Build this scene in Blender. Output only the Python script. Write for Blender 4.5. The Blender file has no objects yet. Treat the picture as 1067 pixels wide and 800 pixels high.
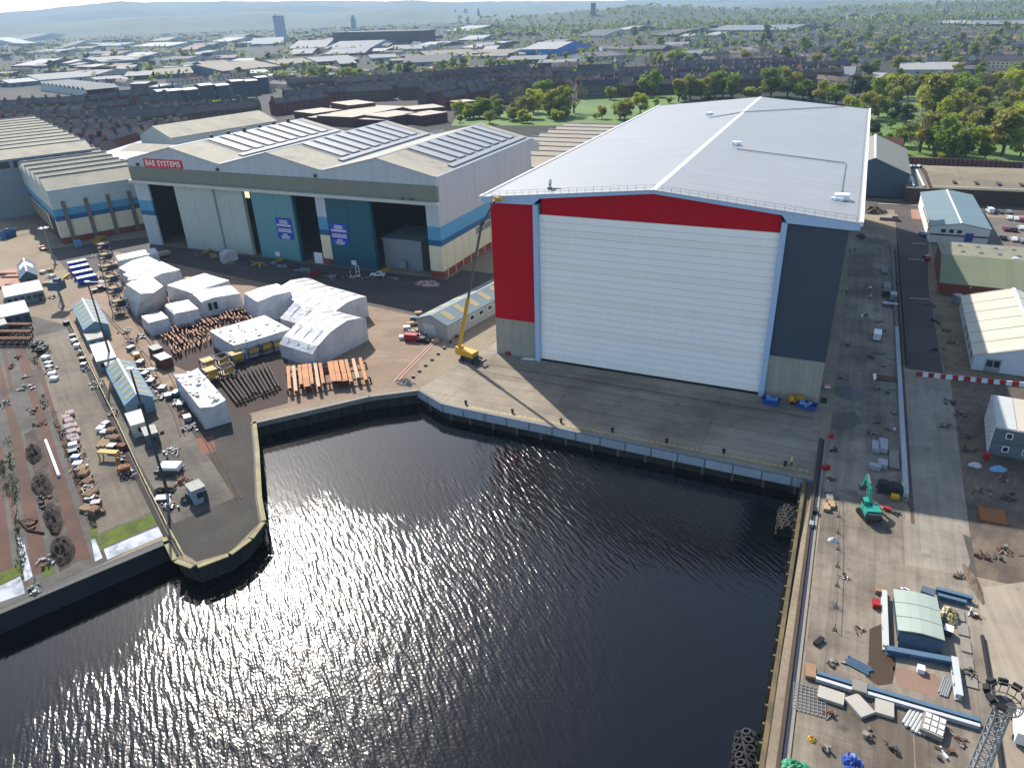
import bpy, bmesh, math, random
from mathutils import Vector, Matrix, noise
from mathutils.geometry import tessellate_polygon
random.seed(7)
SC = bpy.context.scene
COL = SC.collection
R = math.radians
# ---------------------------------------------------------------- camera
FPX = 759.756
PITCH, ROLL, YAW = 0.4746057, -0.0372902, -0.4343088
CP = Vector((78.797272, -161.150243, 82.551660))
_fw = Vector((math.sin(YAW)*math.cos(PITCH), math.cos(YAW)*math.cos(PITCH), -math.sin(PITCH)))
_r0 = Vector((math.cos(YAW), -math.sin(YAW), 0)); _u0 = _r0.cross(_fw)
_r = math.cos(ROLL)*_r0 + math.sin(ROLL)*_u0
_u = -math.sin(ROLL)*_r0 + math.cos(ROLL)*_u0
def ray(px, py): return (FPX*_fw + (px-533.5)*_r - (py-400)*_u).normalized()
def P(px, py, z=0.0):
    """survey helper: the spot on the level z that the photograph shows at (px, py)"""
    d = ray(px, py); t = (z-CP.z)/d.z
    return CP + t*d
def P2(px, py, z=0.0):
    p = P(px, py, z); return (p.x, p.y)
cam = bpy.data.cameras.new('camera'); co = bpy.data.objects.new('camera', cam); COL.objects.link(co)
M = Matrix((_r, _u, -_fw)).transposed().to_4x4(); M.translation = CP
co.matrix_world = M
cam.sensor_width = 36; cam.lens = FPX/1067*36; cam.clip_start = 1; cam.clip_end = 60000
SC.camera = co
# ---------------------------------------------------------------- light
SUN_EL, SUN_AZ = 40.0, -48.2
w = bpy.data.worlds.new('World'); SC.world = w; w.use_nodes = True
nt = w.node_tree; bg = nt.nodes['Background']
sky = nt.nodes.new('ShaderNodeTexSky'); sky.sky_type = 'NISHITA'; sky.sun_disc = False
sky.sun_elevation = R(SUN_EL); sky.sun_rotation = R(SUN_AZ); sky.air_density = 1.0; sky.dust_density = 0.9; sky.ozone_density = 1.0
nt.links.new(sky.outputs[0], bg.inputs[0]); bg.inputs[1].default_value = 0.125
sl = bpy.data.lights.new('sun', 'SUN'); sl.energy = 4.4; sl.angle = R(0.53); sl.color = (1, .94, .86)
so = bpy.data.objects.new('sun', sl); COL.objects.link(so)
sd = Vector((math.sin(R(SUN_AZ))*math.cos(R(SUN_EL)), math.cos(R(SUN_AZ))*math.cos(R(SUN_EL)), math.sin(R(SUN_EL))))
so.rotation_euler = (-sd).to_track_quat('-Z', 'Y').to_euler(); so.location = (0, 0, 200)
SC.view_settings.view_transform = 'Standard'; SC.view_settings.look = 'None'; SC.view_settings.gamma = 1; SC.view_settings.exposure = 0.95
SC.view_settings.use_curve_mapping = False
SC.cycles.max_bounces = 5; SC.cycles.diffuse_bounces = 2; SC.cycles.glossy_bounces = 3; SC.cycles.transmission_bounces = 3; SC.cycles.volume_bounces = 1
SC.cycles.caustics_reflective = False; SC.cycles.caustics_refractive = False; SC.cycles.sample_clamp_indirect = 4; SC.cycles.sample_clamp_direct = 6.0
# ---------------------------------------------------------------- helpers
class MB:
    """collects faces and links them as ONE mesh object"""
    def __init__(s): s.v = []; s.f = []; s.m = []
    def poly(s, pts, m=0):
        n = len(s.v); s.v += [tuple(p) for p in pts]; s.f.append(tuple(range(n, n+len(pts)))); s.m.append(m); return s
    def face(s, pts2, z, m=0):
        """concave level face"""
        pts = [Vector((p[0], p[1], z)) for p in pts2]; n = len(s.v); s.v += [tuple(p) for p in pts]
        for t in tessellate_polygon([pts]): s.f.append(tuple(n+i for i in t)); s.m.append(m)
        return s
    def box(s, x0, x1, y0, y1, z0, z1, m=0, mt=None):
        v = [(x0,y0,z0),(x1,y0,z0),(x1,y1,z0),(x0,y1,z0),(x0,y0,z1),(x1,y0,z1),(x1,y1,z1),(x0,y1,z1)]
        n = len(s.v); s.v += v
        for q in ((3,2,1,0),(4,5,6,7),(0,1,5,4),(1,2,6,5),(2,3,7,6),(3,0,4,7)):
            s.f.append(tuple(n+i for i in q)); s.m.append(m if q != (4,5,6,7) or mt is None else mt)
        return s
    def obox(s, c, size, rz=0, m=0, tilt=0):
        mt = Matrix.Rotation(rz, 3, 'Z') @ Matrix.Rotation(tilt, 3, 'Y'); c = Vector(c); a = [k/2 for k in size]
        n = len(s.v)
        for z in (-1, 1):
            for x, y in ((-1,-1),(1,-1),(1,1),(-1,1)): s.v.append(tuple(c + mt @ Vector((x*a[0], y*a[1], z*a[2]))))
        for q in ((3,2,1,0),(4,5,6,7),(0,1,5,4),(1,2,6,5),(2,3,7,6),(3,0,4,7)): s.f.append(tuple(n+i for i in q)); s.m.append(m)
        return s
    def bar(s, p0, p1, a, b=None, m=0, up=(0,0,1)):
        """square bar from p0 to p1, a wide, b deep"""
        b = a if b is None else b
        p0 = Vector(p0); p1 = Vector(p1); d = (p1-p0).normalized(); up = Vector(up)
        if abs(d.dot(up)) > .98: up = Vector((0,1,0))
        x = d.cross(up).normalized()*a/2; y = x.cross(d).normalized()*b/2
        n = len(s.v)
        for p in (p0, p1):
            for q in (-x-y, x-y, x+y, -x+y): s.v.append(tuple(p+q))
        for q in ((3,2,1,0),(4,5,6,7),(0,1,5,4),(1,2,6,5),(2,3,7,6),(3,0,4,7)): s.f.append(tuple(n+i for i in q)); s.m.append(m)
        return s
    def tube(s, p0, p1, r0, r1=None, k=7, m=0, cap=True):
        r1 = r0 if r1 is None else r1
        p0 = Vector(p0); p1 = Vector(p1); d = (p1-p0).normalized(); up = Vector((0,0,1)) if abs(d.z) < .98 else Vector((0,1,0))
        x = d.cross(up).normalized(); y = x.cross(d); n = len(s.v)
        for p, r in ((p0, r0), (p1, r1)):
            for i in range(k):
                a = 2*math.pi*i/k; s.v.append(tuple(p + (x*math.cos(a)+y*math.sin(a))*r))
        for i in range(k):
            j = (i+1) % k; s.f.append((n+i, n+j, n+k+j, n+k+i)); s.m.append(m)
        if cap:
            s.f.append(tuple(n+i for i in range(k))[::-1]); s.m.append(m); s.f.append(tuple(n+k+i for i in range(k))); s.m.append(m)
        return s
    def prism(s, pts2, z0, z1, m=0, mt=None):
        n = len(pts2)
        for i in range(n):
            a = pts2[i]; b = pts2[(i+1) % n]; s.poly([(a[0],a[1],z0),(b[0],b[1],z0),(b[0],b[1],z1),(a[0],a[1],z1)], m)
        s.face(pts2, z1, m if mt is None else mt); return s
    def extr(s, prof, axis, c0, c1, m=0, ends=True, close=True, me=None):
        """profile [(a, z)] swept along 'x' or 'y' from c0 to c1"""
        f = (lambda a, z, c: (c, a, z)) if axis == 'x' else (lambda a, z, c: (a, c, z))
        n = len(prof)
        for i in range(n if close else n-1):
            a = prof[i]; b = prof[(i+1) % n]
            s.poly([f(a[0],a[1],c0), f(b[0],b[1],c0), f(b[0],b[1],c1), f(a[0],a[1],c1)], m)
        if ends:
            s.poly([f(a[0],a[1],c0) for a in prof], m if me is None else me); s.poly([f(a[0],a[1],c1) for a in prof][::-1], m if me is None else me)
        return s
    def hull8(s, b, t, m=0, mt=None):
        """frustum between two rings of points"""
        n = len(b)
        for i in range(n): j = (i+1) % n; s.poly([b[i], b[j], t[j], t[i]], m)
        s.poly(t, m if mt is None else mt); return s
    def build(s, name, mats, parent=None, smooth=False):
        me = bpy.data.meshes.new(name); me.from_pydata(s.v, [], s.f)
        if not isinstance(mats, (list, tuple)): mats = [mats]
        for k in mats: me.materials.append(k)
        if len(mats) > 1: me.polygons.foreach_set('material_index', [min(i, len(mats)-1) for i in s.m])
        if smooth: me.polygons.foreach_set('use_smooth', [True]*len(s.f))
        me.update()
        o = bpy.data.objects.new(name, me); COL.objects.link(o)
        if parent is not None: o.parent = parent
        return o
def tag(o, label=None, cat=None, group=None, kind=None):
    if label: o['label'] = label
    if cat: o['category'] = cat
    if group: o['group'] = group
    if kind: o['kind'] = kind
    return o
def thing(name, label, cat, loc=(0,0,0), rz=0.0, group=None):
    o = bpy.data.objects.new(name, None); COL.objects.link(o); o.empty_display_size = .5
    if len(loc) == 2: loc = (loc[0], loc[1], 0)
    o.location = loc; o.rotation_euler = (0, 0, rz)
    return tag(o, label, cat, group)
def dup(root, loc, rz=0.0, label=None, scale=None):
    """copy of a thing with copies of its parts and sub-parts (mesh data shared)"""
    r = root.copy(); COL.objects.link(r); r.location = loc if len(loc) == 3 else (loc[0], loc[1], 0); r.rotation_euler = (0, 0, rz)
    if label: r['label'] = label
    if scale: r.scale = scale if isinstance(scale, (tuple, list)) else (scale,)*3
    for ch in list(root.children):
        c = ch.copy(); COL.objects.link(c); c.parent = r
        for g in list(ch.children):
            d = g.copy(); COL.objects.link(d); d.parent = c
    return r
def struct(name, mb, m):
    return tag(mb.build(name, m), kind='structure')
ORD = ['first','second','third','fourth','fifth','sixth','seventh','eighth','ninth','tenth','eleventh','twelfth','thirteenth','fourteenth','fifteenth','sixteenth','seventeenth','eighteenth','nineteenth','twentieth']
def ordn(i):
    if i < 20: return ORD[i]
    tens = {2:'twenty',3:'thirty',4:'forty',5:'fifty',6:'sixty',7:'seventy',8:'eighty',9:'ninety',10:'hundred',11:'hundred ten'}[(i+1)//10]
    u = (i+1) % 10
    return tens+'-'+ORD[u-1] if u else {2:'twentieth',3:'thirtieth',4:'fortieth',5:'fiftieth',6:'sixtieth',7:'seventieth',8:'eightieth',9:'ninetieth',10:'hundredth',11:'hundred tenth'}[(i+1)//10]
# ---------------------------------------------------------------- materials
_mc = {}
ALB = {}
for k_, names in ((.58, 'yard_ground  bare_dirt sandy_dirt rusty_slip_rail green_algae slipway_concrete slipway_pale_concrete bleached_ramp jetty_asphalt jetty_concrete pinkish_yard_concrete pale_slab_concrete hut_lane oily_ground yellowed_kerb car_park_tarmac dark_asphalt pale_roof_sheet tan_roof weathered_tan_roof pinkish_tan_roof ribbed_grey_roof bright_roof blue_grey_roof mid_grey_roof grey_green_sheet_roof tan_felt_roof olive_sheet_roof cream_tent_fabric blue_green_roof flat_tan_roof faded_blue_roof yellowed_rooflight cabin_roof grey_cabin_roof office_roof warm_strip pale_sheet_roof roof_glazing glazing_bed salmon_plate bare_timber kerb_wall pale_green_roof precast_slab grey_concrete yellow_timber rusty_beam weathered_timber brick_coloured_slab wet_brown_stain town_yard_earth pinkish_kerb_island path_grit cap_grey grey_felt pale_wall_concrete precast_pale dull_yellow_rail orange_primer_beam pale_orange_beam sunlit_orange_tip yellow_panel pale_pallet_wood orange_pallet_wood pinkish_pallet slate_blue_roof white_steel_beam blue_steel_beam old_wall_concrete red_oxide_patch wall_coping office_grey'.split()), (.7, 'apron_concrete east_quay_concrete new_road_concrete'.split()), (.4, 'bright_white_roof pale_grey_roof buff_roof dim_grey_roof brick_red_roof'.split()), (.66, 'white_shrink_wrap grimy_wrap'.split()), (.75, 'white_trim old_side_cladding white_paint silver_paint yellow_paint orange_paint green_tarpaulin blue_tarpaulin light_blue_paint grey_steel cabin_wall red_paint teal_green_paint'.split())):
    for n_ in names: ALB[n_] = k_
def S(r, g, b):
    """sRGB 0-255 to linear"""
    f = lambda c: c/12.92 if c <= .04045 else ((c+.055)/1.055)**2.4
    return (f(r/255), f(g/255), f(b/255))
def mat(name, col, rough=.8, var=.12, scale=.25, fine=3.0, metal=0.0, spec=.35, col2=None, thr=None, bump=0.0, seams=None, streak=0.0, obj=False, tracks=None, stain=0.0):
    """base colour broken up by large and fine noise in world metres; col2 adds blotches of a second colour;
    seams=(width, height, gap, darkness, axis) adds sheet or slab joints; streak adds vertical run-off marks"""
    if name in _mc: return _mc[name]
    if name in ALB: col = tuple(c_*ALB[name] for c_ in col); col2 = None if col2 is None else tuple(c_*ALB[name] for c_ in col2)
    m = bpy.data.materials.new(name); m.use_nodes = True; t = m.node_tree; N = t.nodes; L = t.links
    b = N['Principled BSDF']; b.inputs['Roughness'].default_value = rough; b.inputs['Metallic'].default_value = metal
    b.inputs['Specular IOR Level'].default_value = spec
    if obj: pos = N.new('ShaderNodeTexCoord').outputs['Object']
    else: pos = N.new('ShaderNodeNewGeometry').outputs['Position']
    def nz(sc, det, rough=.6, vec=None):
        n = N.new('ShaderNodeTexNoise'); n.inputs['Scale'].default_value = sc; n.inputs['Detail'].default_value = det; n.inputs['Roughness'].default_value = rough
        L.new(vec or pos, n.inputs['Vector']); return n.outputs['Fac']
    def math_(op, a, bb, cc=None):
        n = N.new('ShaderNodeMath'); n.operation = op
        for i, x in enumerate((a, bb, cc)):
            if x is None: continue
            if isinstance(x, (int, float)): n.inputs[i].default_value = x
            else: L.new(x, n.inputs[i])
        return n.outputs[0]
    cur = None
    base = N.new('ShaderNodeRGB'); base.outputs[0].default_value = (*col, 1); cur = base.outputs[0]
    if col2 is not None:
        lo, hi = thr or (.48, .62)
        r = N.new('ShaderNodeMapRange'); r.inputs[1].default_value = lo; r.inputs[2].default_value = hi
        L.new(nz(scale*.8, 8, .68), r.inputs[0])
        mx = N.new('ShaderNodeMix'); mx.data_type = 'RGBA'; L.new(r.outputs[0], mx.inputs[0]); L.new(cur, mx.inputs[6]); mx.inputs[7].default_value = (*col2, 1); cur = mx.outputs[2]
    # value variation
    v = math_('MULTIPLY_ADD', nz(scale, 6), 2*var*1.6, 1-var*1.6)
    v2 = math_('MULTIPLY_ADD', nz(fine, 4), 2*var, 1-var)
    v = math_('MULTIPLY', v, v2)
    if streak:
        mp = N.new('ShaderNodeMapping'); mp.inputs['Scale'].default_value = (1, 1, .05); L.new(pos, mp.inputs[0])
        s = math_('MULTIPLY_ADD', nz(1.1, 5, .7, mp.outputs[0]), 2*streak, 1-streak); v = math_('MULTIPLY', v, s)
    if tracks:       # wheel marks and drag lines along one direction
        ang, amt = tracks
        vr = N.new('ShaderNodeVectorRotate'); vr.rotation_type = 'Z_AXIS'; vr.inputs['Angle'].default_value = -ang; L.new(pos, vr.inputs['Vector'])
        amt *= .62
        for sx, sy, k in ((.05, .9, .9), (.012, .22, 1.0), (.2, 2.6, .35)):
            mp = N.new('ShaderNodeMapping'); mp.inputs['Scale'].default_value = (sx, sy, 1); L.new(vr.outputs[0], mp.inputs[0])
            r = N.new('ShaderNodeMapRange'); r.inputs[1].default_value = .36; r.inputs[2].default_value = .6; r.inputs[3].default_value = 1-amt*k; r.inputs[4].default_value = 1.0+amt*k*.35
            L.new(nz(1, 3, .6, mp.outputs[0]), r.inputs[0]); v = math_('MULTIPLY', v, r.outputs[0])
    if stain:        # oil and damp spots
        for sc, lo, hi, k in ((.22, .62, .7, 1.0), (.9, .66, .72, .8), (.07, .56, .68, .7)):
            r = N.new('ShaderNodeMapRange'); r.inputs[1].default_value = lo; r.inputs[2].default_value = hi; r.inputs[3].default_value = 1.0; r.inputs[4].default_value = 1-stain*k
            L.new(nz(sc, 4, .6), r.inputs[0]); v = math_('MULTIPLY', v, r.outputs[0])
    if seams:
        wdt, hgt, gap, dark, ax = seams
        vec = pos
        if ax != 'xy':
            sp = N.new('ShaderNodeSeparateXYZ'); L.new(pos, sp.inputs[0]); cb = N.new('ShaderNodeCombineXYZ')
            a, bq = {'xz': (0, 2), 'yz': (1, 2), 'yx': (1, 0)}[ax]
            L.new(sp.outputs[a], cb.inputs[0]); L.new(sp.outputs[bq], cb.inputs[1]); vec = cb.outputs[0]
        br = N.new('ShaderNodeTexBrick'); br.offset = 0; br.inputs['Scale'].default_value = 1; br.inputs['Brick Width'].default_value = wdt; br.inputs['Row Height'].default_value = hgt
        br.inputs['Mortar Size'].default_value = gap; br.inputs['Mortar Smooth'].default_value = .1
        br.inputs['Color1'].default_value = (1, 1, 1, 1); br.inputs['Color2'].default_value = (.9, .9, .9, 1); br.inputs['Mortar'].default_value = (1-dark,)*3+(1,)
        L.new(vec, br.inputs['Vector'])
        bw = N.new('ShaderNodeRGBToBW'); L.new(br.outputs[0], bw.inputs[0]); v = math_('MULTIPLY', v, bw.outputs[0])
    hs = N.new('ShaderNodeMix'); hs.data_type = 'RGBA'; hs.blend_type = 'MULTIPLY'; hs.inputs[0].default_value = 1
    cb = N.new('ShaderNodeCombineColor'); [L.new(v, cb.inputs[i]) for i in range(3)]
    L.new(cur, hs.inputs[6]); L.new(cb.outputs[0], hs.inputs[7]); L.new(hs.outputs[2], b.inputs['Base Color'])
    if bump:
        bp = N.new('ShaderNodeBump'); bp.inputs['Strength'].default_value = bump; bp.inputs['Distance'].default_value = .3
        L.new(nz(fine*.5, 5), bp.inputs['Height']); L.new(bp.outputs[0], b.inputs['Normal'])
    _mc[name] = m; return m
m_white = mat('white_cladding', S(222,226,232), .45, .03, streak=.05)
m_door = mat('white_door_sheet', (.9,.875,.84), .5, .04, .1, streak=.06)
m_frame = mat('pale_blue_steel', S(160,186,214), .45, .04)
m_red = mat('crimson_cladding', (.46,.003,.014), .65, .06, .15, spec=.12, streak=.07, seams=(1.0, 60, .03, .22, 'xz'))
m_slate = mat('dark_slate_cladding', S(58,70,84), .5, .07, .15, streak=.08, seams=(1.0, 60, .03, .15, 'xz'))
m_conc = mat('grey_concrete', S(158,152,140), .85, .1, .3, streak=.14)
m_roof = mat('pale_roof_sheet', S(174,174,173), .42, .05, .05, 4, metal=.0, seams=(21.3, 1.0, .06, .2, 'xy'), tracks=(0, .05))
m_trim = mat('white_trim', S(238,238,238), .4, .03)
m_black = mat('black_gap', (.01, .01, .012), .9, .02)
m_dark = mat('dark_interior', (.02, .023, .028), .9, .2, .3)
m_steel = mat('grey_steel', S(140,146,150), .5, .1)
m_dsteel = mat('dark_steel', S(58,60,62), .55, .15)
m_glass = mat('window_glass', S(38,48,58), .12, .1, spec=.6)
# ================================================================ new white hall with the red front
hall = thing('assembly_hall', 'huge new hall with white shutter door, red and slate front panels and pale roof', 'hall', (0,0,0))
HW, HL, HE, HA = 81.0, 179.4, 42.1, 46.2
zr = lambda x: HA - abs(x-HW/2)*(HA-HE)/(HW/2+2)
mb = MB()
mb.box(0, .5, 0, HL, 0, 41.0).box(HW-.5, HW, 0, HL, 0, 41.0)
mb.poly([(0,HL,0),(HW,HL,0),(HW,HL,41.2),(HW/2,HL,45.5),(0,HL,41.2)]).box(0, HW, HL-.5, HL-.02, 0, 41)
mb.build('wall', mat('hall_side_cladding', S(196,202,208), .5, .04, .1, seams=(1.0, 50, .03, .12, 'yz')), hall)
mb = MB()
for a, b in ((0, 11.6), (69.15, 81)): MB().box(a, b, -.12, .9, 0, 10.3).build('concrete_plinth', mat('hall_plinth', S(150,148,136), .85, .12, .35, streak=.2, seams=(2.4, 40, .05, .25, 'xz')), hall)
mb = MB().box(0, 11.6, -.05, .8, 10.32, 40.75); tag(mb.build('cladding_panel', m_red, hall), 'tall crimson panel left of the door')
mb = MB().box(69.15, 81, -.05, .8, 10.32, 40.6); tag(mb.build('cladding_panel', m_slate, hall), 'tall dark slate panel right of the door')
mb = MB(); mb.extr([(13.45,38.65),(67.75,38.65),(67.75,42.5),(40.5,45.3),(13.45,42.5)], 'y', -.1, .6)
tag(mb.build('fascia', mat('crimson_fascia', (.46,.003,.014), .65, .06, .15, spec=.12, seams=(1.0, 60, .03, .1, 'xz')), hall), 'low red gable panel above the door')
mb = MB()
for a, b in ((11.62, 12.85), (67.95, 69.13)): MB().box(a, b, -1.0, .7, 0, 41.0).build('column', m_frame, hall)
mb = MB()      # verge fascia below the roof edge, deep at the eaves and thin at the ridge
mb.extr([(-2,HE-.05),(40.5,HA-.05),(83,HE-.05),(83,HE-1.5),(81,HE-1.6),(69.1,41.0),(67.8,42.6),(40.5,45.35),(13.4,42.6),(11.7,41.0),(0,40.8),(-2,HE-1.3)], 'y', -1.15, .3)
mb.build('verge_fascia', m_frame, hall)
mb = MB(); mb.box(12.87, 67.93, .3, .6, .35, 38.62, 1)
nsl = 23
for i in range(nsl):
    z0 = .45 + i*(38.1/nsl); mb.box(12.9, 67.9, -.02, .28, z0+.06, z0+38.1/nsl, 0 if (i*7)%5 else 2)
mb.build('shutter_door', [m_door, mat('door_groove', S(120,124,130), .7, .05), mat('white_door_sheet_older', S(240,236,230), .5, .05, .1, streak=.08)], hall)
mb = MB(); mb.box(12.87, 67.93, -.3, .25, 0.02, .4); mb.build('door_sill', m_black, hall)
mb = MB()
mb.poly([(-2,-1.3,HE),(40.5,-1.3,HA),(40.5,HL+.6,HA),(-2,HL+.6,HE)]); mb.poly([(40.5,-1.3,HA),(83,-1.3,HE),(83,HL+.6,HE),(40.5,HL+.6,HA)])
mb.poly([(-2,-1.3,HE-.04),(-2,HL+.6,HE-.04),(40.5,HL+.6,HA-.04),(40.5,-1.3,HA-.04)]); mb.poly([(40.5,-1.3,HA-.04),(40.5,HL+.6,HA-.04),(83,HL+.6,HE-.04),(83,-1.3,HE-.04)])
roof = mb.build('roof', m_roof, hall)
mb = MB(); mb.extr([(39.9,HA-.02),(40.5,HA+.12),(41.1,HA-.02)], 'y', -1.3, HL+.6); mb.build('ridge_cap', m_trim, roof)
mb = MB(); mb.box(-2.4, -1.7, -1.3, HL+.6, HE-.6, HE+.25).box(82.7, 83.4, -1.3, HL+.6, HE-.6, HE+.3); mb.build('gutter', m_trim, roof)
mb = MB()
n = 42
for i in range(n+1):
    x = -1 + i*83/n; z = zr(x); mb.bar((x,-.9,z), (x,-.9,z+1.1), .06)
for k in (.55, 1.1): mb.bar((-1,-.9,zr(-1)+k), (40.5,-.9,HA+k), .05); mb.bar((40.5,-.9,HA+k), (82,-.9,zr(82)+k), .05)
for i in range(60):
    y = -.9+i*3.0
    for x in (82.2,): mb.bar((x,y,HE), (x,y,HE+1.1), .06)
mb.bar((82.2,-.9,HE+1.1), (82.2,178,HE+1.1), .05)
mb.build('edge_railing', m_steel, roof)
# cable trays and small roof plant
mb = MB()
def tray(pts):
    mb = MB()
    for a, b in zip(pts, pts[1:]): mb.bar((a[0],a[1],zr(a[0])+.22), (b[0],b[1],zr(b[0])+.22), .22, .2)
    mb.build('cable_tray', mat('tray_grey', S(120,124,128), .7, .1), roof)
tray([P2(767.5,156.5,HA-1), P2(881,171,HE+.4)]); tray([P2(881,171,HE+.4), P2(876,203,HE+.6)]); tray([P2(739,122.7,HA-.8), P2(776,117,HA), P2(880,112.5,HE+.5)])
for px, py, s in ((767,156,1.6), (739,122.5,1.6), (877,206,2.2), (870,207,1.0)):
    x, y = P2(px, py, HE+2 if px < 800 else HE+.8); z = zr(x); mb = MB(); mb.box(x-s*.7, x+s*.7, y-s*.5, y+s*.5, z, z+s*.55); mb.box(x-s*.3, x+s*.2, y-s*.9, y-s*.5, z, z+s*.3); mb.build('roof_unit', m_white, roof)
x, y = P2(573, 198, HE+1.4)
t = thing('satellite_dish', 'white dish unit standing alone on the near left corner of the big pale roof', 'dish', (x, y, zr(x)))
mb = MB(); mb.box(-.5,.5,-.4,.4,0,.5).bar((0,0,.5),(0,0,1.4),.15).bar((.8,0,.25),(2.6,.3,.25),.25).box(2.2,3.2,-.2,.5,0,.3); mb.build('stand', m_dsteel, t)
mb = MB()
for i in range(10):
    a = 2*math.pi*i/10; b = 2*math.pi*(i+1)/10
    mb.poly([(-.3,0,1.5),(.1,math.cos(a)*1.1,1.5+math.sin(a)*1.0),(.1,math.cos(b)*1.1,1.5+math.sin(b)*1.0)]); mb.poly([(-.45,0,1.5),(.1,math.cos(b)*1.1,1.5+math.sin(b)*1.0),(.1,math.cos(a)*1.1,1.5+math.sin(a)*1.0)])
mb.build('reflector', m_trim, t)

# ================================================================ old hangar with three gables
m_ogrey = mat('old_grey_cladding', S(168,176,182), .6, .05, .12, streak=.1, seams=(1.2, 60, .04, .07, 'xz'))
m_oside = mat('old_side_cladding', S(196,192,194), .6, .05, .12, streak=.1, seams=(1.2, 60, .04, .07, 'yz'))
m_olive = mat('olive_grey_beam', S(112,116,104), .7, .08, .3, streak=.15)
m_lblue = mat('light_blue_band', S(72,138,172), .55, .05)
m_dblue = mat('deep_blue_band', S(20,84,122), .55, .05)
m_cream = mat('cream_render', S(206,194,166), .75, .08, .3, streak=.12)
m_brick = mat('red_brick', S(120,60,50), .85, .18, .5, 4)
m_teal = mat('pale_teal_door', S(86,134,140), .5, .05, .15, streak=.07)
m_dteal = mat('deep_teal_door', S(12,78,92), .5, .06, .15, streak=.07)
m_greyd = mat('grey_green_door', S(160,170,164), .6, .06, .15, streak=.1)
m_oroof = mat('weathered_tan_roof', S(186,178,156), .8, .1, .15, 2, streak=0, col2=S(150,146,132), thr=(.5,.7), seams=(100, 2.2, .1, .12, 'xy'))
m_sky = mat('roof_glazing', S(172,176,180), .5, .12, .5, spec=.3)
m_skyf = mat('glazing_bed', S(128,130,130), .8, .15)
old = thing('shipyard_hangar', 'old three gabled shipyard hangar with teal and grey sliding doors and a red sign', 'hangar', (-184, 49.5, 0))
OW, OL = 140.6, 80.3           # local frame: x 0..OW, y 0..OL
rid = [24.5, 71.5, 118.0]; val = [0, 48.0, 95.0, OW]; VZ, RZ = 34.6, 39.8
prof = []
for i in range(3): prof += [(val[i], VZ), (rid[i], RZ)]
prof += [(OW, VZ)]
mb = MB()     # gable wall over the beam
mb.extr([(0,31.7)]+prof+[(OW,31.7)], 'y', 0, .6); mb.build('gable_wall', m_ogrey, old)
mb = MB(); mb.box(-.1, OW+.1, -.5, .8, 26.6, 31.68); mb.box(-.8, OW+.3, -1.6, .8, 25.5, 26.58, 1)
mb.build('door_beam', [m_olive, mat('pale_ledge', S(176,176,166), .7, .08, .3)], old)
mb = MB()
for z0, z1, k in ((18.1,34.5,0), (13.4,18.08,1), (11.4,13.38,2), (2.5,11.38,3), (0,2.48,4)): mb.box(OW-.5, OW-.01, .81, OL, z0, z1, k)
for k in range(14): mb.box(OW, OW+.12, 3+k*5.9, 3.25+k*5.9, 0, 11, 3)
mb.box(OW, OW+.08, 26, 40, 8.6, 11, 5).box(OW, OW+.08, 44, 74, 8.6, 11, 5)
mb.build('side_wall', [m_oside, m_lblue, m_dblue, m_cream, m_brick, m_olive], old)
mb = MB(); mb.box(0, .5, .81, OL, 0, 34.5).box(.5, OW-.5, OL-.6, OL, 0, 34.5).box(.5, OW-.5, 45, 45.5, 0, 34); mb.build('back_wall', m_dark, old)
for x0, x1, bands in ((0, 7.4, 0), (89.9, 94.1, 1), (135.6, OW, 1)):
    mb = MB()
    for z0, z1, k in (((18.4,25.48,0), (14.2,18.38,1), (12.4,14.18,2), (0,12.38,0)) if not bands else ((18.1,25.48,0), (13.4,18.08,1), (11.4,13.38,2), (2.5,11.38,3), (0,2.48,4))): mb.box(x0, x1, 0, .8, z0, z1, k)
    mb.build('pier', [m_ogrey, m_lblue, m_dblue, m_cream, m_brick], old)
def door(x0, x1, y, m, lab, joints, edge=None):
    mb = MB(); w_ = (x1-x0)
    xs = [x0]+joints+[x1]
    for a, b in zip(xs, xs[1:]): mb.box(a+.05, b-.05, y, y+.5, .15, 25.45, 0)
    mb.box(x0, x1, y+.2, y+.45, .1, 25.4, 1)
    mb.box(x1-.02, x1+.7, y+.05, y+1.6, .1, 25.4, 2)
    d = mb.build('sliding_door', [m, m_dsteel, edge or m], old); tag(d, lab); return d
door(21.5, 40.6, .1, m_greyd, 'grey green sliding door nearest the red sign', [31.0])
door(41.6, 54.5, .9, m_greyd, 'grey sliding door beside the dark slot', [48])
d1 = door(60.1, 79.0, .1, m_teal, 'pale teal sliding door with blue notice', [70.6], m_dteal)
d2 = door(94.2, 112.4, .1, m_dteal, 'deep teal sliding door with blue notice', [103.3], m_dteal)
m_sign = mat('blue_notice', S(28,62,160), .5, .04); m_signr = mat('red_sign', S(190,16,44), .5, .04)
# lettering: block strokes on a 3x5 grid
GL = {'A':'010101111101101','B':'110101110101110','C':'011100100100011','D':'110101101101110','E':'111100110100111','F':'111100110100100','G':'011100101101011','H':'101101111101101','I':'111010010010111',
      'K':'101101110101101','L':'100100100100111','M':'101111111101101','N':'101111111111101','O':'111101101101111','P':'110101110100100','R':'110101110101101','S':'011100010001110','T':'111010010010010',
      'U':'101101101101111','V':'101101101101010','W':'101101111111101','Y':'101101010010010',' ':'0'*15}
def text(mb, s, x, z, h, y, wd=.85, m=0, t=.06):
    c = h/5; cw = c*wd
    for ch in s:
        g = GL.get(ch, GL['O'])
        for r_ in range(5):
            q = 0
            while q < 3:
                if g[r_*3+q] == '1':
                    e = q
                    while e < 3 and g[r_*3+e] == '1': e += 1
                    mb.box(x+q*cw, x+e*cw, y-t, y, z+h-(r_+1)*c, z+h-r_*c, m); q = e
                else: q += 1
        x += cw*4
    return x
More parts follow.
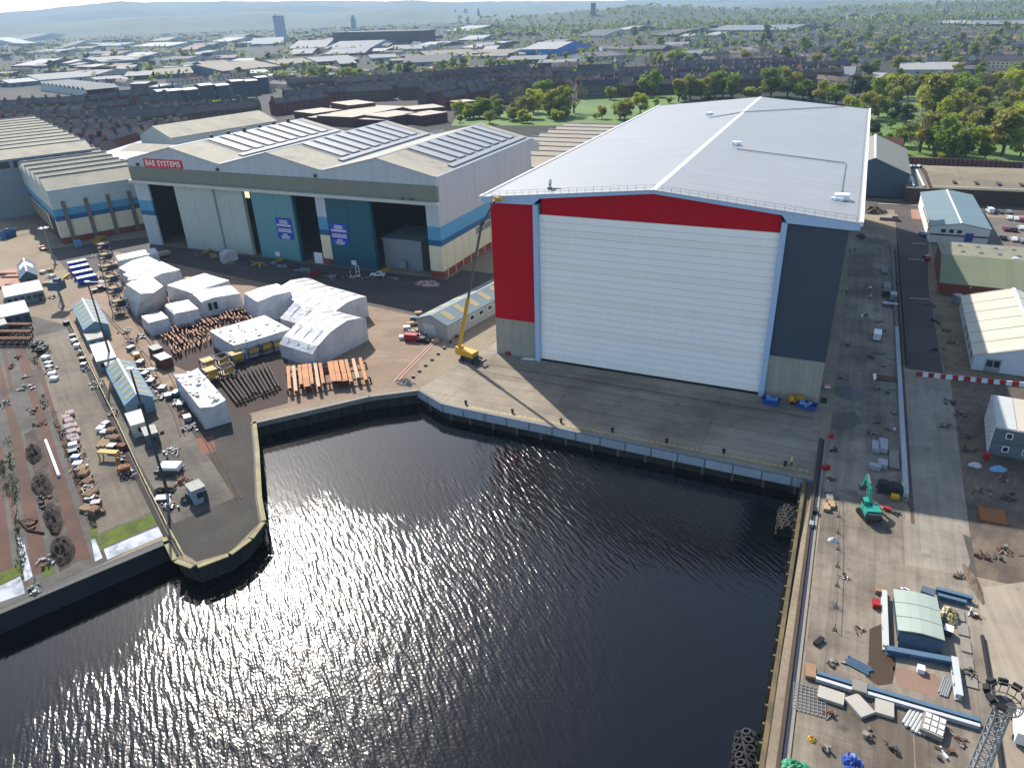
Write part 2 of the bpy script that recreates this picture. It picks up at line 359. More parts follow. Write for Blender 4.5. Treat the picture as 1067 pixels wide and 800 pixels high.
def width(s, h, wd=.85): return (len(s)*4-1)*h/5*wd
mb = MB(); mb.box(9.0, 29.2, -.25, -.02, 31.95, 35.15)
sg = mb.build('name_sign', m_signr, old)
cu = bpy.data.curves.new('lettering', 'FONT'); cu.body = 'BAE SYSTEMS'; cu.size = 2.9; cu.extrude = .04; cu.offset = .07; cu.space_character = 1.12; cu.align_x = 'CENTER'; cu.align_y = 'CENTER'
to = bpy.data.objects.new('lettering', cu); COL.objects.link(to); bpy.context.view_layer.update(); ev = to.evaluated_get(bpy.context.evaluated_depsgraph_get()); tm = bpy.data.meshes.new_from_object(ev); bpy.data.objects.remove(to)
tw = max(v.co.x for v in tm.vertices)-min(v.co.x for v in tm.vertices)
for v in tm.vertices: v.co = Vector((19.1+v.co.x*18.2/tw, -.3-v.co.z, 33.5+v.co.y))
tm.materials.append(m_trim); to = bpy.data.objects.new('lettering', tm); COL.objects.link(to); to.parent = sg
for d, x0 in ((d1, 70.1), (d2, 94.9)):
    mb = MB(); mb.box(x0, x0+7.4, -.12, .09, 8.3, 16.3); nb = mb.build('notice_board', m_sign, d)
    mb = MB()
    for z, h, hw in ((15.1,.5,1.7),(14.35,.5,1.9),(13.3,.7,3.3),(11.9,.5,3.0),(11.15,.5,3.2),(9.9,.5,1.1),(9.2,.45,2.1),(8.6,.4,1.7)):
        x = -hw
        while x < hw: wd_ = random.uniform(.3,.8); mb.box(x0+3.7+x, x0+3.7+min(hw, x+wd_), -.16, -.12, z-.1, z-.1+h); x += wd_+.16
    mb.build('lettering', m_trim, nb)
    mb = MB(); cx = x0-2.0 if d is d1 else x0+8.4
    mb.box(cx-1, cx+1, -.1, .08, 1.2, 2.9); mb.build('small_notice', m_trim, d)
# roofs
mb = MB()
for i in range(3):
    for (a, za), (b, zb) in (((val[i], VZ), (rid[i], RZ)), ((rid[i], RZ), (val[i+1], VZ))):
        mb.poly([(a,-.4,za+.1),(b,-.4,zb+.1),(b,OL+.3,zb+.1),(a,OL+.3,za+.1)]); mb.poly([(a,-.4,za),(a,OL+.3,za),(b,OL+.3,zb),(b,-.4,zb)])
oroof = mb.build('roof', m_oroof, old)
for i in range(3):
    a, b = rid[i], val[i+1]; sl_ = (VZ-RZ)/(b-a)
    zf = lambda x: RZ+(x-a)*sl_+.12
    x0, x1 = a+1.2, b-4.6
    mb = MB(); mb.poly([(x0-.8,17,zf(x0-.8)+.1),(x1+.8,17,zf(x1+.8)+.1),(x1+.8,OL-3.5,zf(x1+.8)+.1),(x0-.8,OL-3.5,zf(x0-.8)+.1)])
    mb.build('glazing_bed', m_skyf, oroof)
    for k in range(8):
        y0 = 18.6+k*7.2
        mb = MB(); mb.extr([(x0,zf(x0)+.12),(x0,zf(x0)+.5),(x1,zf(x1)+.5),(x1,zf(x1)+.12)], 'y', y0, y0+4.4); mb.build('skylight', m_sky, oroof)
    mb = MB(); mb.extr([(x1+1.3,zf(x1+1.3)+.02),(x1+1.3,zf(x1+1.3)+.5),(x1+3.4,zf(x1+3.4)+.5),(x1+3.4,zf(x1+3.4)+.02)], 'y', 14, OL-2); mb.build('roof_walkway', m_sky, oroof)
    for k in range(6 if i == 0 else 0): y0 = 22+k*9.5; mb = MB(); mb.tube((a,y0,RZ),(a,y0,RZ+1.0),.7,.7,8); mb.tube((a,y0,RZ+1.0),(a,y0,RZ+1.5),1.1,.5,8); mb.build('roof_vent', m_dsteel, oroof)
    mb = MB(); mb.extr([(a-.5,RZ+.08),(a,RZ+.3),(a+.5,RZ+.08)], 'y', -.4, OL); mb.extr([(b-.6,VZ+.15),(b,VZ+.4),(b+.6,VZ+.15)], 'y', -.4, OL); mb.build('flashing', m_ogrey if i else m_trim, oroof)
mb = MB()
for x in (5.5, 47, 92): MB().box(x-.4, x+.4, -.9, 0, 32.2, 33.2).build('floodlight', m_dsteel, old)
mb.box(127.5, 128.5, -1.9, -1.6, 26.9, 27.6).box(131, 132, -1.9, -1.6, 26.9, 27.6)
mb.build('floodlight', m_dsteel, old)
# floor of the hangar and what is stored inside the openings
mb = MB(); mb.box(113.6, 129.4, 5, 22, 0, 10.5); mb.box(113, 130, 4.6, 22.4, 10.5, 10.9, 1); mb.obox((121.5,4,2),(3,.6,3),0,1)
mb2 = tag(mb.build('ship_section', [mat('primer_grey', S(118,124,132), .7, .1, .3), m_steel]), 'pale grey ship section parked inside the open right hangar bay', 'ship section'); mb2.location = (-184, 49.5, 0)
mb = MB()
for k in range(3): mb.box(8.5+k*4.4, 12.2+k*4.4, 40, 40.3, 11.5, 14.2)
lit = mb.build('lit_window', None or mat('lit_window_glass', S(235,220,150), .4, .05), old)
lm = _mc['lit_window_glass'].node_tree.nodes['Principled BSDF']; lm.inputs['Emission Color'].default_value = (1,.82,.45,1); lm.inputs['Emission Strength'].default_value = .8
# ================================================================ ground, quay, water
edge = [(80.6,-420),(80.9,-97.7),(81.5,-51),(82.4,-32.1),(4.2,-30.5),(-.3,-30.2),(-9.5,-25.8),(-19.3,-33.0),(-37.6,-53.9),(-40.6,-51.2),(-28.3,-63.5),(-15.8,-77.1),(-10,-82.6),(-8.9,-87),(-9.4,-91.4),(-12.2,-95.7),(-16.1,-95.6),(-22.6,-91.9),(-34.5,-115.6),(-90,-228),(-190,-430)]
edge[9:11] = [(-28.3,-63.5)]
m_ground = mat('yard_ground', S(168,148,128), .9, .1, .03, 1.2, col2=S(140,124,110), thr=(.45,.68), bump=.1)
# ground sheet: yard near, town earth and grass far away, chosen by distance in the same sheet
g = bpy.data.materials.new('ground_sheet'); g.use_nodes = True; t = g.node_tree; N = t.nodes; L = t.links
b = N['Principled BSDF']; b.inputs['Roughness'].default_value = .92; b.inputs['Specular IOR Level'].default_value = .2
pos = N.new('ShaderNodeNewGeometry').outputs['Position']
def _nz(sc, d=6, r=.6):
    n = N.new('ShaderNodeTexNoise'); n.inputs['Scale'].default_value = sc; n.inputs['Detail'].default_value = d; n.inputs['Roughness'].default_value = r; L.new(pos, n.inputs['Vector']); return n.outputs['Fac']
def _ramp(f, st):
    r = N.new('ShaderNodeValToRGB'); e = r.color_ramp.elements
    e[0].position, e[0].color = st[0][0], (*st[0][1], 1); e[1].position, e[1].color = st[-1][0], (*st[-1][1], 1)
    for p_, c_ in st[1:-1]: k = e.new(p_); k.color = (*c_, 1)
    L.new(f, r.inputs[0]); return r.outputs[0]
def _mix(f, a, c, mode='MIX'):
    n = N.new('ShaderNodeMix'); n.data_type = 'RGBA'; n.blend_type = mode
    if isinstance(f, float): n.inputs[0].default_value = f
    else: L.new(f, n.inputs[0])
    for i, x in ((6, a), (7, c)):
        if isinstance(x, tuple): n.inputs[i].default_value = (*x, 1)
        else: L.new(x, n.inputs[i])
    return n.outputs[2]
yard = _ramp(_nz(.035, 10, .68), [(.3, S(106,96,82)), (.47, S(128,115,97)), (.6, S(138,125,104)), (.75, S(112,101,86))])
yard = _mix(1.0, yard, _ramp(_nz(1.3, 5), [(.3, (.78,.78,.78)), (.7, (1.08,1.08,1.08))]), 'MULTIPLY')
town = _ramp(_nz(.018, 9, .7), [(.3, (.008,.014,.005)), (.45, (.014,.022,.007)), (.52, (.019,.02,.016)), (.6, (.026,.025,.021)), (.72, (.016,.026,.008))])
sp = N.new('ShaderNodeSeparateXYZ'); L.new(pos, sp.inputs[0])
mr = N.new('ShaderNodeMapRange'); mr.inputs[1].default_value = 205; mr.inputs[2].default_value = 215
L.new(sp.outputs[1], mr.inputs[0])
L.new(_mix(mr.outputs[0], yard, town), b.inputs['Base Color'])
outer = [(9000,-420),(12000,13000),(-14000,13000),(-14000,-430)]
mb = MB(); mb.face(edge + outer[::-1][0:0] + [(-190,-430),(-14000,-430),(-14000,14000),(12000,14000),(12000,-420)], 0)
struct('ground', mb, g)
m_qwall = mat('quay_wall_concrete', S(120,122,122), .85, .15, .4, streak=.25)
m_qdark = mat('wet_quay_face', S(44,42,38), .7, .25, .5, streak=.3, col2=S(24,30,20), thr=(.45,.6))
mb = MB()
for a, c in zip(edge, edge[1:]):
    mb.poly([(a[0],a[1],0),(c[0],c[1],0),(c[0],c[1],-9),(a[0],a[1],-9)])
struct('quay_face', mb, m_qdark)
# water
wm = bpy.data.materials.new('dock_water'); wm.use_nodes = True; t = wm.node_tree; N = t.nodes; L = t.links
b = N['Principled BSDF']; b.inputs['Base Color'].default_value = (.0015,.002,.0024,1); b.inputs['Roughness'].default_value = .27; b.inputs['Coat Weight'].default_value = .85; b.inputs['Coat Roughness'].default_value = .1; b.inputs['Coat IOR'].default_value = 1.33; b.inputs['IOR'].default_value = 1.33
pos = N.new('ShaderNodeNewGeometry').outputs['Position']
def wave(sx, sy, rot, det, rg=.55, dis=.3):
    """noise stretched along the crest direction: sx across the crests, sy along them"""
    vr = N.new('ShaderNodeVectorRotate'); vr.rotation_type = 'Z_AXIS'; vr.inputs['Angle'].default_value = -rot; L.new(pos, vr.inputs['Vector'])
    mp = N.new('ShaderNodeMapping'); mp.inputs['Scale'].default_value = (sx, sy, 1); L.new(vr.outputs[0], mp.inputs[0])
    n = N.new('ShaderNodeTexNoise'); n.inputs['Scale'].default_value = 1; n.inputs['Detail'].default_value = det; n.inputs['Roughness'].default_value = rg; n.inputs['Distortion'].default_value = dis
    L.new(mp.outputs[0], n.inputs['Vector']); return n.outputs['Fac']
def _m(op, a, c):
    n = N.new('ShaderNodeMath'); n.operation = op
    for i, x in enumerate((a, c)):
        if isinstance(x, (int, float)): n.inputs[i].default_value = x
        else: L.new(x, n.inputs[i])
    return n.outputs[0]
def _mr(v, a, c, d, e):
    n = N.new('ShaderNodeMapRange'); n.interpolation_type = 'SMOOTHSTEP'; L.new(v, n.inputs[0])
    for i, x in enumerate((a, c, d, e)): n.inputs[i+1].default_value = x
    return n.outputs[0]
h = _m('ADD', _m('MULTIPLY', wave(1.65, .33, R(50), 0), 1.0), _m('MULTIPLY', wave(3.4, 1.7, R(64), 0), .3))
h = _m('ADD', h, _m('MULTIPLY', wave(.33, .1, R(38), 0), .5))
sp = N.new('ShaderNodeSeparateXYZ'); L.new(pos, sp.inputs[0])
wob = _m('MULTIPLY', _m('SUBTRACT', wave(.05, .05, 0, 3), .5), 34)
X = _m('ADD', sp.outputs[0], wob); Y = _m('ADD', sp.outputs[1], wob)
# wind reaches the open dock; its sheltered head and the strip under the river wall stay calmer
calm1 = _m('MULTIPLY', _mr(Y, -76, -66, 0, 1), _mr(X, 30, 2, 0, 1))
calm2 = _m('MULTIPLY', _mr(X, -8, -19, 0, 1), _mr(sp.outputs[1], -92, -99, 0, 1))
calm3 = _mr(X, 22, 68, 0, .72)
calm = _m('MINIMUM', _m('ADD', _m('MAXIMUM', calm1, calm2), calm3), 1.0)
L.new(_mr(calm, 0, .8, .2, .07), b.inputs['Roughness']); b.inputs['Specular IOR Level'].default_value = .3
bp = N.new('ShaderNodeBump'); bp.inputs['Distance'].default_value = .13
L.new(_mr(calm, 0, 1, 1.0, .13), bp.inputs['Strength']); L.new(h, bp.inputs['Height']); L.new(bp.outputs[0], b.inputs['Normal']); L.new(bp.outputs[0], b.inputs['Coat Normal'])
mb = MB(); mb.poly([(-400,-600,-4),(200,-600,-4),(200,0,-4),(-400,0,-4)]); struct('water', mb, wm)
# haze
hz = bpy.data.materials.new('haze_air'); hz.use_nodes = True; t = hz.node_tree; t.nodes.clear()
ou = t.nodes.new('ShaderNodeOutputMaterial'); pv = t.nodes.new('ShaderNodeVolumePrincipled'); pv.inputs['Color'].default_value = (.5,.72,.97,1); pv.inputs['Density'].default_value = 5.5e-5; pv.inputs['Anisotropy'].default_value = .05; pv.inputs['Density Attribute'].default_value = ''
t.links.new(pv.outputs[0], ou.inputs['Volume'])
mb = MB(); mb.box(-13900, 11900, -650, 13500, -10, 420); tag(mb.build('haze', hz), kind='stuff')
# ================================================================ ground overlays (each sheet 4 mm above the last)
def sheet(name, pts, m, lv=1):
    mb = MB(); mb.face(pts, .004*lv); return struct(name, mb, m)
def px(*ps): return [P2(x, y) for x, y in ps]
m_asph = mat('dark_asphalt', S(88,80,76), .9, .12, .05, 1.5, col2=S(104,96,88), thr=(.45,.7), tracks=(0,.18), stain=.25)
m_apron = mat('apron_concrete', S(168,156,136), .88, .1, .06, 1.6, seams=(60, 4.35, .09, .4, 'xy'), col2=S(136,124,106), thr=(.42,.64), tracks=(0,.16), stain=.3)
m_quay = mat('east_quay_concrete', S(164,152,134), .88, .1, .05, 1.4, seams=(6.2, 9, .07, .25, 'xy'), col2=S(112,100,86), thr=(.42,.62), tracks=(R(90),.26), stain=.4)
m_road = mat('new_road_concrete', S(172,162,144), .88, .08, .05, 1.2, seams=(5, 6, .06, .18, 'xy'), col2=S(134,126,112), thr=(.45,.66), tracks=(R(90),.2), stain=.3)
m_dirt = mat('bare_dirt', S(138,120,100), .95, .2, .09, .9, col2=S(104,92,80), thr=(.42,.6), bump=.4, tracks=(R(70),.25))
m_rust = mat('rusty_slip_rail', S(106,74,58), .9, .2, .12, 1.5, col2=S(80,62,52), thr=(.45,.65))
m_moss = mat('green_algae', S(112,124,30), .95, .2, .3, 2, col2=S(74,92,24), thr=(.4,.65))
m_slip = mat('slipway_concrete', S(112,108,100), .92, .14, .12, 1.2, col2=S(82,80,74), thr=(.4,.62), stain=.4)
m_slipc = mat('slipway_pale_concrete', S(140,128,110), .92, .12, .06, 1.1, col2=S(108,98,86), thr=(.42,.66), tracks=(R(-30),.25), stain=.35)
m_wet = mat('bleached_ramp', S(200,206,214), .7, .15, .4, 2, col2=S(140,150,160), thr=(.45,.6))
m_jetty = mat('jetty_asphalt', S(70,66,60), .92, .14, .1, 1.4, col2=S(86,80,70), thr=(.45,.65), tracks=(R(-40),.15), stain=.3)
m_jconc = mat('jetty_concrete', S(126,118,104), .9, .12, .1, 1.4, seams=(8, 8, .1, .3, 'xy'), col2=S(98,92,84), thr=(.42,.62), tracks=(R(-30),.2), stain=.4)
m_pink = mat('pinkish_yard_concrete', S(168,143,119), .9, .09, .05, 1.2, seams=(9, 9, .08, .2, 'xy'), col2=S(156,130,112), thr=(.45,.7), tracks=(R(25),.16), stain=.3)
sheet('apron', [(-9.3,-25.7),(-.3,-30.0),(4.2,-30.3),(82.2,-31.9),(82.4,-.2),(81.2,-.2),(81.2,0),(0,0),(-.1,16),(-1.5,16)], m_apron)
sheet('hangar_forecourt', [(-192,60),(-220,30),(-178,8),(-120,6),(-60,6),(-26,12),(-16,48),(-16,60),(-42,60),(-42,49),(-184,49)], m_asph)
sheet('yard_pavement', px((60,330),(120,262),(300,300),(436,330),(436,400),(385,408),(262,432),(190,390)), m_pink, 2)
sheet('east_quay', [(84.2,-260),(97.5,-260),(97.5,150),(84.2,150)], m_quay)
sheet('new_road', [(97.6,-52),(107.4,-51),(109.2,26),(99.5,26)], m_road)
sheet('new_road', [(97.6,-260),(106,-260),(107.3,-51.2),(97.6,-52.2)], m_quay)
sheet('dirt_ground', [(107.5,-51),(140,-51),(150,26),(109.4,26)], m_dirt)
sheet('dirt_ground', [(108.2,26.2),(150,26.2),(150,88),(108.2,88)], mat('sandy_dirt', S(150,132,106), .95, .2, .12, .8, col2=S(112,100,84), thr=(.45,.6), bump=.4), 2)
sheet('asphalt_road', [(99.6,26.2),(108.0,26.2),(108.0,96),(111,150),(110,196),(150,196),(150,208),(84,208),(84,192),(100,192)], m_asph, 2)
sheet('car_park', [(111.2,96.2),(190,96.2),(190,190),(111.2,190)], mat('car_park_tarmac', S(128,118,106), .9, .1, .08, 1.2, col2=S(104,98,92), thr=(.45,.7)), 2)
sheet('pale_slab', px((1018,612),(1067,606),(1100,800),(1100,900),(1040,900),(1036,745)), mat('pale_slab_concrete', S(184,170,148), .88, .08, .05, 1.2, col2=S(152,138,118), thr=(.42,.66), tracks=(R(100),.2), stain=.25), 2)
# jetty surfaces
sheet('jetty_deck', px((165,400),(262,432),(265,470),(270,545),(240,575),(205,585),(192,577),(172,545),(120,440),(95,395)), m_jetty, 3)
sheet('jetty_slab', px((112,405),(170,405),(245,518),(181,545),(120,440)), m_jconc, 4)
sheet('jetty_path', px((80,330),(135,330),(190,400),(172,408),(112,405)), mat('hut_lane', S(170,144,118), .9, .1, .1, 1.2, col2=S(140,120,100), thr=(.4,.65), stain=.35), 5)
# slipway: pale working strip, dark bays, rust rails, algae and bleached ramp
sheet('slipway', px((-150,330),(36,330),(75,340),(112,415),(170,556),(105,588),(0,633),(-250,720)), m_slip)
sheet('slipway_strip', px((30,352),(74,342),(110,412),(160,532),(103,556),(50,425)), m_slipc, 2)
for pts in (((0,375),(0,405),(9,440),(34,599),(52,596),(22,450),(11,420)), ((14.4,361),(26,360),(43.5,420),(95,581),(76,586),(32.5,420)), ((2,364),(6,364),(14.4,406),(10.3,408)),
            ((29,353),(34,353),(55,420),(108,577),(103,579),(49.5,420)), ((-2,466),(2,464),(30,610),(26,611)), ((-14,440),(-6,437),(16,612),(2,614))):
    sheet('slip_rail', px(*pts), m_rust, 3)
for pts in (((105,556),(162,534),(166,545),(107,571)), ((-10,602),(20,588),(22,598),(-8,614)), ((43,590),(55,585),(57,597),(45,602)), ((93,552),(100,550),(106,572),(99,575))):
    sheet('algae', px(*pts), m_moss, 4)
for pts in (((108,572),(166,548),(172,557),(112,583)), ((-10,615),(22,600),(26,618),(-8,630)), ((95,562),(99,561),(107,581),(99,585)), ((18,560),(24,560),(34,600),(26,606))):
    sheet('ramp', px(*pts), m_wet, 5)
sheet('chain_bed', px((25,452),(40,446),(80,585),(62,596)), mat('oily_chain_bed', S(58,48,42), .95, .3, .4, 2, col2=S(84,76,68), thr=(.45,.6)), 4)
# edge walls of the quays -----------------------------------------------------------------------
m_ykerb = mat('yellowed_kerb', S(176,166,118), .85, .12, .3, 2, col2=S(150,140,110), thr=(.45,.65))
m_timber = mat('weathered_timber', S(120,106,86), .9, .2, .5, 3)
def offs(a, c, d):
    v = Vector((c[0]-a[0], c[1]-a[1])); n = Vector((v.y, -v.x)).normalized()*d; return (a[0]+n.x, a[1]+n.y), (c[0]+n.x, c[1]+n.y)
def quay_run(name, label, pts, front, m, zlow, pile=None, kerb=None, depth=.5):
    t = thing(name, label, 'quay wall', (pts[0][0], pts[0][1], 0)); ox, oy = pts[0]
    q = [(p[0]-ox, p[1]-oy) for p in pts]
    mb = MB()
    for a, c in zip(q, q[1:]):
        a2, c2 = offs(a, c, front); mb.prism([a, c, c2, a2], zlow, .02)
        mb.poly([(a[0],a[1],zlow),(c[0],c[1],zlow),(c2[0],c2[1],zlow),(a2[0],a2[1],zlow)])
    mb.build('facing', m, t)
    if kerb:
        mb = MB()
        for a, c in zip(q, q[1:]):
            a0, c0 = offs(a, c, front); a2, c2 = offs(a, c, front-.9); mb.prism([a0, c0, c2, a2], .024, .26)
        mb.build('kerb', kerb, t)
    if pile:
        sp_, r, zt = pile
        for a, c in zip(q, q[1:]):
            v = Vector((c[0]-a[0], c[1]-a[1])); n = max(1, int(v.length/sp_)); o_ = Vector((v.y, -v.x)).normalized()*(front+.35)
            for i in range(n):
                s = Vector(a)+v*((i+.5)/n)+o_; mb = MB(); mb.box(s.x-r, s.x+r, s.y-r, s.y+r, -6, zt)
                mb.build('fender_pile', m_timber if zt > -.5 else mat('black_fender', S(30,30,32), .8, .1), t)
    return t
m_apf = mat('apron_facing', S(150,162,172), .8, .1, .4, streak=.25, seams=(5.6, 60, .2, .6, 'xz'))
quay_run('quay_wall', 'long pale concrete apron facing with black fender posts below the white shutter hall', [(82.3,-32.1),(4.2,-30.5)], -1.2+2.4, m_apf, -2.2, (5.6, .22, -.4), m_ykerb) if False else None
t = quay_run('quay_wall', 'long pale concrete apron facing with black fender posts below the white shutter hall', [(82.3,-32.1),(4.2,-30.5),(-.3,-30.2),(-9.5,-25.8)], -.5, m_apf, -2.1, (5.6, .25, -.3), None)
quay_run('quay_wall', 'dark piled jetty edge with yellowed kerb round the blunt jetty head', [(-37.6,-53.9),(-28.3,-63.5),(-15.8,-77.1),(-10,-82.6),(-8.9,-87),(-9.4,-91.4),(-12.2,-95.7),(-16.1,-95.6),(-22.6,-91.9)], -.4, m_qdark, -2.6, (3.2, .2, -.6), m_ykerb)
quay_run('quay_wall', 'short dark dock wall with pale coping beside the orange beams', [(-9.5,-25.8),(-19.3,-33.0),(-37.6,-53.9)], -.5, m_qwall, -1.4, (2.6, .18, -1.0), m_conc)
quay_run('quay_wall', 'straight black river wall with thin rail below the rusty slipway', [(-22.6,-91.9),(-34.5,-115.6),(-90,-228)], -1.2, mat('black_wall', S(34,36,40), .7, .2, .4), -6, None, mat('wall_coping', S(96,98,92), .8, .15, .3))
# yellow and timber fendered edge of the east quay with a sunken rail trench
t = thing('quay_edge', 'long east quay edge of timber beams with a dark rail trench behind', 'quay edge', (82, -60, 0))
mb = MB(); mb.box(-1.6, -1.0, -140, 27.5, -3.2, .15); mb.build('fender_beam', mat('yellow_timber', S(132,114,76), .9, .2, .3, 2.5, col2=S(100,88,64), thr=(.4,.6)), t)
mb = MB(); mb.box(-.98, .2, -140, 27.5, -3.2, -.55); mb.build('lower_deck', m_timber, t)
mb = MB(); mb.box(.25, .75, -140, 44, -.5, .28); mb.build('kerb_beam', mat('rusty_beam', S(88,74,60), .9, .2, .3, 2), t)
mb = MB(); mb.box(.78, 1.35, -140, 44, -.05, .06); mb.build('trench', mat('trench_blue_black', S(28,34,52), .7, .2, .4), t)
mb = MB(); mb.box(1.37, 1.75, -90, 44, 0, .2); mb.box(1.37, 1.75, -140, -90.2, 0, .2); mb.build('trench_kerb', m_conc, t)
for i in range(48):
    y = 26-i*3.0; mb = MB(); mb.box(-2.0, -1.62, y-.16, y+.16, -6, -.2); mb.build('fender_pile', m_timber, t)
# ================================================================ west buildings
m_cgrey = mat('green_grey_cladding', S(166,178,178), .65, .06, .12, streak=.1)
m_pier = mat('brown_pier', S(104,100,92), .7, .08)
m_tan = mat('tan_roof', S(196,186,160), .8, .1, .12, 2, col2=S(160,154,136), thr=(.5,.72), seams=(100, 3, .1, .1, 'xy'))
m_pale = mat('pale_sheet_roof', S(206,202,190), .75, .08, .1, 2, col2=S(176,172,160), thr=(.5,.7), seams=(6, 100, .15, .12, 'xy'))
t = thing('sawtooth_workshop', 'sawtooth roofed workshop with blue bands and brown piers left of the red signed hangar', 'workshop', (-220.5,37.2,0), math.atan2(.89,.456))
mb = MB(); LX = 40; LY = 108
for z0, z1, k in ((14.5,22.4,0),(11.6,14.48,1),(9.6,11.58,2),(2.6,9.58,3),(0,2.58,4)):
    mb.box(0, LX, 0, .4, z0, z1, k); mb.box(0, .4, 20, LY, z0, z1, k)
    if z0 > 9: mb.box(0, .4, .41, 19.9, z0, z1, k)
    else: mb.box(0, .4, .41, 4.5, z0, z1, k)
mb.box(.1, 1, 4.6, 19.8, 0, 9.5, 5)
mb.build('wall', [m_cgrey, m_lblue, m_dblue, m_cream, m_brick, m_dark], t)
mb = MB()
for k in range(4):
    mb = MB(); mb.box(3.5+k*8.6, 5.1+k*8.6, -.5, -.02, 0, 17.5); mb.build('pier', m_pier, t)
for k in range(12):
    mb = MB(); mb.box(-.45, -.02, 24+k*6.5, 24.5+k*6.5, 0, 9.5); mb.build('pier', m_pier, t)
m_wind = mat('north_light_glass', S(52,58,62), .4, .2, .4)
def saw(n, pitch, x0, x1, zl, zh, y0, parent, mr):
    r_ = MB(); gl = MB()
    for i in range(n):
        a = y0+i*pitch; p_ = a+pitch*.72; e = a+pitch
        r_.poly([(x0,a,zl),(x1,a,zl),(x1,p_,zh),(x0,p_,zh)]); gl.poly([(x0,p_,zh),(x1,p_,zh),(x1,e,zl),(x0,e,zl)])
        for x in (x0+.02, x1-.02): r_.poly([(x,a,zl),(x,p_,zh),(x,e,zl)], 1)
        r_.box(x0, x1, p_-.3, p_+.3, zh, zh+.25, 2)
    ro = r_.build('roof', [mr, m_cgrey, m_pale], parent); gl.build('north_light', m_wind, ro)
saw(4, 13, -.3, LX-3, 22.4, 26.6, .3, t, m_tan); saw(4, 13, -.3, LX-3, 22.4, 26.6, 52.3, t, m_tan)
t = thing('sawtooth_workshop', 'taller tan sawtooth shed with a row of grey windows behind the blue banded workshop', 'workshop', (-264,58,0), math.atan2(.89,.456))
mb = MB(); mb.box(-14, 34, 24, 24.5, 0, 27).box(-14, -13.5, 24, 190, 0, 27).box(33.5, 34, 24.5, 190, 0, 27); mb.build('wall', mat('slate_grey_wall', S(120,132,140), .65, .06, .2, streak=.1), t)
for k in range(8):
    mb = MB(); mb.box(-12+k*5.7, -8+k*5.7, 23.8, 23.98, 23, 26); mb.build('window', m_wind, t)
saw(11, 15, -14.3, 34.3, 27, 30.5, 24, t, m_tan)
def shed(name, label, cat_, c, w, l, rz, eave, ridge, mw, mr, along='y', group=None, extra=None, over=.4, z=0):
    """gabled shed centred at c; ridge along the local y (or x) axis"""
    t = thing(name, label, cat_, (c[0], c[1], z), rz, group)
    if along == 'x': w, l = l, w
    mb = MB(); ax = 'y' if along == 'y' else 'x'
    mb.extr([(-w/2,0),(w/2,0),(w/2,eave),(0,ridge-.02),(-w/2,eave)], ax, -l/2, l/2, 0)
    mb.build('wall', mw, t)
    mb = MB(); sl_ = (ridge-eave)/(w/2); e2 = eave-sl_*over
    for s in (-1, 1):
        prof_ = [(s*(w/2+over), e2), (0, ridge), (0, ridge+.18), (s*(w/2+over), e2+.18)]
        mb.extr(prof_, ax, -l/2-over, l/2+over, 0)
    ro = mb.build('roof', mr, t); return t, ro
m_gwall = mat('pale_grey_wall', S(176,180,178), .7, .06, .2, streak=.08)
def px_shed(name, label, cat_, pf1, pf2, z, depth, eave, ridge, mw, mr, along='y', group=None):
    """front eave (or base) corners seen at pf1, pf2 on level z; depth goes away from the camera"""
    a = P(*pf1, z); c = P(*pf2, z); v = Vector((c.x-a.x, c.y-a.y)); n = Vector((-v.y, v.x)).normalized()
    mid = Vector((a.x+c.x, a.y+c.y))/2 + n*depth/2
    return shed(name, label, cat_, mid, v.length, depth, math.atan2(v.y, v.x), eave, ridge, mw, mr, along, group)
shed('store_shed', 'bright white roofed low shed squeezed between sawtooth workshop and red signed hangar', 'shed', (-228,112), 18, 82, R(62.9)+R(90)-R(152.9)+R(90), 22, 23.5, m_gwall, m_trim if False else mat('bright_roof', S(232,228,216), .7, .06, .2, 2))
shed('store_shed', 'grey ribbed long shed roof directly behind the bright white roofed shed', 'shed', (-226,134), 22, 110, R(90), 21, 24, m_gwall, mat('ribbed_grey_roof', S(176,170,150), .8, .1, .15, 2, seams=(6, 100, .3, .2, 'xy')))
shed('store_shed', 'low blue grey flat shed at the foot of the dark tenement bend', 'shed', (-330,190), 60, 70, R(20), 10, 12, m_gwall, mat('blue_grey_roof', S(150,164,172), .7, .08, .15))
px_shed('long_shed', 'long tan roofed shed with grey walls rising behind the left gable of the hangar', 'shed', (178,144), (288,126), 24, 32, 24, 29.5, m_gwall, m_tan, 'x')
t = thing('sawtooth_workshop', 'brick workshop with many tan sawtooth ridges between the hangar and the big pale roof', 'workshop', (-95,188,0), 0)
mb = MB(); mb.box(0, 96, 0, .5, 0, 11).box(0, .5, .5, 128, 0, 11).box(95.5, 96, .5, 128, 0, 11); mb.build('wall', m_brick, t)
saw(9, 14.2, -.3, 96.3, 11, 15, 0, t, mat('pinkish_tan_roof', S(206,190,166), .8, .1, .15, 2, seams=(4, 100, .12, .12, 'xy')))
for k, (a, b_, l_) in enumerate(((( 437,160),(470,147),'first'), ((492,158),(528,142),'second'), ((395,146),(436,136),'third'))):
    p = P(*a, 20); shed('store_shed', 'small grey roofed shed, %s of three behind the glazed hangar roof' % l_, 'shed', (p.x+6, p.y+34), 17, 44, R(-8), 13, 18, m_gwall, mat('mid_grey_roof', S(150,152,150), .75, .1, .2, 2), group='grey sheds behind the hangar')
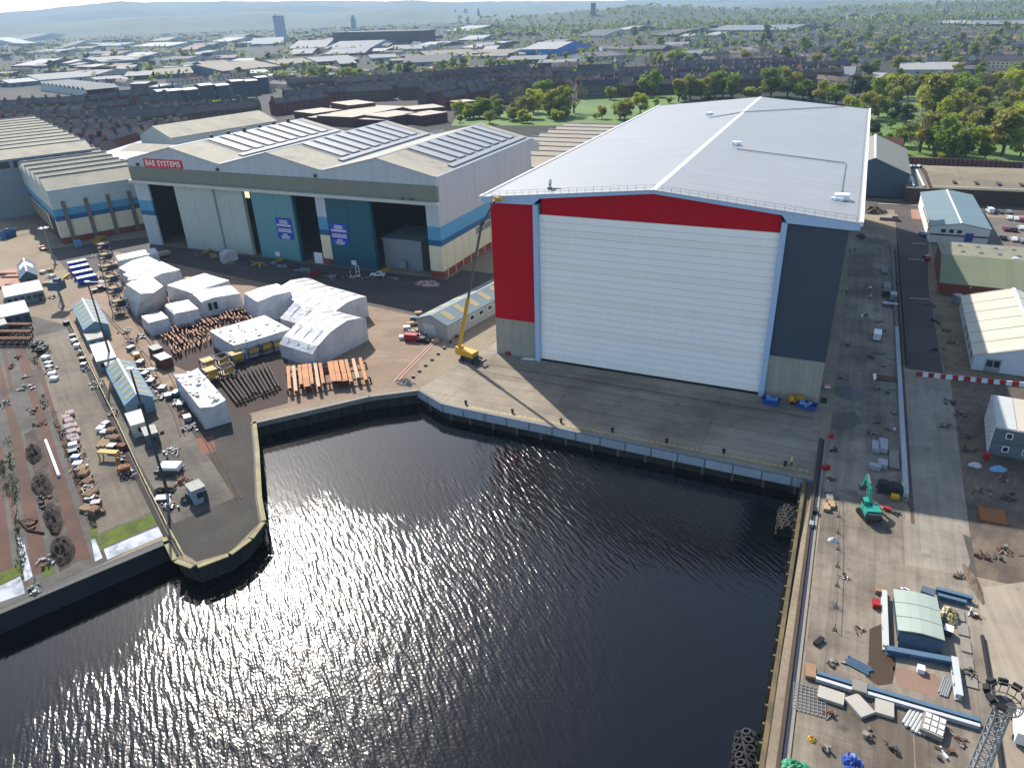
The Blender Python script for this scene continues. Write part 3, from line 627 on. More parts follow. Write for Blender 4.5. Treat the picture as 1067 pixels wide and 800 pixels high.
# small striped-roof store by the hall, blue huts on the jetty
m_gblue = mat('faded_blue_roof', S(120,158,178), .65, .08, .3, 2)
m_ystripe = mat('yellowed_rooflight', S(186,170,120), .6, .1, .4)
m_hutw = mat('blue_grey_hut_wall', S(104,128,144), .7, .1, .4, streak=.1)
def striped(label, a, b_, c, eave, ridge, mw, mr, n, frac=.4, cat_='hut', stripe=None, name='striped_hut'):
    """b_, c: front base corners; a: rear corner next to b_"""
    A, B, Cc = [Vector(P2(*q)) for q in (a, b_, c)]
    nrm = (A-B).normalized(); l = (A-B).length; rg = Vector((nrm.y,-nrm.x)); v = rg*abs((Cc-B).dot(rg)); rz = math.atan2(v.y, v.x); mid = B+v/2+nrm*l/2
    t, ro = shed(name, label, cat_, mid, v.length, l, rz, eave, ridge, mw, mr); w = v.length; sl_ = (ridge-eave)/(w/2)
    for i in range(n):
        y0 = -l/2+(i+.5)*l/n-.4
        for s in (-1, 1):
            f = lambda x: ridge+.19-abs(x)*sl_
            mb = MB(); mb.extr([(s*w*.07,f(w*.07)),(s*w*.45,f(w*.45)),(s*w*.45,f(w*.45)+.05),(s*w*.07,f(w*.07)+.05)], 'y', y0, y0+l/n*frac); mb.build('rooflight', stripe or m_ystripe, ro)
    mb = MB(); mb.extr([(-.3,ridge+.1),(0,ridge+.32),(.3,ridge+.1)], 'y', -l/2-.4, l/2+.4); mb.build('ridge_cap', m_trim, ro)
    mb = MB()
    mb.box(-w*.12, w*.12, -l/2-.06, -l/2, 0, eave*.75); mb.build('door', m_dsteel, t)
    for i in range(max(2, int(l/5))):
        y = -l/2+2+i*5; mb = MB(); mb.box(w/2, w/2+.06, y, y+1.4, eave*.45, eave*.8); mb.build('window', m_glass, t)
    return t
striped('long grey green store with yellow rooflights beside the boom lift', (519,306), (470,352), (437,345), 4.2, 6.2, mat('store_wall', S(150,150,146), .8, .1, .4), m_gblue, 7) if False else None
A = Vector(P2(437,347)); Bq = Vector(P2(471,352))
v = Bq-A
def striped_world(label, mid, w, l, rz, eave, ridge, mw, mr, n, name='striped_hut', cat_='hut'):
    t, ro = shed(name, label, cat_, mid, w, l, rz, eave, ridge, mw, mr); sl_ = (ridge-eave)/(w/2); f = lambda x: ridge+.19-abs(x)*sl_
    for i in range(n):
        y0 = -l/2+(i+.5)*l/n-.4
        for s in (-1, 1):
            mb = MB(); mb.extr([(s*w*.07,f(w*.07)),(s*w*.45,f(w*.45)),(s*w*.45,f(w*.45)+.05),(s*w*.07,f(w*.07)+.05)], 'y', y0, y0+l/n*.4); mb.build('rooflight', m_ystripe, ro)
    mb = MB(); mb.extr([(-.3,ridge+.1),(0,ridge+.32),(.3,ridge+.1)], 'y', -l/2-.4, l/2+.4); mb.build('ridge_cap', m_trim, ro)
    for i in range(4):
        y = -l/2+6+i*4.5; mb = MB(); mb.box(w/2, w/2+.07, y, y+2.2, eave*.45, eave*.8); fr = mb.build('window', m_trim, t); mb = MB(); mb.box(w/2+.08, w/2+.1, y+.2, y+2, eave*.5, eave*.76); mb.build('pane', m_glass, fr)
    mb = MB(); mb.box(-w*.3, w*.1, -l/2-.06, -l/2, 0, eave*.8); mb.build('door', m_gwall, t); return t
striped_world('long grey store with yellow striped blue roof just left of the hall and boom lift', (-18.5,24.5), 11, 42, math.atan2(-6.8,11)+R(22), 4.6, 6.6, mat('store_wall', S(150,150,146), .8, .1, .4), mat('greyed_blue_roof', S(96,112,120), .7, .1, .3, 2), 7, 'store_shed', 'shed')
striped('blue striped roof hut farther up the jetty beside the fence', (79.7,330), (91.8,355), (116,349), 3.6, 5.2, m_hutw, m_gblue, 6)
striped('larger blue striped roof hut nearest the jetty head', (116,398), (135.5,436), (165,431), 3.8, 5.6, m_hutw, m_gblue, 7)
def cabin(label, a, b_, c, h, mw, mr, name='site_cabin', cat_='cabin', win=2, z=0):
    A, B, Cc = [Vector(P2(*q)) for q in (a, b_, c)]; v = Cc-B; l = max(2.0, abs((A-B).dot(Vector((-v.y, v.x)).normalized())))
    if (A-B).length > v.length*.9: nr_ = (A-B).normalized(); l = (A-B).length; rg = Vector((nr_.y,-nr_.x)); v = rg*max(2.2, abs(v.dot(rg)))
    w = v.length
    t = thing(name, label, cat_, (B.x, B.y, z), math.atan2(v.y, v.x))
    mb = MB(); mb.box(0, w, 0, l, .1, h).box(.2, .5, .2, l-.2, 0, .1).box(w-.5, w-.2, .2, l-.2, 0, .1); mb.build('wall', mw, t)
    mb = MB(); mb.box(-.12, w+.12, -.12, l+.12, h, h+.16); mb.box(-.12, w+.12, -.12, 0, h+.16, h+.22).box(-.12, w+.12, l, l+.12, h+.16, h+.22)
    n = max(2, int(w/3))
    for i in range(1, n): mb.box(i*w/n-.06, i*w/n+.06, 0, l, h+.16, h+.2)
    mb.build('roof', mr, t)
    for i in range(win):
        x = w*(i+.5)/win; mb = MB(); mb.box(x-.55, x+.55, -.06, -.005, h*.4, h*.78); mb.build('window', m_glass, t)
    mb = MB(); mb.box(w*.86-.45, w*.86+.45, -.05, -.004, .1, h*.75); mb.build('door', m_dsteel, t); return t
m_cabw = mat('cabin_wall', S(136,146,152), .7, .1, .4, streak=.1); m_cabd = mat('dark_cabin_wall', S(70,84,98), .7, .1, .4)
m_cabr = mat('cabin_roof', S(214,216,210), .7, .08, .4, 2); m_cabg = mat('grey_cabin_roof', S(170,172,160), .7, .08, .4, 2)
cabin('small pale roof cabin stuck to the end of the upper blue hut', (90,356), (94.6,364), (113,361), 2.6, m_hutw, m_cabg)
cabin('white flat roof cabin between the two blue striped huts', (97,370), (104.5,388), (123,380), 3.0, m_cabw, m_cabr)
cabin('narrow grey roof annex in front of the white flat roof cabin', (110,384), (113.5,391), (124,387), 2.6, m_hutw, m_cabg, win=1)
cabin('cream box cabin below the larger blue striped hut', (134.5,444), (141,457), (156,450), 3.2, mat('cream_cabin', S(186,182,164), .7, .08), m_cabr, win=1)
cabin('blue grey box cabin next to the cream cabin', (151,458), (155,467), (168.5,464), 3.0, m_cabd, m_cabg, win=1)
cabin('little blue grey watch hut standing alone on the jetty slab', (197,519), (203.7,527), (218.5,522.5), 3.2, mat('pale_hut_wall', S(124,138,150), .7, .1), m_cabg, 'watch_hut', 'hut', 1)
cabin('long grey site cabin with white roof at the head of the slipway', (5.5,309), (9,320.5), (50,316), 3.4, m_cabw, m_cabr, win=6)
cabin('dark long site cabin nearer the rusty trestles at the left edge', (-6,330), (-2,343), (34,335), 3.2, m_cabd, m_cabr, win=4)
cabin('short dark cabin with grey roof cut by the left picture edge', (-14,340), (-8,352), (11,347), 3.0, m_cabd, m_cabg, win=1)
striped('small slate blue gabled shed among pallets above the site cabins', (21,283), (24,297), (41,296), 2.6, 4.6, m_cabd, mat('slate_blue_roof', S(88,112,134), .6, .08), 1, .3, stripe=m_trim)
# ================================================================ wrapped ship blocks
m_wrap = mat('white_shrink_wrap', S(226,226,228), .4, .07, .3, 1.5, col2=S(196,196,198), thr=(.42,.7), bump=.9, seams=(2.4, 2.4, .05, .16, 'xy'))
m_patch = mat('grimy_wrap', S(172,170,166), .6, .15, .6, 2)
def block(label, a, b_, c, prof_, inset=0.0, seams=0, group='wrapped ship blocks', tex=False, win=None):
    A, B, Cc = [Vector(P2(*q)) for q in (a, b_, c)]; v = Cc-B; u = A-B; w = v.length; l = u.length
    rz = math.atan2(v.y, v.x); ca, sa = math.cos(-rz), math.sin(-rz); ul = Vector((u.x*ca-u.y*sa, u.x*sa+u.y*ca))
    if group: t = thing('ship_block', label, 'ship block', (B.x, B.y, 0), rz, group)
    else: t = thing('ship_block', label, 'ship block', (B.x, B.y, 0), rz)
    ny = max(3, int(l/2.2)); rn = random.Random(hash(label) % 1000 if False else len(label)*7+int(w*10))
    pts = []
    prof_ = [(a_, h_*(.76 if h_ > 6.3 else .9)) for a_, h_ in prof_]; pf = [(0, 0)] + list(prof_) + [(1, 0)]
    # resample the profile
    res = []
    for (t0, h0), (t1, h1) in zip(pf, pf[1:]):
        n_ = max(1, int(math.hypot((t1-t0)*w, h1-h0)/2.2))
        for i in range(n_): res.append((t0+(t1-t0)*i/n_, h0+(h1-h0)*i/n_))
    res.append(pf[-1]); hm = max(h for _, h in prof_)
    mb = MB(); nr = len(res)
    for j in range(ny+1):
        s = j/ny
        for tt, h in res:
            k = h/hm
            ss = s + (0.5-s)*2*inset*k*(.5 if True else 0) ; tx = tt + (.5-tt)*inset*k*.8
            p = Vector((tx*w + ul.x*ss, ul.y*ss, h))
            if h > .1: p += Vector((rn.uniform(-.04,.04), rn.uniform(-.04,.04), rn.uniform(-.05,.05)*(1.6 if tex else 1)))
            mb.v.append(tuple(p))
    for j in range(ny):
        for i in range(nr-1):
            mb.f.append((j*nr+i, j*nr+i+1, (j+1)*nr+i+1, (j+1)*nr+i)); mb.m.append(0)
    mb.f.append(tuple(range(nr))); mb.m.append(0); mb.f.append(tuple(ny*nr+i for i in range(nr))[::-1]); mb.m.append(0)
    mb.build('shrink_wrap', m_wrap, t)
    if seams:
        for k in range(seams):
            s = (k+.7)/(seams+.4); mb = MB()
            for (t0, h0), (t1, h1) in zip(prof_, prof_[1:]):
                mb.bar((t0*w+ul.x*s+.4, ul.y*s, h0+.12), (t1*w+ul.x*s-.4, ul.y*s, h1+.12), .16, .1)
            mb.build('batten', m_patch, t)
    if tex:
        for k in range(26):
            s, tt = rn.uniform(.06,.94), rn.uniform(.06,.94); mb = MB(); mb.obox((tt*w+ul.x*s, ul.y*s, hm+.12), (rn.uniform(.5,1.6), rn.uniform(.3,1.1), .08), rn.uniform(0,3)); mb.build('patch', m_patch, t)
    if win:
        for k in range(win):
            mb = MB(); x = w*.16+k*1.7; mb.box(x, x+1.0, -.22, -.1, hm*.35, hm*.75); mb.build('opening', m_black, t)
    return t
block('white wrapped block with high barrel roof nearest the orange beams', (293.5,372.2), (328.2,383.5), (384.5,354.4), [(0,4.4),(.1,7.2),(.35,10.2),(.65,11.4),(.9,10),(1,8.6)], 0, 3)
block('white wrapped block with low barrel roof just behind the high barrel roofed one', (293,339), (332,352), (384.5,329.7), [(0,2.6),(.3,7.2),(.6,9.3),(.85,9.2),(1,8.6)], 0, 3)
block('long flat white wrapped block with grimy patches behind the blue and yellow cages', (222,361), (247,377), (306,361), [(0,5.4),(.5,6.6),(1,6)], 0, 0, tex=True)
block('white wrapped block with sloping smooth front beside the trestle field', (254,327), (271,339), (312,325), [(0,9),(.5,9.5),(1,9)], .22)
block('square low pitched white wrapped block at the rear right of the cluster', (288,318), (313,331), (349,315.6), [(0,6.6),(.5,8.2),(1,6.6)], 0, 3)
block('white wrapped block with two dark openings facing the trestle field', (202.6,321), (212.5,331), (255,321.5), [(0,6.6),(.3,7.4),(1,6.8)], .08, 0, win=2)
block('long pitched white wrapped block behind the one with dark openings', (176,312), (203,321), (244,307.5), [(0,5.6),(.45,6.9),(1,5.8)], .06, 2)
block('boxy white wrapped block with rounded front corner left of the trestles', (173.7,332.5), (185,343.8), (211.9,337), [(0,5.2),(.1,5.5),(1,5.3)], .1)
block('smallest flat white wrapped box at the lower left of the cluster', (149.5,342), (158,350.2), (180.5,344.6), [(0,4.5),(1,4.6)], .1)
block('white wrapped block with long pitched roof behind the tapered superstructure', (131,300.5), (150,311), (193,297.6), [(0,6.8),(.55,8.4),(1,7.6)], .05, 1)
block('peaked small white wrapped block left of the long pitched roof', (126.7,292.5), (138,299), (170,287), [(0,5.4),(.45,7.6),(1,6)], .05)
block('narrow upright white wrapped slab at the far end of the cluster', (124,279.5), (126.7,285.5), (168.9,277.6), [(0,5.6),(1,6)], .03)
block('tall white wrapped block with crinkled patchy top alone on the jetty', (186.3,411), (214.3,447.5), (241.3,439.3), [(0,6.2),(.5,6.5),(1,6.3)], .02, 0, tex=True)
block('little white tarpaulin covered cabin in front of the grey hangar doors', (229.5,272), (233.5,275.5), (248.6,270.5), [(0,3.4),(.5,4.2),(1,3.6)], .04, group=None)
# tapered superstructure
t = thing('ship_block', 'tapered white wrapped superstructure like a truncated pyramid at the left of the cluster', 'ship block', (*P2(147,318), 0), 0, 'wrapped ship blocks')
o_ = Vector(P2(147,318))
bs = [P2(*q) for q in ((127,315),(142.5,331.5),(160,327),(176,315),(163,302),(140,302))]; tp = [P2(*q, 9) for q in ((131.5,296),(146.5,306),(160,305),(170,298),(158,288.5),(140,291))]
mb = MB(); rb = [(b0[0]-o_.x, b0[1]-o_.y, 0) for b0 in bs]; rt = [(b0[0]-o_.x, b0[1]-o_.y, 9) for b0 in tp]
mid = [tuple((Vector(p)*.45+Vector(q)*.55)+Vector((0,0,.0))) for p, q in zip(rb, rt)]; 
mb.hull8(rb, mid); mb.hull8(mid, rt); mb.build('shrink_wrap', m_wrap, t)
mb = MB(); mb.obox((0,0,9.15), (3,2.4,.3), .5); mb.build('patch', m_trim, t)
# ================================================================ steelwork in the yard
def z_at(xy, py):
    lo, hi = 0., 90.
    for _ in range(40):
        m_ = (lo+hi)/2; d = Vector((xy[0], xy[1], m_))-CP
        if 400-FPX*d.dot(_u)/d.dot(_fw) > py: lo = m_
        else: hi = m_
    return lo
def bil(q, s, t_): return q[0]*(1-s)*(1-t_)+q[1]*s*(1-t_)+q[2]*s*t_+q[3]*(1-s)*t_
m_rsteel = mat('rust_brown_steel', S(92,56,40), .85, .2, .4, 3); m_tip = mat('sunlit_orange_tip', S(196,140,104), .8, .15, .6, 3)  # sunlight on the trestle tips is put into this bright orange
m_obeam = mat('orange_primer_beam', S(214,142,76), .75, .15, .4, 2, col2=S(176,112,70), thr=(.45,.65)); m_pinkb = mat('pale_orange_beam', S(226,176,140), .75, .12, .4, 2)
m_dbeam = mat('dark_brown_beam', S(52,38,34), .85, .2, .4, 3)
Q = [Vector(P2(*q)) for q in ((166,350),(251,324),(267,338),(183,375))]
rzf = math.atan2((Q[1]-Q[0]).y, (Q[1]-Q[0]).x)
sheet('oily_ground', px((160,349),(252,320),(273,339),(300,374),(300,420),(240,436),(222,400),(180,380)), mat('oily_ground', S(78,62,54), .95, .2, .2, 1.5), 6)
def trestle(label, group):
    t = thing('steel_trestle', label, 'trestle', (0,0,0), 0, group)
    mb = MB(); mb.box(-1.0,1.0,-.6,-.4,0,.2).box(-1.0,1.0,.4,.6,0,.2)
    for x in (-.8,.8):
        for y in (-.5,.5): mb.bar((x,y,.2),(x*.9,y,1.2),.2)
    mb.bar((-.8,-.5,.3),(.7,-.5,1.1),.12).bar((-.8,.5,.3),(.7,.5,1.1),.12); mb.build('frame', m_dbeam, t)
    for y in (-.5,.5): mb = MB(); mb.box(-1.15,1.15,y-.14,y+.14,1.2,1.38); mb.build('head_rail', m_tip, t)
    return t
tr = trestle('rust brown steel trestle with pale heads in the packed field between wrapped blocks', 'trestles packed between the wrapped blocks')
k = 0; rn = random.Random(3)
for j in range(7):
    for i in range(14):
        if rn.random() < .25: continue
        p = bil(Q, (i+.5+rn.uniform(-.2,.2))/14, (j+.5+rn.uniform(-.15,.15))/7); o = tr if k == 0 else dup(tr, (p.x, p.y), 0); k += 1
        o.location = (p.x, p.y, .02); o.rotation_euler.z = rzf + R(78)+rn.uniform(-.16,.16); s_ = rn.uniform(.9,1.25); o.scale = (s_*.95, s_, rn.uniform(.8,1.4))
tr2 = None
for k in range(15):
    p = Vector(P2(2+ (k%5)*7.2, 344+(k//5)*7.5)); o = dup(tr, (p.x, p.y), R(20), 'rust brown trestle with pale heads among those heading the slipway rails'); o['group'] = 'trestles at the head of the slipway'; o.scale = (1,1,1.6)
def long_beam(label, group, L_, w_, h_, m_, mt):
    t = thing('steel_beam', label, 'beam', (0,0,0), 0, group)
    mb = MB(); mb.box(0,L_,-w_/2,w_/2,.0,.08).box(0,L_,-w_/2,w_/2,h_-.08,h_).box(0,L_,-.05,.05,.08,h_-.08); mb.build('flange_web', m_, t)
    mb = MB(); mb.box(L_+.01,L_+.06,-w_*.4,w_*.4,.05,h_-.02); mb.build('end_plate', mt, t)
    return t
Q = [Vector(P2(*q)) for q in ((226,398),(281,381),(295,408),(247,425))]
L_ = (Q[3]-Q[0]).length; lb = long_beam('long dark brown steel beam in the stack laid beside the blue and yellow cages', 'dark beams beside the cages', L_, .5, .7, m_dbeam, m_tip)
for k in range(13):
    s = (k+.5)/13; a = Q[0].lerp(Q[1], s); c = Q[3].lerp(Q[2], s); o = lb if k == 0 else dup(lb, (0,0))
    o.location = (a.x, a.y, .35+(k%3)*.25); v = c-a; o.rotation_euler.z = math.atan2(v.y, v.x); o.scale = (v.length/L_*rn.uniform(.85,1.0), 1, 1)
for s in (.15, .55, .9):
    a = Q[0].lerp(Q[3], s); c = Q[1].lerp(Q[2], s); mb = MB(); mb.bar((a.x,a.y,.18),(c.x,c.y,.18),.4,.3)
    tag(mb.build('timber_bearer', m_timber), '%s timber bearer under the dark brown beams' % ('far','middle','near')[int(s*2.5)], 'bearer', 'bearers under the dark beams')
Q = [Vector(P2(*q)) for q in ((299,390),(381,380),(388,404),(301,418))]
labs = {0:'outermost orange beam nearest the dark beams',3:'wide flat orange plate girder in the left half of the orange row',6:'pale orange beam just left of the gap in the orange row',7:'widest orange plate right of the gap in the orange row',12:'outermost orange beam nearest the open pavement'}
xs_ = [.03,.1,.17,.235,.3,.37,.43,.56,.63,.69,.76,.85,.94]
for k, s in enumerate(xs_):
    a = Q[0].lerp(Q[1], s); c = Q[3].lerp(Q[2], s); v = c-a; wd = 1.5 if k in (3,7,8,9) else .8
    lab = labs.get(k, '%s beam from the left in the row of orange beams above the dock wall' % ordn(k))
    t = long_beam(lab, 'orange beams above the dock wall', v.length*rn.uniform(.75,1), wd, .8, m_obeam if k%2 == 0 or wd > 1 else m_pinkb, m_dbeam); t.location = (a.x, a.y, 1.5); t.rotation_euler = (0, 0, math.atan2(v.y, v.x))
for s in (.1, .75):
    a = Q[0].lerp(Q[3], s); c = Q[1].lerp(Q[2], s)
    t = thing('beam_rack', ('far' if s < .5 else 'near')+' dark rack under the row of orange beams', 'rack', (a.x,a.y,0), math.atan2((c-a).y,(c-a).x), 'racks under the orange beams'); l = (c-a).length
    mb = MB(); mb.box(0,l,-.3,.3,1.15,1.45); mb.build('top_rail', m_dbeam, t)
    for i in range(9): x = l*i/8; mb = MB(); mb.box(x-.2,x+.2,-.25,.25,0,1.15); mb.build('leg', m_obeam if i%3 == 1 else m_dbeam, t)
m_ysteel = mat('yellow_panel', S(206,166,60), .65, .12, .5, 3); m_bframe = mat('blue_black_frame', S(40,52,76), .6, .12)
def cage(label, loc, rz, s, group, decks=(.5,), h=3.4, name='access_cage'):
    t = thing(name, label, 'cage', loc, rz, group)
    mb = MB()
    for x in (-s, s):
        for y in (-s, s): mb.box(x-.1,x+.1,y-.1,y+.1,0,h)
    for z in (.15, h*.5, h):
        for a, b_ in (((-s,-s),(s,-s)),((s,-s),(s,s)),((s,s),(-s,s)),((-s,s),(-s,-s))): mb.bar((*a,z),(*b_,z),.14)
    mb.bar((-s,-s,.2),(s,-s,h),.1).bar((s,-s,.2),(s,s,h),.1)
    mb.build('frame', m_bframe, t)
    tower = name == 'staging_tower'; my = mat('dirty_mustard_deck', S(128,108,58), .8, .3, .5, 3) if tower else m_ysteel
    for d in decks: q = .55 if tower else .92; mb = MB(); mb.box(-s*.92,s*q*.8,-s*q,s*.92,h*d,h*d+.12); mb.build('deck', my, t)
    mb = MB(); mb.box(-s*.8,s*.7,-s-.14,-s-.1,h*.56,h*.95); mb.build('side_panel', m_bframe if tower else my, t)
    mb = MB(); mb.bar((-s*.7,s*.3,h*.3),(s*.8,-s*.2,h*.95),.22,.22); mb.build('brace', m_bframe if tower else my, t); return t
g_ = 'blue and yellow cages before the patchy flat block'
for k, (x, y) in enumerate(((219,386),(233,383),(248,379),(264,372),(277,368),(289,365),(222,396),(238,393))):
    cage(['leftmost blue framed yellow panelled cage in the rear row','second cage in the rear row of blue and yellow cages','third cage in the rear row of blue and yellow cages','fourth rear row blue and yellow cage beside the patchy block','fifth rear row blue and yellow cage beside the patchy block','rightmost blue and yellow cage, below the high barrel roofed block','left front blue and yellow cage nearest the crinkled block','right front blue and yellow cage nearest the dark beams'][k], P(x, y), rzf+rn.uniform(-.1,.1), 1.7, g_, (.45,) if k%2 else (.3,.95))
for k, (x, y) in enumerate(((127,326),(123,312),(119.5,300),(116,288),(113,276),(110,265))):
    cage(('%s dark staging tower with mustard decks, counted from the jetty side' % ordn(k)) , P(x, y), rzf+.15, 1.9, 'staging towers in a line beside the wrapped blocks', (.3,.62,.94), 4.6, 'staging_tower')
# ================================================================ small builders
m_tyre = mat('black_tyre', (.012,.012,.013), .85, .2, 1); m_glassd = m_glass
def paint(name, c): return mat(name, S(*c), .35, .05, spec=.5)
PC = {'white': paint('white_paint',(228,230,232)), 'silver': paint('silver_paint',(150,156,160)), 'red': paint('red_paint',(164,26,30)), 'black': paint('black_paint',(24,25,28)), 'blue': paint('blue_paint',(38,72,140)), 'grey': paint('grey_paint',(92,98,104)), 'maroon': paint('maroon_paint',(112,40,60)), 'yellow': paint('yellow_paint',(224,170,30)), 'green': paint('teal_green_paint',(20,150,128)), 'orange': paint('orange_paint',(206,110,40)), 'lblue': paint('light_blue_paint',(110,160,200))}
def car(label, xy, rz, colour, kind='car', group=None, z=0):
    t = thing('parked_'+kind, label, kind, (xy[0], xy[1], z), rz, group); c = PC[colour]
    if kind == 'car': pr = [(-2.1,.35),(2.1,.35),(2.15,.72),(1.25,.95),(.55,1.42),(-1.0,1.45),(-1.75,1.0),(-2.15,.92)]; wd = .86; L0, L1 = -1.35, 1.35; wn = [(1.16,.97),(.56,1.36),(-.95,1.39),(-1.6,1.02)]
    elif kind == 'van': pr = [(-2.5,.35),(2.5,.35),(2.55,1.0),(1.75,1.25),(1.25,2.1),(-2.5,2.15)]; wd = .96; L0, L1 = -1.6, 1.6; wn = [(1.66,1.27),(1.2,2.0),(.4,2.0),(.4,1.27)]
    else: pr = [(-2.6,.45),(2.5,.45),(2.55,.95),(1.5,1.1),(1.0,1.7),(-.3,1.72),(-.45,1.05),(-2.6,1.05)]; wd = .9; L0, L1 = -1.7, 1.6; wn = [(1.4,1.12),(.98,1.62),(-.25,1.64),(-.3,1.12)]
    mb = MB(); mb.extr(pr, 'y', -wd, wd); mb.build('body', c, t)
    mb = MB(); mb.extr(wn, 'y', -wd-.012, wd+.012)
    a, b_ = (wn[0], wn[1]); mb.poly([(a[0]+.05,-wd*.86,a[1]+.03),(a[0]+.05,wd*.86,a[1]+.03),(b_[0]+.05,wd*.8,b_[1]+.02),(b_[0]+.05,-wd*.8,b_[1]+.02)])
    if kind == 'car': a, b_ = wn[3], wn[2]; mb.poly([(a[0]-.12,-wd*.84,a[1]),(a[0]-.12,wd*.84,a[1]),(b_[0]-.1,wd*.78,b_[1]),(b_[0]-.1,-wd*.78,b_[1])])
    mb.build('windows', m_glass, t)
    for x in (L0, L1):
        for y in (-wd, wd):
            mb = MB(); mb.tube((x,y-.1,.34),(x,y+.1,.34),.34,.34,12); wh = mb.build('wheel', m_tyre, t)
    return t
def skip(label, xy, rz, s, m_, fill=None, name='waste_skip', cat_='skip', group=None):
    t = thing(name, label, cat_, (xy[0],xy[1],0), rz, group); w_, l, h = s
    mb = MB(); b0 = [(-w_*.38,-l*.42,.05),(w_*.38,-l*.42,.05),(w_*.38,l*.42,.05),(-w_*.38,l*.42,.05)]; t0 = [(-w_/2,-l/2,h),(w_/2,-l/2,h),(w_/2,l/2,h),(-w_/2,l/2,h)]
    for i in range(4): j = (i+1)%4; mb.poly([b0[i],b0[j],t0[j],t0[i]])
    mb.poly(b0); 
    for i in range(4): j = (i+1)%4; mb.bar(t0[i],t0[j],.12)
    mb.build('body', m_, t)
    if fill:
        r_ = random.Random(int(xy[0]*13+xy[1])); mb = MB()
        for i in range(9): mb.obox((r_.uniform(-w_*.3,w_*.3), r_.uniform(-l*.32,l*.32), h*.75+r_.uniform(0,h*.35)), (r_.uniform(.5,1.0),r_.uniform(.4,1.0),r_.uniform(.3,.7)), r_.uniform(0,3), 0, r_.uniform(-.4,.4))
        mb.build('rubbish', fill, t)
    return t
def container(label, xy, rz, s, m_, mr, group=None, name='container', cat_='container'):
    t = thing(name, label, cat_, (xy[0],xy[1],0), rz, group); w_, l, h = s
    mb = MB(); mb.box(-w_/2,w_/2,-l/2,l/2,.12,h)
    for i in range(int(l/.6)): y = -l/2+.3+i*.6; mb.box(w_/2,w_/2+.05,y,y+.3,.2,h-.15).box(-w_/2-.05,-w_/2,y,y+.3,.2,h-.15)
    mb.build('body', m_, t)
    mb = MB(); mb.box(-w_/2-.04,w_/2+.04,-l/2-.04,l/2+.04,h,h+.1); mb.build('roof', mr, t)
    for s_ in (-1, 1): mb = MB(); mb.box(min(0,s_*w_*.48)+.02,max(0,s_*w_*.48)-.02,-l/2-.07,-l/2-.005,.2,h-.1); mb.build('door', m_, t)
    return t
m_wood = mat('pale_pallet_wood', S(196,166,126), .85, .15, .8, 4); m_woodo = mat('orange_pallet_wood', S(172,136,102), .85, .15, .8, 4)
def pallets(label, xy, rz, n, m_, group=None):
    t = thing('pallet_stack', label, 'pallets', (xy[0],xy[1],0), rz, group)
    for k in range(n):
        z = k*.3; mb = MB()
        for y in (-.75,0,.75): mb.box(-.85,.85,y-.09,y+.09,z,z+.12)
        for i in range(4): mb.box(-.85+i*.5,-.6+i*.5,-.85,.85,z+.12,z+.2)
        mb.build('pallet', m_, t)
    return t
def heap(name, label, cat_, xy, rx, ry, h, m_, rz=0, kind=None, seed=1, group=None, rough=.35, k=0):
    """lumpy heap"""
    nr, na = 9, 26; mb = MB(); off = Vector((seed*7.3, seed*3.1, 0))
    for i in range(nr+1):
        f = i/nr
        for j in range(na):
            a = 2*math.pi*j/na; rr = 1-f; x, y = math.cos(a)*rr, math.sin(a)*rr
            n_ = noise.noise(Vector((x*2.6, y*2.6, 0))+off)*rough + noise.noise(Vector((x*7, y*7, 3))+off)*rough*.5
            z = max(0, h*(1-rr**2.0)*(1+n_) + (n_*h*.25 if 0 < f < 1 else 0)) if i else -.02
            e_ = 1+noise.noise(Vector((math.cos(a)*1.4, math.sin(a)*1.4, 5))+off)*.22
            mb.v.append((x*rx*e_, y*ry*e_, z))
    for i in range(nr):
        for j in range(na): q = (j+1)%na; mb.f.append((i*na+j,i*na+q,(i+1)*na+q,(i+1)*na+j)); mb.m.append(0)
    o = mb.build(name, m_); o.location = (xy[0],xy[1],0); o.rotation_euler = (0,0,rz); tag(o, label, cat_, group); return o
def bundle(label, xy, rz, n, l, r_, m_, name='pipe_bundle', cat_='pipes', group=None):
    t = thing(name, label, cat_, (xy[0],xy[1],0), rz, group); i = 0; row = 0; q = n
    rn_ = random.Random(int(xy[0]*7))
    while n > 0 and q > 0:
        for k in range(min(q, n)): y = (k-(q-1)/2)*r_*2.05; d = rn_.uniform(-.3,.3); mb = MB(); mb.tube((-l/2+d,y,r_+row*r_*1.75),(l/2+d,y,r_+row*r_*1.75),r_,r_,7); mb.build('pipe', m_, t)
        n -= q; q -= 1; row += 1
    return t
def crate(label, xy, rz, s, m_, group=None, lid=None, name='crate', cat_='crate', z=0):
    t = thing(name, label, cat_, (xy[0],xy[1],z), rz, group); w_, l, h = s
    if name == 'crate': w_, l, h = w_*.82, l*.82, h*.85
    mb = MB(); mb.box(-w_/2,w_/2,-l/2,l/2,.12,h)
    for x in (-w_/2+.06, w_/2-.06):
        for y in (-l/2, l/2-.06): mb.box(x-.06,x+.06,y-.03,y+.09,.12,h)
    mb.build('body', m_, t)
    mb = MB(); mb.box(-w_/2,-w_/2+.15,-l/2,l/2,0,.12).box(w_/2-.15,w_/2,-l/2,l/2,0,.12); mb.build('skid', m_timber, t)
    mb = MB(); mb.box(-w_/2-.04,w_/2+.04,-l/2-.04,l/2+.04,h,h+.07); mb.build('lid', lid or m_, t); return t
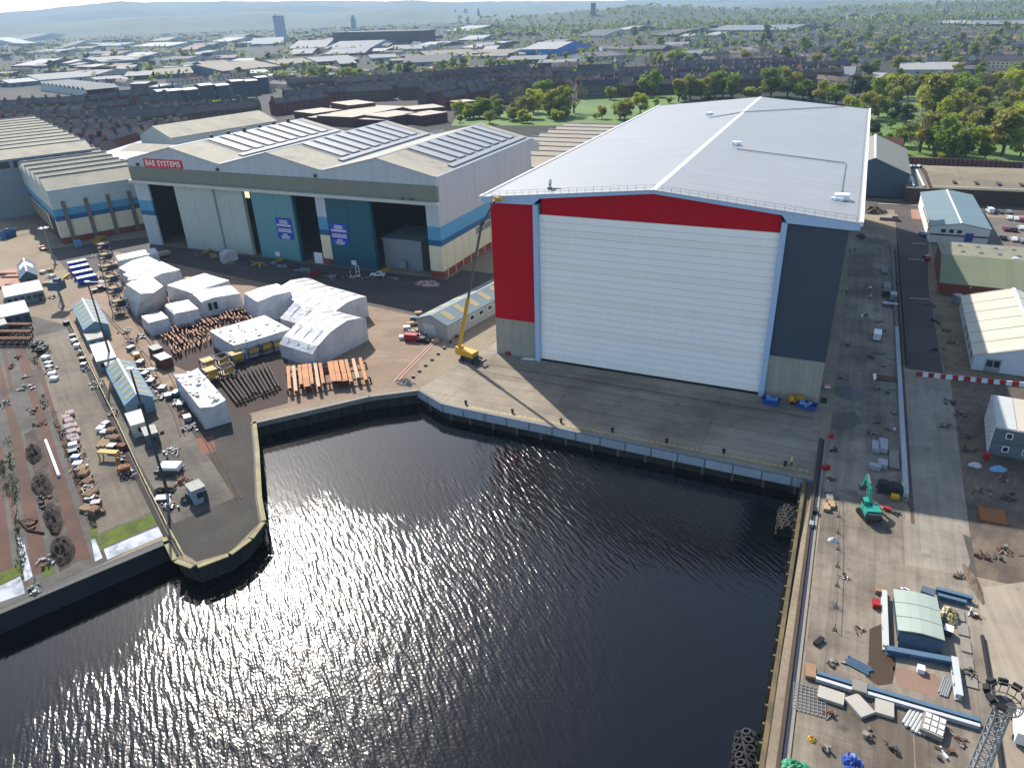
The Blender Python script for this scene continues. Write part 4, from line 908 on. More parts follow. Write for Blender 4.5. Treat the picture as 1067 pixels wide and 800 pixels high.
# ================================================================ yard things on the left
for k, (x, y) in enumerate(((82,279),(84.5,284),(88,289.5),(92,295))):
    container('blue container with white roof, %s in the row of four below the mast' % ('farthest','second farthest','second nearest','nearest')[k], P2(x,y), rzf+R(90)-.1, (2.6,6.2,2.6), mat('navy_container', S(32,64,150), .55, .1), m_trim, 'blue containers by the light mast')
for k, (x, y, w_, l) in enumerate(((11,284,9,6),(17,288,8,5),(20,296,7,5),(3,296,8,10))):
    mb = MB(); mb.box(-w_/2,w_/2,-l/2,l/2,.1,.5).box(-w_/2,w_/2,-l/2,-l/2+.3,.5,.9); o = mb.build('plate_stack', mat('salmon_plate', S(188,136,112), .8, .1, .3, 2)); o.location = P(x,y); o.rotation_euler.z = R(20)
    tag(o, ['rear salmon plate stack beside the slate blue gabled shed','middle salmon plate stack beside the slate blue gabled shed','front salmon plate stack below the slate blue gabled shed','largest salmon plate stack at the left picture edge'][k], 'plates', 'salmon plate stacks')
_a = P(35,472); _c = P(64,574); slip_rz = math.atan2((_c-_a).y, (_c-_a).x)
m_chain = mat('chain_brown', S(54,42,34), .95, .35, .8, 3, col2=S(30,25,22), thr=(.42,.58), bump=1.0)
for k, (x, y, rx, ry) in enumerate(((35,473,1.5,5.2),(44,507,1.8,6.0),(55,541,1.5,6.4),(65,574,1.9,5.2))):
    heap('chain_heap', 'dark brown coiled chain heap, %s from the river wall between the rusty rails' % ('fourth','third','second','first')[k], 'chain heap', P2(x,y), ry, rx, 1.2, m_chain, slip_rz, None, k+2, 'chain heaps between the rusty rails', .8)
mb = MB(); a = P(48,460); c = P(62,497); mb.tube((a.x,a.y,.35),(c.x,c.y,.35),.32,.32,10); tag(mb.build('white_pipe', m_trim), 'single long white pipe lying on the rusty rail beside the chain heaps', 'pipe')
mb = MB(); a = P(20,543); c = P(46,556); d_ = P(30,553); mb.tube(a+Vector((0,0,.2)),d_+Vector((0,0,.2)),.2).tube(d_+Vector((0,0,.2)),c+Vector((0,0,.2)),.2); tag(mb.build('chain_length', m_chain), 'loose dark chain dragged across the rusty rail to a chain heap', 'chain')
# pallets, crates and scrap along the strip
sp_ = [(74,433),(70,437),(73,441),(77,445),(72,447),(76,452),(80,451),(75,457),(79,459)]
for k, (x, y) in enumerate(sp_): pallets('pinkish pallet stack in the knot of nine at the strip edge', P2(x,y), slip_rz+rn.uniform(-.1,.1), rn.randint(2,4), mat('pinkish_pallet', S(236,212,204), .85, .15, .8, 4), 'knot of pinkish pallets')
lst = [(77,466,'white','white crate topping the row below the pinkish pallets'),(77,473,'black','black crate under the white crate in the strip row'),(80,479,'lblue','pale blue crate above the white scrap pile in the strip row'),(82,486,'white','wide white crate in the middle of the strip row'),(95,522,'grey','grey metal crate near the lower end of the strip row'),(101,527,'black','black crate beside the grey metal crate at the lower end of the row')]
for x, y, c, lb_ in lst: crate(lb_, P2(x,y), rn.uniform(0,1), (2.0,1.6,1.2), PC[c] if c != 'lblue' else PC['lblue'])
for k, (x, y) in enumerate(((86,491),(89,497),(92,503),(91,509),(97,514),(94,519),(90,531),(99,535))):
    pallets('%s pallet stack down the strip row below the wide white crate' % ordn(k), P2(x,y), rn.uniform(0,.5), rn.randint(2,5), m_woodo if k%3 else m_wood, 'pallet stacks down the strip row')
for k, (x, y, l) in enumerate(((40,362,'upper dark scrap bin by the slipway head'),(45,367,'lower dark scrap bin by the slipway head'),)): skip(l, P2(x,y), R(30), (2.4,3.4,1.5), PC['black'], m_dsteel)
for k, (x, y) in enumerate(((48,374),(51,380),(55,391),(52,384),(57,396))): crate('white bagged load, %s down the edge of the strip below the dark scrap bins' % ordn(k), P2(x,y), rn.uniform(0,1), (2.2,1.7,1.0), m_patch if k%2 else m_trim, 'white bagged loads along the strip')
for k, (x, y, c) in enumerate(((70,338,'black'),(76,352,'grey'),(78,357,'white'),(81,362,'white'),(87,376,'black'),(88,382,'grey'),(111,444,'grey'),(106,449,'white'),(110,453,'silver'))):
    crate(['black crate against the fence at the top of the strip','grey crate with strapping below the black crate by the fence','first white crate by the fence','second white crate by the fence','black drum crate by the fence near the white cabin','grey crate by the fence near the white cabin','grey crate by the fence beside the larger striped hut','white crate by the fence beside the larger striped hut','silver crate by the fence beside the larger striped hut'][k], P2(x,y), rn.uniform(0,1), (1.8,1.8,1.2), PC[c])
bundle('pale timber bundle beside the fence next to the larger striped hut', P2(111,460), R(-60), 6, 5, .22, m_wood)
pallets('orange pallet stack by the fence below the timber bundle', P2(117,452), .4, 5, m_woodo); pallets('second orange pallet stack by the fence below the timber bundle', P2(121,461), .2, 6, m_woodo); crate('black crate by the fence below the orange pallets', P2(118,469), .3, (2,2,1.6), PC['black']); crate('dark brown crate by the fence above the trestle table', P2(128,468), .1, (2.4,1.6,1.4), m_rsteel)
t = thing('work_bench', 'yellow steel trestle bench casting a shadow on the strip', 'bench', P(115,478), R(15)); mb = MB(); mb.box(-2.2,2.2,-.7,.7,1.7,1.95); mb.build('top', m_ysteel, t)
for x in (-2,2):
    for y in (-.6,.6): mb = MB(); mb.box(x-.1,x+.1,y-.1,y+.1,0,1.7); mb.build('leg', m_ysteel, t)
t = thing('scrap_trolley', 'rusty orange frame with propped braces at the lower strip edge', 'scrap', P(130,490), R(-30)); mb = MB(); mb.bar((-2,-1,0),(2,-1,1.8),.25).bar((-2,1,0),(2,1,1.8),.25).bar((2,-1,1.8),(2,1,1.8),.25).box(-1.5,2.2,-1.2,1.2,.3,.7).bar((0,-1,0),(-1.5,-1,2.2),.25).bar((0,1,0),(-1.5,1,2.2),.25); mb.build('frame', m_obeam, t); mb = MB(); mb.box(.2,2,-.8,.8,.75,1.5); mb.build('motor', m_rsteel, t)
def scrap(label, xy, mats, n, sx, sy, rz=0, group=None, seed=1, hmax=.8):
    r_ = random.Random(seed); t = thing('scrap_pile', label, 'scrap', (xy[0],xy[1],0), rz, group)
    for k, m_ in enumerate(mats):
        mb = MB()
        for i in range(n//len(mats)):
            q = r_.random(); x, y = r_.gauss(0,sx*.42), r_.gauss(0,sy*.42)
            if q < .45: mb.obox((x,y,r_.uniform(.1,hmax*.6)), (r_.uniform(.2,.9),r_.uniform(.2,.7),r_.uniform(.1,.6)), r_.uniform(0,3), 0, r_.uniform(-.3,.3))
            elif q < .8: a = r_.uniform(0,3.14); l = r_.uniform(.6,2.2); d = Vector((math.cos(a)*l/2, math.sin(a)*l/2, r_.uniform(-.15,.25))); c = Vector((x,y,r_.uniform(.2,hmax*.8))); mb.bar(c-d, c+d, r_.uniform(.06,.18))
            else: mb.tube((x,y,0),(x,y,r_.uniform(.3,.9)), r_.uniform(.15,.35), None, 8)
        mb.build('loose_pieces', m_, t)
    return t
SM = [m_dsteel, m_patch, m_rsteel, m_wood, m_steel, PC['black'], m_rsteel, m_cabd]
for k, (x,y) in enumerate(((78,468),(82,480),(85,489),(90,500),(93,512),(97,525),(101,533),(73,452),(52,388),(46,368))):
    scrap('loose mixed scrap around the strip row, %s patch from the river end' % ORD[9-k], P2(x,y), [SM[(k+j)%8] for j in range(4)], 26, 2.6, 1.7, slip_rz, 'loose scrap along the strip row', 100+k)
for k, (x,y) in enumerate(((79,357),(84,368),(90,384),(108,446),(114,458),(121,466),(127,477),(134,496),(100,402),(118,432))):
    scrap('loose mixed scrap along the yellow fence, %s patch' % ORD[k], P2(x,y), [SM[(k*3+j)%8] for j in range(4)], 24, 2.4, 1.3, slip_rz, 'loose scrap along the yellow fence', 140+k)
for k, (x,y) in enumerate(((131,346),(136,356),(141,368),(149,386),(155,396),(164,404),(168,414),(178,408),(186,420),(193,432),(200,446),(160,384),(146,352),(160,452),(180,470),(190,502),(178,528))):
    scrap('machine clutter beside the jetty rails and huts, %s patch from the yard' % ORD[k], P2(x,y), [SM[(k*2+j)%8] for j in (0,4,5)], 24, 2.2, 1.8, slip_rz, 'machine clutter along the jetty', 180+k)
for k, (x,y) in enumerate(((18,372),(12,382),(26,392),(31,404),(36,428),(40,442),(6,420),(22,405),(48,520),(30,545),(50,585),(38,612))):
    scrap('small debris lying in the slipway bays, %s patch' % ORD[k], P2(x,y), [(m_dsteel,m_rsteel,m_timber,m_steel)[(k+j)%4] for j in (0,1)], 12, 2.4, 1.4, slip_rz, 'small debris in the slipway bays', 220+k, .4)
for k, (x,y) in enumerate(((128,290),(133,270),(106,290),(112,300),(70,290),(95,268),(60,300),(56,310),(38,304),(30,277))):
    scrap('yard clutter between the containers and staging towers, %s patch' % ORD[k], P2(x,y), [SM[(k*5+j)%8] for j in (0,2,3)], 18, 2.6, 1.8, .4, 'yard clutter by the containers', 260+k)
for k, (x,y) in enumerate(((206,267),(240,274),(262,275),(276,277),(305,280),(324,284),(340,289),(362,289),(384,290),(410,291),(452,296),(426,346),(432,338),(440,351))):
    scrap('low clutter on the forecourt before the hangar doors, %s patch from the left' % ORD[k], P2(x,y), [SM[(k*3+j)%8] for j in (0,1,4,6)], 24, 3.0, 1.4, 0, 'low clutter on the hangar forecourt', 300+k)
# weeds
m_weed = mat('weed_green', S(58,80,28), .9, .3, 1.2)
mb = MB()
for (x0,y0),(x1,y1),n in (((8,455),(24,600),110),((55,430),(100,550),90),((33,372),(38,380),16),((43,410),(48,425),20),((0,480),(10,520),40)):
    for i in range(n):
        s = rn.random(); p = P(x0+(x1-x0)*s+rn.gauss(0,1.2), y0+(y1-y0)*s+rn.gauss(0,1.5))
        for q in range(5): a = rn.uniform(0,6.3); r_ = rn.uniform(.12,.4); c = p+Vector((rn.gauss(0,.3),rn.gauss(0,.3),0)); mb.poly([c, c+Vector((math.cos(a)*r_,math.sin(a)*r_,rn.uniform(.1,.5))), c+Vector((math.cos(a+1)*r_,math.sin(a+1)*r_,rn.uniform(.1,.5)))])
tag(mb.build('weeds', m_weed), 'straggly green weeds growing along the rusty slipway rails', 'weeds', None, 'stuff')
# fence with yellow rails between slipway and jetty
m_yrail = mat('dull_yellow_rail', S(170,158,90), .6, .12, .5)
pl = [Vector(P2(*q)) for q in ((72,334),(95,385),(122,440),(150,500),(176,552),(190,577))]
t = thing('safety_fence', 'long dull yellow post and rail fence between slipway strip and jetty', 'fence', (pl[0].x, pl[0].y, 0)); o_ = pl[0]
for zz in (.55, 1.1):
    mb = MB()
    for a, c in zip(pl, pl[1:]): mb.bar((a.x-o_.x,a.y-o_.y,zz),(c.x-o_.x,c.y-o_.y,zz),.12)
    mb.build('rail', m_yrail, t)
n = 0
for a, c in zip(pl, pl[1:]):
    k = max(1, int((c-a).length/4))
    for i in range(k): p = a.lerp(c, i/k)-o_; mb = MB(); mb.box(p.x-.07,p.x+.07,p.y-.07,p.y+.07,0,1.12); mb.build('post', m_yrail, t)
mb = MB()
for a, c in zip(pl, pl[1:]):
    a2, c2 = offs((a.x-o_.x,a.y-o_.y),(c.x-o_.x,c.y-o_.y),.5); a3, c3 = offs((a.x-o_.x,a.y-o_.y),(c.x-o_.x,c.y-o_.y),1.3); mb.prism([a2,c2,c3,a3],.02,.14)
mb.build('kerb', mat('black_gutter', S(36,35,34), .9, .15), t)
# pink rails beside the jetty huts and the yard kerb by the store
for pts, nm, lb_ in ((((100,320),(150,372),(181,432),(188,455)),'crane_rail','rusty crane rail running down the jetty past the huts'),(((122,310),(166,372),(246,520)),'crane_rail','second rusty crane rail on the far side of the jetty lane'),(((410,398),(462,345),(500,322)),'pink_kerb','pinkish kerb line from the dock corner to the striped store')):
    t = thing(nm, lb_, 'rail', P(*pts[0])); o_ = P(*pts[0])
    for dx in (0, .9):
        mb = MB()
        for a, c in zip(pts, pts[1:]): a = P(*a)-o_; c = P(*c)-o_; mb.bar((a.x+dx,a.y+dx*.5,.05),(c.x+dx,c.y+dx*.5,.05),.22,.2)
        mb.build('rail', m_rust if nm == 'crane_rail' else mat('pink_kerb', S(200,150,130), .8, .1), t)
m_patchr = mat('red_oxide_patch', S(142,92,72), .9, .12, .3)
sheet('oxide_patch', px((205,457),(222,454),(225,470),(210,474)), m_patchr, 7)
# jetty things
t = thing('flatbed_trailer', 'low trailer with white sheeted load on the jetty slab', 'trailer', P(178,492), R(20)); mb = MB(); mb.box(-2.4,2.4,-1.5,1.5,.5,.8).box(-2.6,2.6,-1.6,-1.4,.3,1.3); mb.build('bed', m_dsteel, t); mb = MB(); mb.box(-1.8,2.2,-1.1,1.3,.8,1.9); mb.build('sheeted_load', m_trim, t)
for x in (-1.5,1.5):
    for y in (-1.5,1.4): mb = MB(); mb.tube((x,y,.35),(x,y+.2,.35),.35); mb.build('wheel', m_tyre, t)
heap('cable_heap', 'tangled black cable heap beside the trailer on the jetty slab', 'cables', P2(172,512), 2.4, 1.6, .8, m_black, .3, None, 11, None, .9)
heap('cable_heap', 'dark rope pile beside the little watch hut', 'rope', P2(195,522), 1.5, 1.5, .9, m_dsteel, .3, None, 13, None, .9)
crate('pale flat plate crate at the jetty edge below the trailer', P2(170,520), .5, (3.2,2.0,.6), m_steel)
for k,(x,y,c) in enumerate(((137,365,'grey'),(143,372,'yellow'),(147,380,'grey'),(152,392,'grey'),(163,372,'silver'),(158,400,'grey'),(170,407,'silver'),(176,415,'grey'),(184,412,'lblue'),(189,424,'grey'),(196,438,'silver'))):
    crate('%s machine box, %s along the rails between huts and wrapped blocks' % ({'grey':'grey','yellow':'yellow','silver':'silver','lblue':'light blue'}[c], ordn(k)), P2(x,y), rn.uniform(0,1), (1.8,2.4,1.4), PC[c], 'machine boxes along the jetty rails')
container('rusty brown container with tan top at the corner of the trestle field', P2(172,381), rzf, (3,5,2.8), m_rsteel, m_patch); container('small dark container with grey roof behind the rusty brown container', P2(164,370), rzf, (2.6,4,2.4), m_dsteel, m_cabg)
def mast(label, b_, top, kind, group=None):
    xy = P2(*b_); h = z_at(xy, top[1]); t = thing('light_mast', label, 'light mast', (xy[0],xy[1],0), 0, group)
    mb = MB(); mb.tube((0,0,0),(0,0,h),.32,.17,8); mb.build('pole', m_dsteel if kind else m_steel, t)
    mb = MB(); mb.box(-.6,.6,-.6,.6,0,.35); mb.build('base', m_conc, t)
    if kind:
        mb = MB(); mb.bar((-.3,0,h),(4.2,1.4,h+.1),.18); mb.build('arm', m_trim, t)
        for s in (0, .9): mb = MB(); mb.obox((4.2*s,1.4*s,h+.15),(1.3,.7,.3),.3); mb.build('lamp', m_trim, t)
    else:
        for i in range(6): a = i*math.pi/3; mb = MB(); mb.bar((0,0,h),(math.cos(a)*1.3,math.sin(a)*1.3,h),.1); mb.obox((math.cos(a)*1.4,math.sin(a)*1.4,h-.05),(.9,.6,.3),a); mb.build('lamp', m_trim, t)
    return t
mast('tall grey mast with ring of lamps near the blue containers', (58,276), (47.5,237.5), 0)
mast('dark mast standing by the upper blue striped hut', (117,377), (93.5,294), 1)
mast('dark mast with long white arm beside the larger blue striped hut', (175,514), (144,385), 1)
t = thing('dock_crane', 'squat dark machine on a single leg between the containers and the site cabins', 'crane', P(66,319)); mb = MB(); mb.tube((0,0,0),(0,0,6),.5,.4); mb.bar((-1,-1,0),(0,0,3),.2).bar((1,-1,0),(0,0,3),.2); mb.build('leg', m_steel, t); mb = MB(); mb.obox((0,0,7.3),(4.2,3.4,2.8),.3).obox((.6,.4,9.1),(2,1.6,.9),.3); mb.build('cab', m_cabd, t); mb = MB(); mb.bar((0,1,8),(-2,7,8.6),.5,.8); mb.build('jib', m_ysteel, t)
skip('large blue skip by the wall of the sawtooth workshop', P2(9,247), .3, (4,7,3), mat('faded_blue_skip', S(50,98,150), .6, .1), m_dsteel)
car('yellow brown tipper parked before the sawtooth workshop doorway', P2(45,260), R(-20), 'orange', 'pickup'); crate('blue grey cabinet against the workshop brick base', P2(82,256.5), R(62), (3,4,2.6), PC['lblue'])
skip('open skip with yellow scrap near the staging towers', P2(104,252), .5, (4,6,1.8), m_ysteel, m_ysteel); car('black pickup with white load near the staging towers', P2(104,303), R(70), 'black', 'pickup')
for k,(x,y) in enumerate(((52,283),(55,289),(57,294),(45,285),(48,297))): crate('%s small pale crate in the bins beside the slate blue gabled shed' % ordn(k), P2(x,y), rn.uniform(0,1), (2,2,1.2), m_trim if k%2 else m_wood, 'small crates beside the gabled shed')
t = thing('wooden_raft', 'pale timber platform at the back of the wrapped block cluster', 'platform', P(142,273), rzf-.05); mb = MB(); mb.box(-13,13,-2,2,.5,1.6); mb.build('deck', mat('bare_timber', S(196,172,146), .85, .1, .3), t); mb = MB(); [mb.box(x,x+.5,-1.9,1.9,0,.5) for x in (-12,-6,0,6,11.5)]; mb.build('bearer', m_timber, t)
crate('tan crate between the wrapped blocks and the hangar, left one', P2(196,293), .2, (2.4,2,1.6), m_wood); crate('tan crate between the wrapped blocks and the hangar, right one', P2(203,291), .5, (2.4,2.2,1.6), m_wood)
# things before the hangar doors
its = [(216,263.5,'y','yellow lifting gear laid before the grey hangar doors'),(222,268,'w','tan timber pile before the grey hangar doors'),(268,276.5,'y','yellow machine beside the dark hangar slot'),(294,271.5,'y','small yellow tank under the pale teal door'),(288,275,'g','grey scrap below the pale teal door'),(295,279,'g','white grey scrap pile right of the small yellow tank'),(313,282,'g','grey pipe scrap left of the red drum pile'),(320,283,'g','silver scrap close to the red drum pile'),(329,286,'r','red drum pile before the cream pier'),(338,287,'k','black scrap pile beside the red drums'),(345,289.5,'g','silver machine before the deep teal door'),(356,287,'k','black tarped pile before the deep teal door'),(402,283,'y','yellow frame inside the open right bay')]
for k,(x,y,c,lb_) in enumerate(its):
    mm = {'y':m_ysteel,'w':m_wood,'g':m_steel,'r':PC['red'],'k':m_dsteel}[c]; p = P(x,y); t = thing('scrap_pile', lb_, 'scrap', p, rn.uniform(0,3))
    mb = MB()
    for i in range(8): mb.obox((rn.uniform(-2.2,2.2),rn.uniform(-1.1,1.1),rn.uniform(.2,.9)),(rn.uniform(.6,2.6),rn.uniform(.3,.9),rn.uniform(.2,.8)),rn.uniform(0,3),0,rn.uniform(-.2,.2))
    mb.build('pile', mm, t)
car('white pickup parked at the right end of the deep teal door', P2(394,288), R(15), 'white', 'pickup')
t = thing('step_ladder', 'white wheeled step unit before the deep teal door', 'steps', P(370,289), .3); mb = MB(); mb.bar((-2,0,0),(2,0,.6),.5).bar((-1.5,0,0),(-1.5,0,2.6),.15).bar((.6,0,.3),(.6,0,4.2),.15).bar((1.8,0,.5),(1.8,0,4.2),.15).bar((.6,0,4.2),(1.8,0,4.2),.15).bar((.6,0,2.2),(1.8,0,2.2),.15); mb.build('frame', m_trim, t)
heap('rubbish_heap', 'striped rubbish heap at the foot of the hangar end pier', 'rubbish', P2(446,296), 5, 2.4, 1.0, mat('mixed_rubbish', S(150,140,140), .9, .4, 1.2, 3, col2=S(150,60,70), thr=(.5,.56)), .1, None, 5, None, .9)
mb = MB(); mb.box(-1.9,1.9,-.1,.1,0.1,4.2); o = mb.build('white_board', m_trim); o.location = P(333,274.5); tag(o, 'white board leaning at the foot of the cream pier', 'board')
for k,(x,y,c) in enumerate(((424,343,'white'),(428,339,'wood'),(436,328,'wood'),(431,333,'grey'),(437,346,'wood'),(445,347,'wood'),(420,353,'white'),(454,357,'wood'))):
    crate(['white crate in the litter left of the striped store','low wooden crate next to the white crate by the striped store','wooden crate at the corner of the striped store','grey crate among litter by the striped store','wooden crate before the striped store gable','second wooden crate before the striped store gable','white flat crate nearest the red van','lone wooden crate on the pavement before the store'][k], P2(x,y), rn.uniform(0,1), (2.4,1.8,1.1), m_wood if c == 'wood' else PC[c])
car('small red van parked left of the striped store', P2(431,355), R(10), 'red', 'van'); car('black car parked beside the small red van', P2(441,356), R(5), 'black')
heap('rubble_heap', 'pale rubble and litter heap at the dock corner', 'rubble', P2(422,399), 3, 1.6, .9, m_conc, 0, None, 21, None, .9)
for k in range(9):
    p = Vector(P2(424+k*6.5, 399-k*6)); crate('orange topped kerb block, %s from the dock corner along the pink kerb' % ordn(k), (p.x, p.y), .4, (.9,.9,.5), m_dsteel, 'kerb blocks along the pink kerb')
# boom lift
lb_ = P(491,376); t = thing('boom_lift', 'tall yellow boom lift with its platform raised to the roof corner of the white hall', 'boom lift', lb_, R(-14))
mb = MB(); mb.box(-2.6,2.6,-1.2,1.2,.7,1.5); mb.build('chassis', m_dsteel, t)
mb = MB(); mb.box(-4.4,1.6,-1.25,1.25,1.55,2.9); mb.box(-4.6,-3.2,-1.0,1.0,1.2,3.3); mb.build('turret', PC['yellow'], t)
for x in (-1.9,1.9):
    for y in (-1.35,1.35): mb = MB(); mb.tube((x,y-.3,.65),(x,y+.3,.65),.65,.65,12); mb.build('wheel', m_tyre, t)
mb = MB(); mb.bar((1.6,-.3,1.6),(4.5,-.3,1.2),.4).bar((4.5,-.9,1.2),(4.5,.9,1.2),.5,.5).bar((1.8,-1,.8),(3.6,-2.2,.4),.4); mb.build('outrigger', m_dsteel, t)
def onY(px_, py_, Y): d = ray(px_, py_); s = (Y-CP.y)/d.y; return CP+d*s
mi = Matrix.Rotation(-R(-14), 3, 'Z')
loc_ = lambda p: mi @ (p-lb_)
b0 = Vector((-4.0,0,2.9)); e1 = loc_(onY(502,233,-4.6)); bw = t.location + Matrix.Rotation(R(-14),3,'Z') @ b0
m1 = b0.lerp(e1,.42); tip = loc_(onY(515.5,210,-3.2))
mb = MB(); mb.bar(b0, m1, .75, .85); mb.build('lower_boom', PC['yellow'], t)
mb = MB(); mb.bar(b0.lerp(e1,.4), e1, .5, .55); mb.build('upper_boom', mat('grey_boom', S(84,84,80), .5, .1), t)
mb = MB(); mb.bar(e1, tip, .35, .4); mb.bar(e1+Vector((-.3,0,-.6)), e1+Vector((.5,0,.6)), .6); mb.build('jib', m_dsteel, t)
mb = MB(); c = tip+Vector((.8,0,.2))
mb.box(c.x-1.2,c.x+1.2,c.y-.7,c.y+.7,c.z,c.z+.12)
for q in ((-1.2,-.7),(1.2,-.7),(1.2,.7),(-1.2,.7)): mb.bar((c.x+q[0],c.y+q[1],c.z),(c.x+q[0],c.y+q[1],c.z+1.2),.1)
for zz in (.6,1.2):
    for a, d_ in (((-1.2,-.7),(1.2,-.7)),((1.2,-.7),(1.2,.7)),((1.2,.7),(-1.2,.7)),((-1.2,.7),(-1.2,-.7))): mb.bar((c.x+a[0],c.y+a[1],c.z+zz),(c.x+d_[0],c.y+d_[1],c.z+zz),.09)
mb.box(c.x-.5,c.x+.9,c.y-.4,c.y+.4,c.z+.13,c.z+.9); mb.build('platform', m_ysteel, t)
# small things at the foot of the red panel
crate('small red box at the foot of the concrete plinth', P2(530,369.5), 0, (1.8,1.1,1.1), PC['red']); crate('dark upright cabinet against the plinth below the red panel', P2(541.5,368.5), 0, (1.0,.9,2.3), m_black, None, None, 'cabinet', 'cabinet')
crate('white upright cabinet beside the dark cabinet at the plinth', P2(545,369), 0, (.8,.8,2.1), m_white, None, None, 'cabinet', 'cabinet')
bundle('white timber lengths lying at the foot of the left door column', P2(551,374.5), .1, 3, 3.4, .16, m_trim, 'timber_bundle', 'timber')
# ================================================================ east side: buildings
def depth_of(a, b_, z): return (P(*a, z)-P(*b_, z)).length
def gable(name, label, a, c, back, z, eave, ridge, mw, mr, along='y', over=.4, group=None, cat_='building', wfix=None, square=False):
    """a, c: front eave corners in the photograph on level z; back: the rear end of the left eave"""
    A = P(*a, z); C_ = P(*c, z); v = Vector((C_.x-A.x, C_.y-A.y)); n = Vector((-v.y, v.x)).normalized(); w_ = wfix or v.length
    Bk = P(*back, z)
    if square: n = Vector((Bk.x-A.x, Bk.y-A.y)).normalized(); v = Vector((n.y,-n.x))*v.length
    d = abs(Vector((Bk.x-A.x, Bk.y-A.y)).dot(n)); mid = Vector((A.x, A.y)) + v.normalized()*w_/2 + n*d/2
    t, ro = shed(name, label, cat_, mid, w_, d, math.atan2(v.y, v.x), eave, ridge, mw, mr, along, group, None, over); return t, ro, w_, d
m_sroof = mat('grey_green_sheet_roof', S(150,150,136), .75, .08, .2, 2, seams=(100, 1.5, .1, .1, 'xy'))
m_slw = mat('slate_blue_wall', S(54,72,88), .6, .06, .2)
t, ro = shed('storage_shed', 'dark slate gabled shed with pale grey roof behind the right corner of the white hall', 'shed', (89.4,250), 31, 68, 0, 10.5, 17, m_slw, m_sroof)
mb = MB(); mb.extr([(-.5,17.05),(0,17.35),(.5,17.05)], 'y', -34.4, 34.4); mb.build('ridge_cap', m_trim, ro)
mb = MB(); mb.box(-14,14,-34.1,-34.02,5.2,5.45); mb.build('cladding_joint', m_dsteel, t)
mb = MB(); mb.box(15.55,15.7,-34.2,-34.0,0,10); mb.build('downpipe', m_trim, t)
t = thing('lean_to', 'pale lean to box against the right side of the dark slate gabled shed', 'outbuilding', (107.5,224,0)); mb = MB(); mb.extr([(-2.2,0),(2.2,0),(2.2,5),(-2.2,8)], 'y', -4, 6); mb.build('wall', m_gwall, t); mb = MB(); mb.bar((-2.4,-4.2,8.15),(2.4,-4.2,5.0),.15); mb.build('verge', m_trim, t)
m_flat = mat('tan_felt_roof', S(150,138,112), .9, .12, .1, 1.5, col2=S(124,114,96), thr=(.45,.65), seams=(14,100,.25,.2,'xy'))
t, ro, w_, d_ = gable('brick_workshop', 'long low brick workshop with tan felt roof and row of dark roof slots', (972,194), (1067,198), (969,173), 7, 7, 8.6, mat('dark_brick_wall', S(66,56,50), .9, .15, .5), m_flat, 'x', wfix=92)
for k in range(10):
    x = -d_*0+(-w_/2+9+k*8.5); mb = MB(); mb.box(x-.7,x+.7,-d_/2+4,-d_/2+9,7.6,8.1); mb.build('roof_slot', m_dark, ro)
mb = MB(); mb.box(-w_/2,w_/2,-d_/2-.9,-d_/2-.45,6.3,7.3); mb.build('eaves_band', m_cream, ro)
mb = MB(); mb.box(26,27.6,-d_/2+2,-d_/2+12,8.6,9.6); mb.build('roof_duct', m_steel, ro)
t, ro, w_, d_ = gable('brick_workshop', 'short flat grey roofed annex with white roof lines left of the long brick workshop', (945,196), (968,197), (942,176), 6, 6, 6.6, mat('dark_brick_wall', S(66,56,50), .9, .15, .5), mat('grey_felt', S(128,120,110), .9, .12, .1, 1.5), 'x')
mb = MB(); mb.box(-2,-1.2,-d_/2+2,d_/2-6,6.7,7.0).box(2,2.8,-d_/2+2,d_/2-6,6.7,7.0); mb.build('roof_line', m_trim, ro)
a = P(943,172); c = P(1064,178); t = thing('brick_wall', 'long brick boundary wall with pale piers between workshops and park trees', 'wall', a, math.atan2((c-a).y,(c-a).x)); l = (c-a).length
mb = MB(); mb.box(0,l,-.2,.2,0,4.2); mb.build('panel', mat('plum_brick', S(104,62,58), .9, .15, .4), t)
for k in range(26): x = l*k/25; mb = MB(); mb.box(x-.3,x+.3,-.32,.32,0,4.6); mb.build('pier', mat('pale_brick_pier', S(128,92,86), .9, .1), t)
t, ro, w_, d_ = gable('office_block', 'blue green roofed office with white walls beside the car park', (970.5,235.5), (1032.5,239.5), (966,201), 6, 6, 7.6, mat('white_office_wall', S(206,206,200), .7, .06, .3), mat('blue_green_roof', S(124,150,156), .6, .07, .15, 2, seams=(100,1.2,.08,.1,'xy')), cat_='office')
for i in range(3): mb = MB(); mb.box(-w_/2+3.5+i*2.6,-w_/2+5+i*2.6,-d_/2-.08,-d_/2-.01,3.9,5.2); mb.build('window', m_glass, t)
for i in range(7): mb = MB(); mb.box(-w_/2-.08,-w_/2-.01,-d_/2+3+i*5,-d_/2+5.5+i*5,3.6,5.0); mb.build('window', m_glass, t)
mb = MB(); mb.box(-w_/2,w_/2,-d_/2-.07,-d_/2-.012,2.7,3.3); mb.build('dark_band', m_dsteel, t)
mb = MB(); mb.box(2,4.6,-d_/2-.09,-d_/2-.02,1,4.2); mb.build('blue_panel', PC['blue'], t)
mb = MB(); mb.extr([(-.4,7.7),(0,7.95),(.4,7.7)], 'y', -d_/2, d_/2); mb.build('ridge_cap', m_trim, ro)
m_oliv = mat('olive_sheet_roof', S(150,148,122), .8, .1, .15, 2, col2=S(128,128,106), thr=(.5,.7), seams=(2.2,100,.12,.08,'xy'))
A = P(981,294,3.6); Bk = P(979,252,6.6); d_ = Bk.y-A.y; w_ = 66
t = thing('olive_shed', 'wide olive roofed brick shed with two rows of small square rooflights', 'building', (A.x, A.y, 0), R(-1))
ry_, rz_ = d_*.36, 8.6
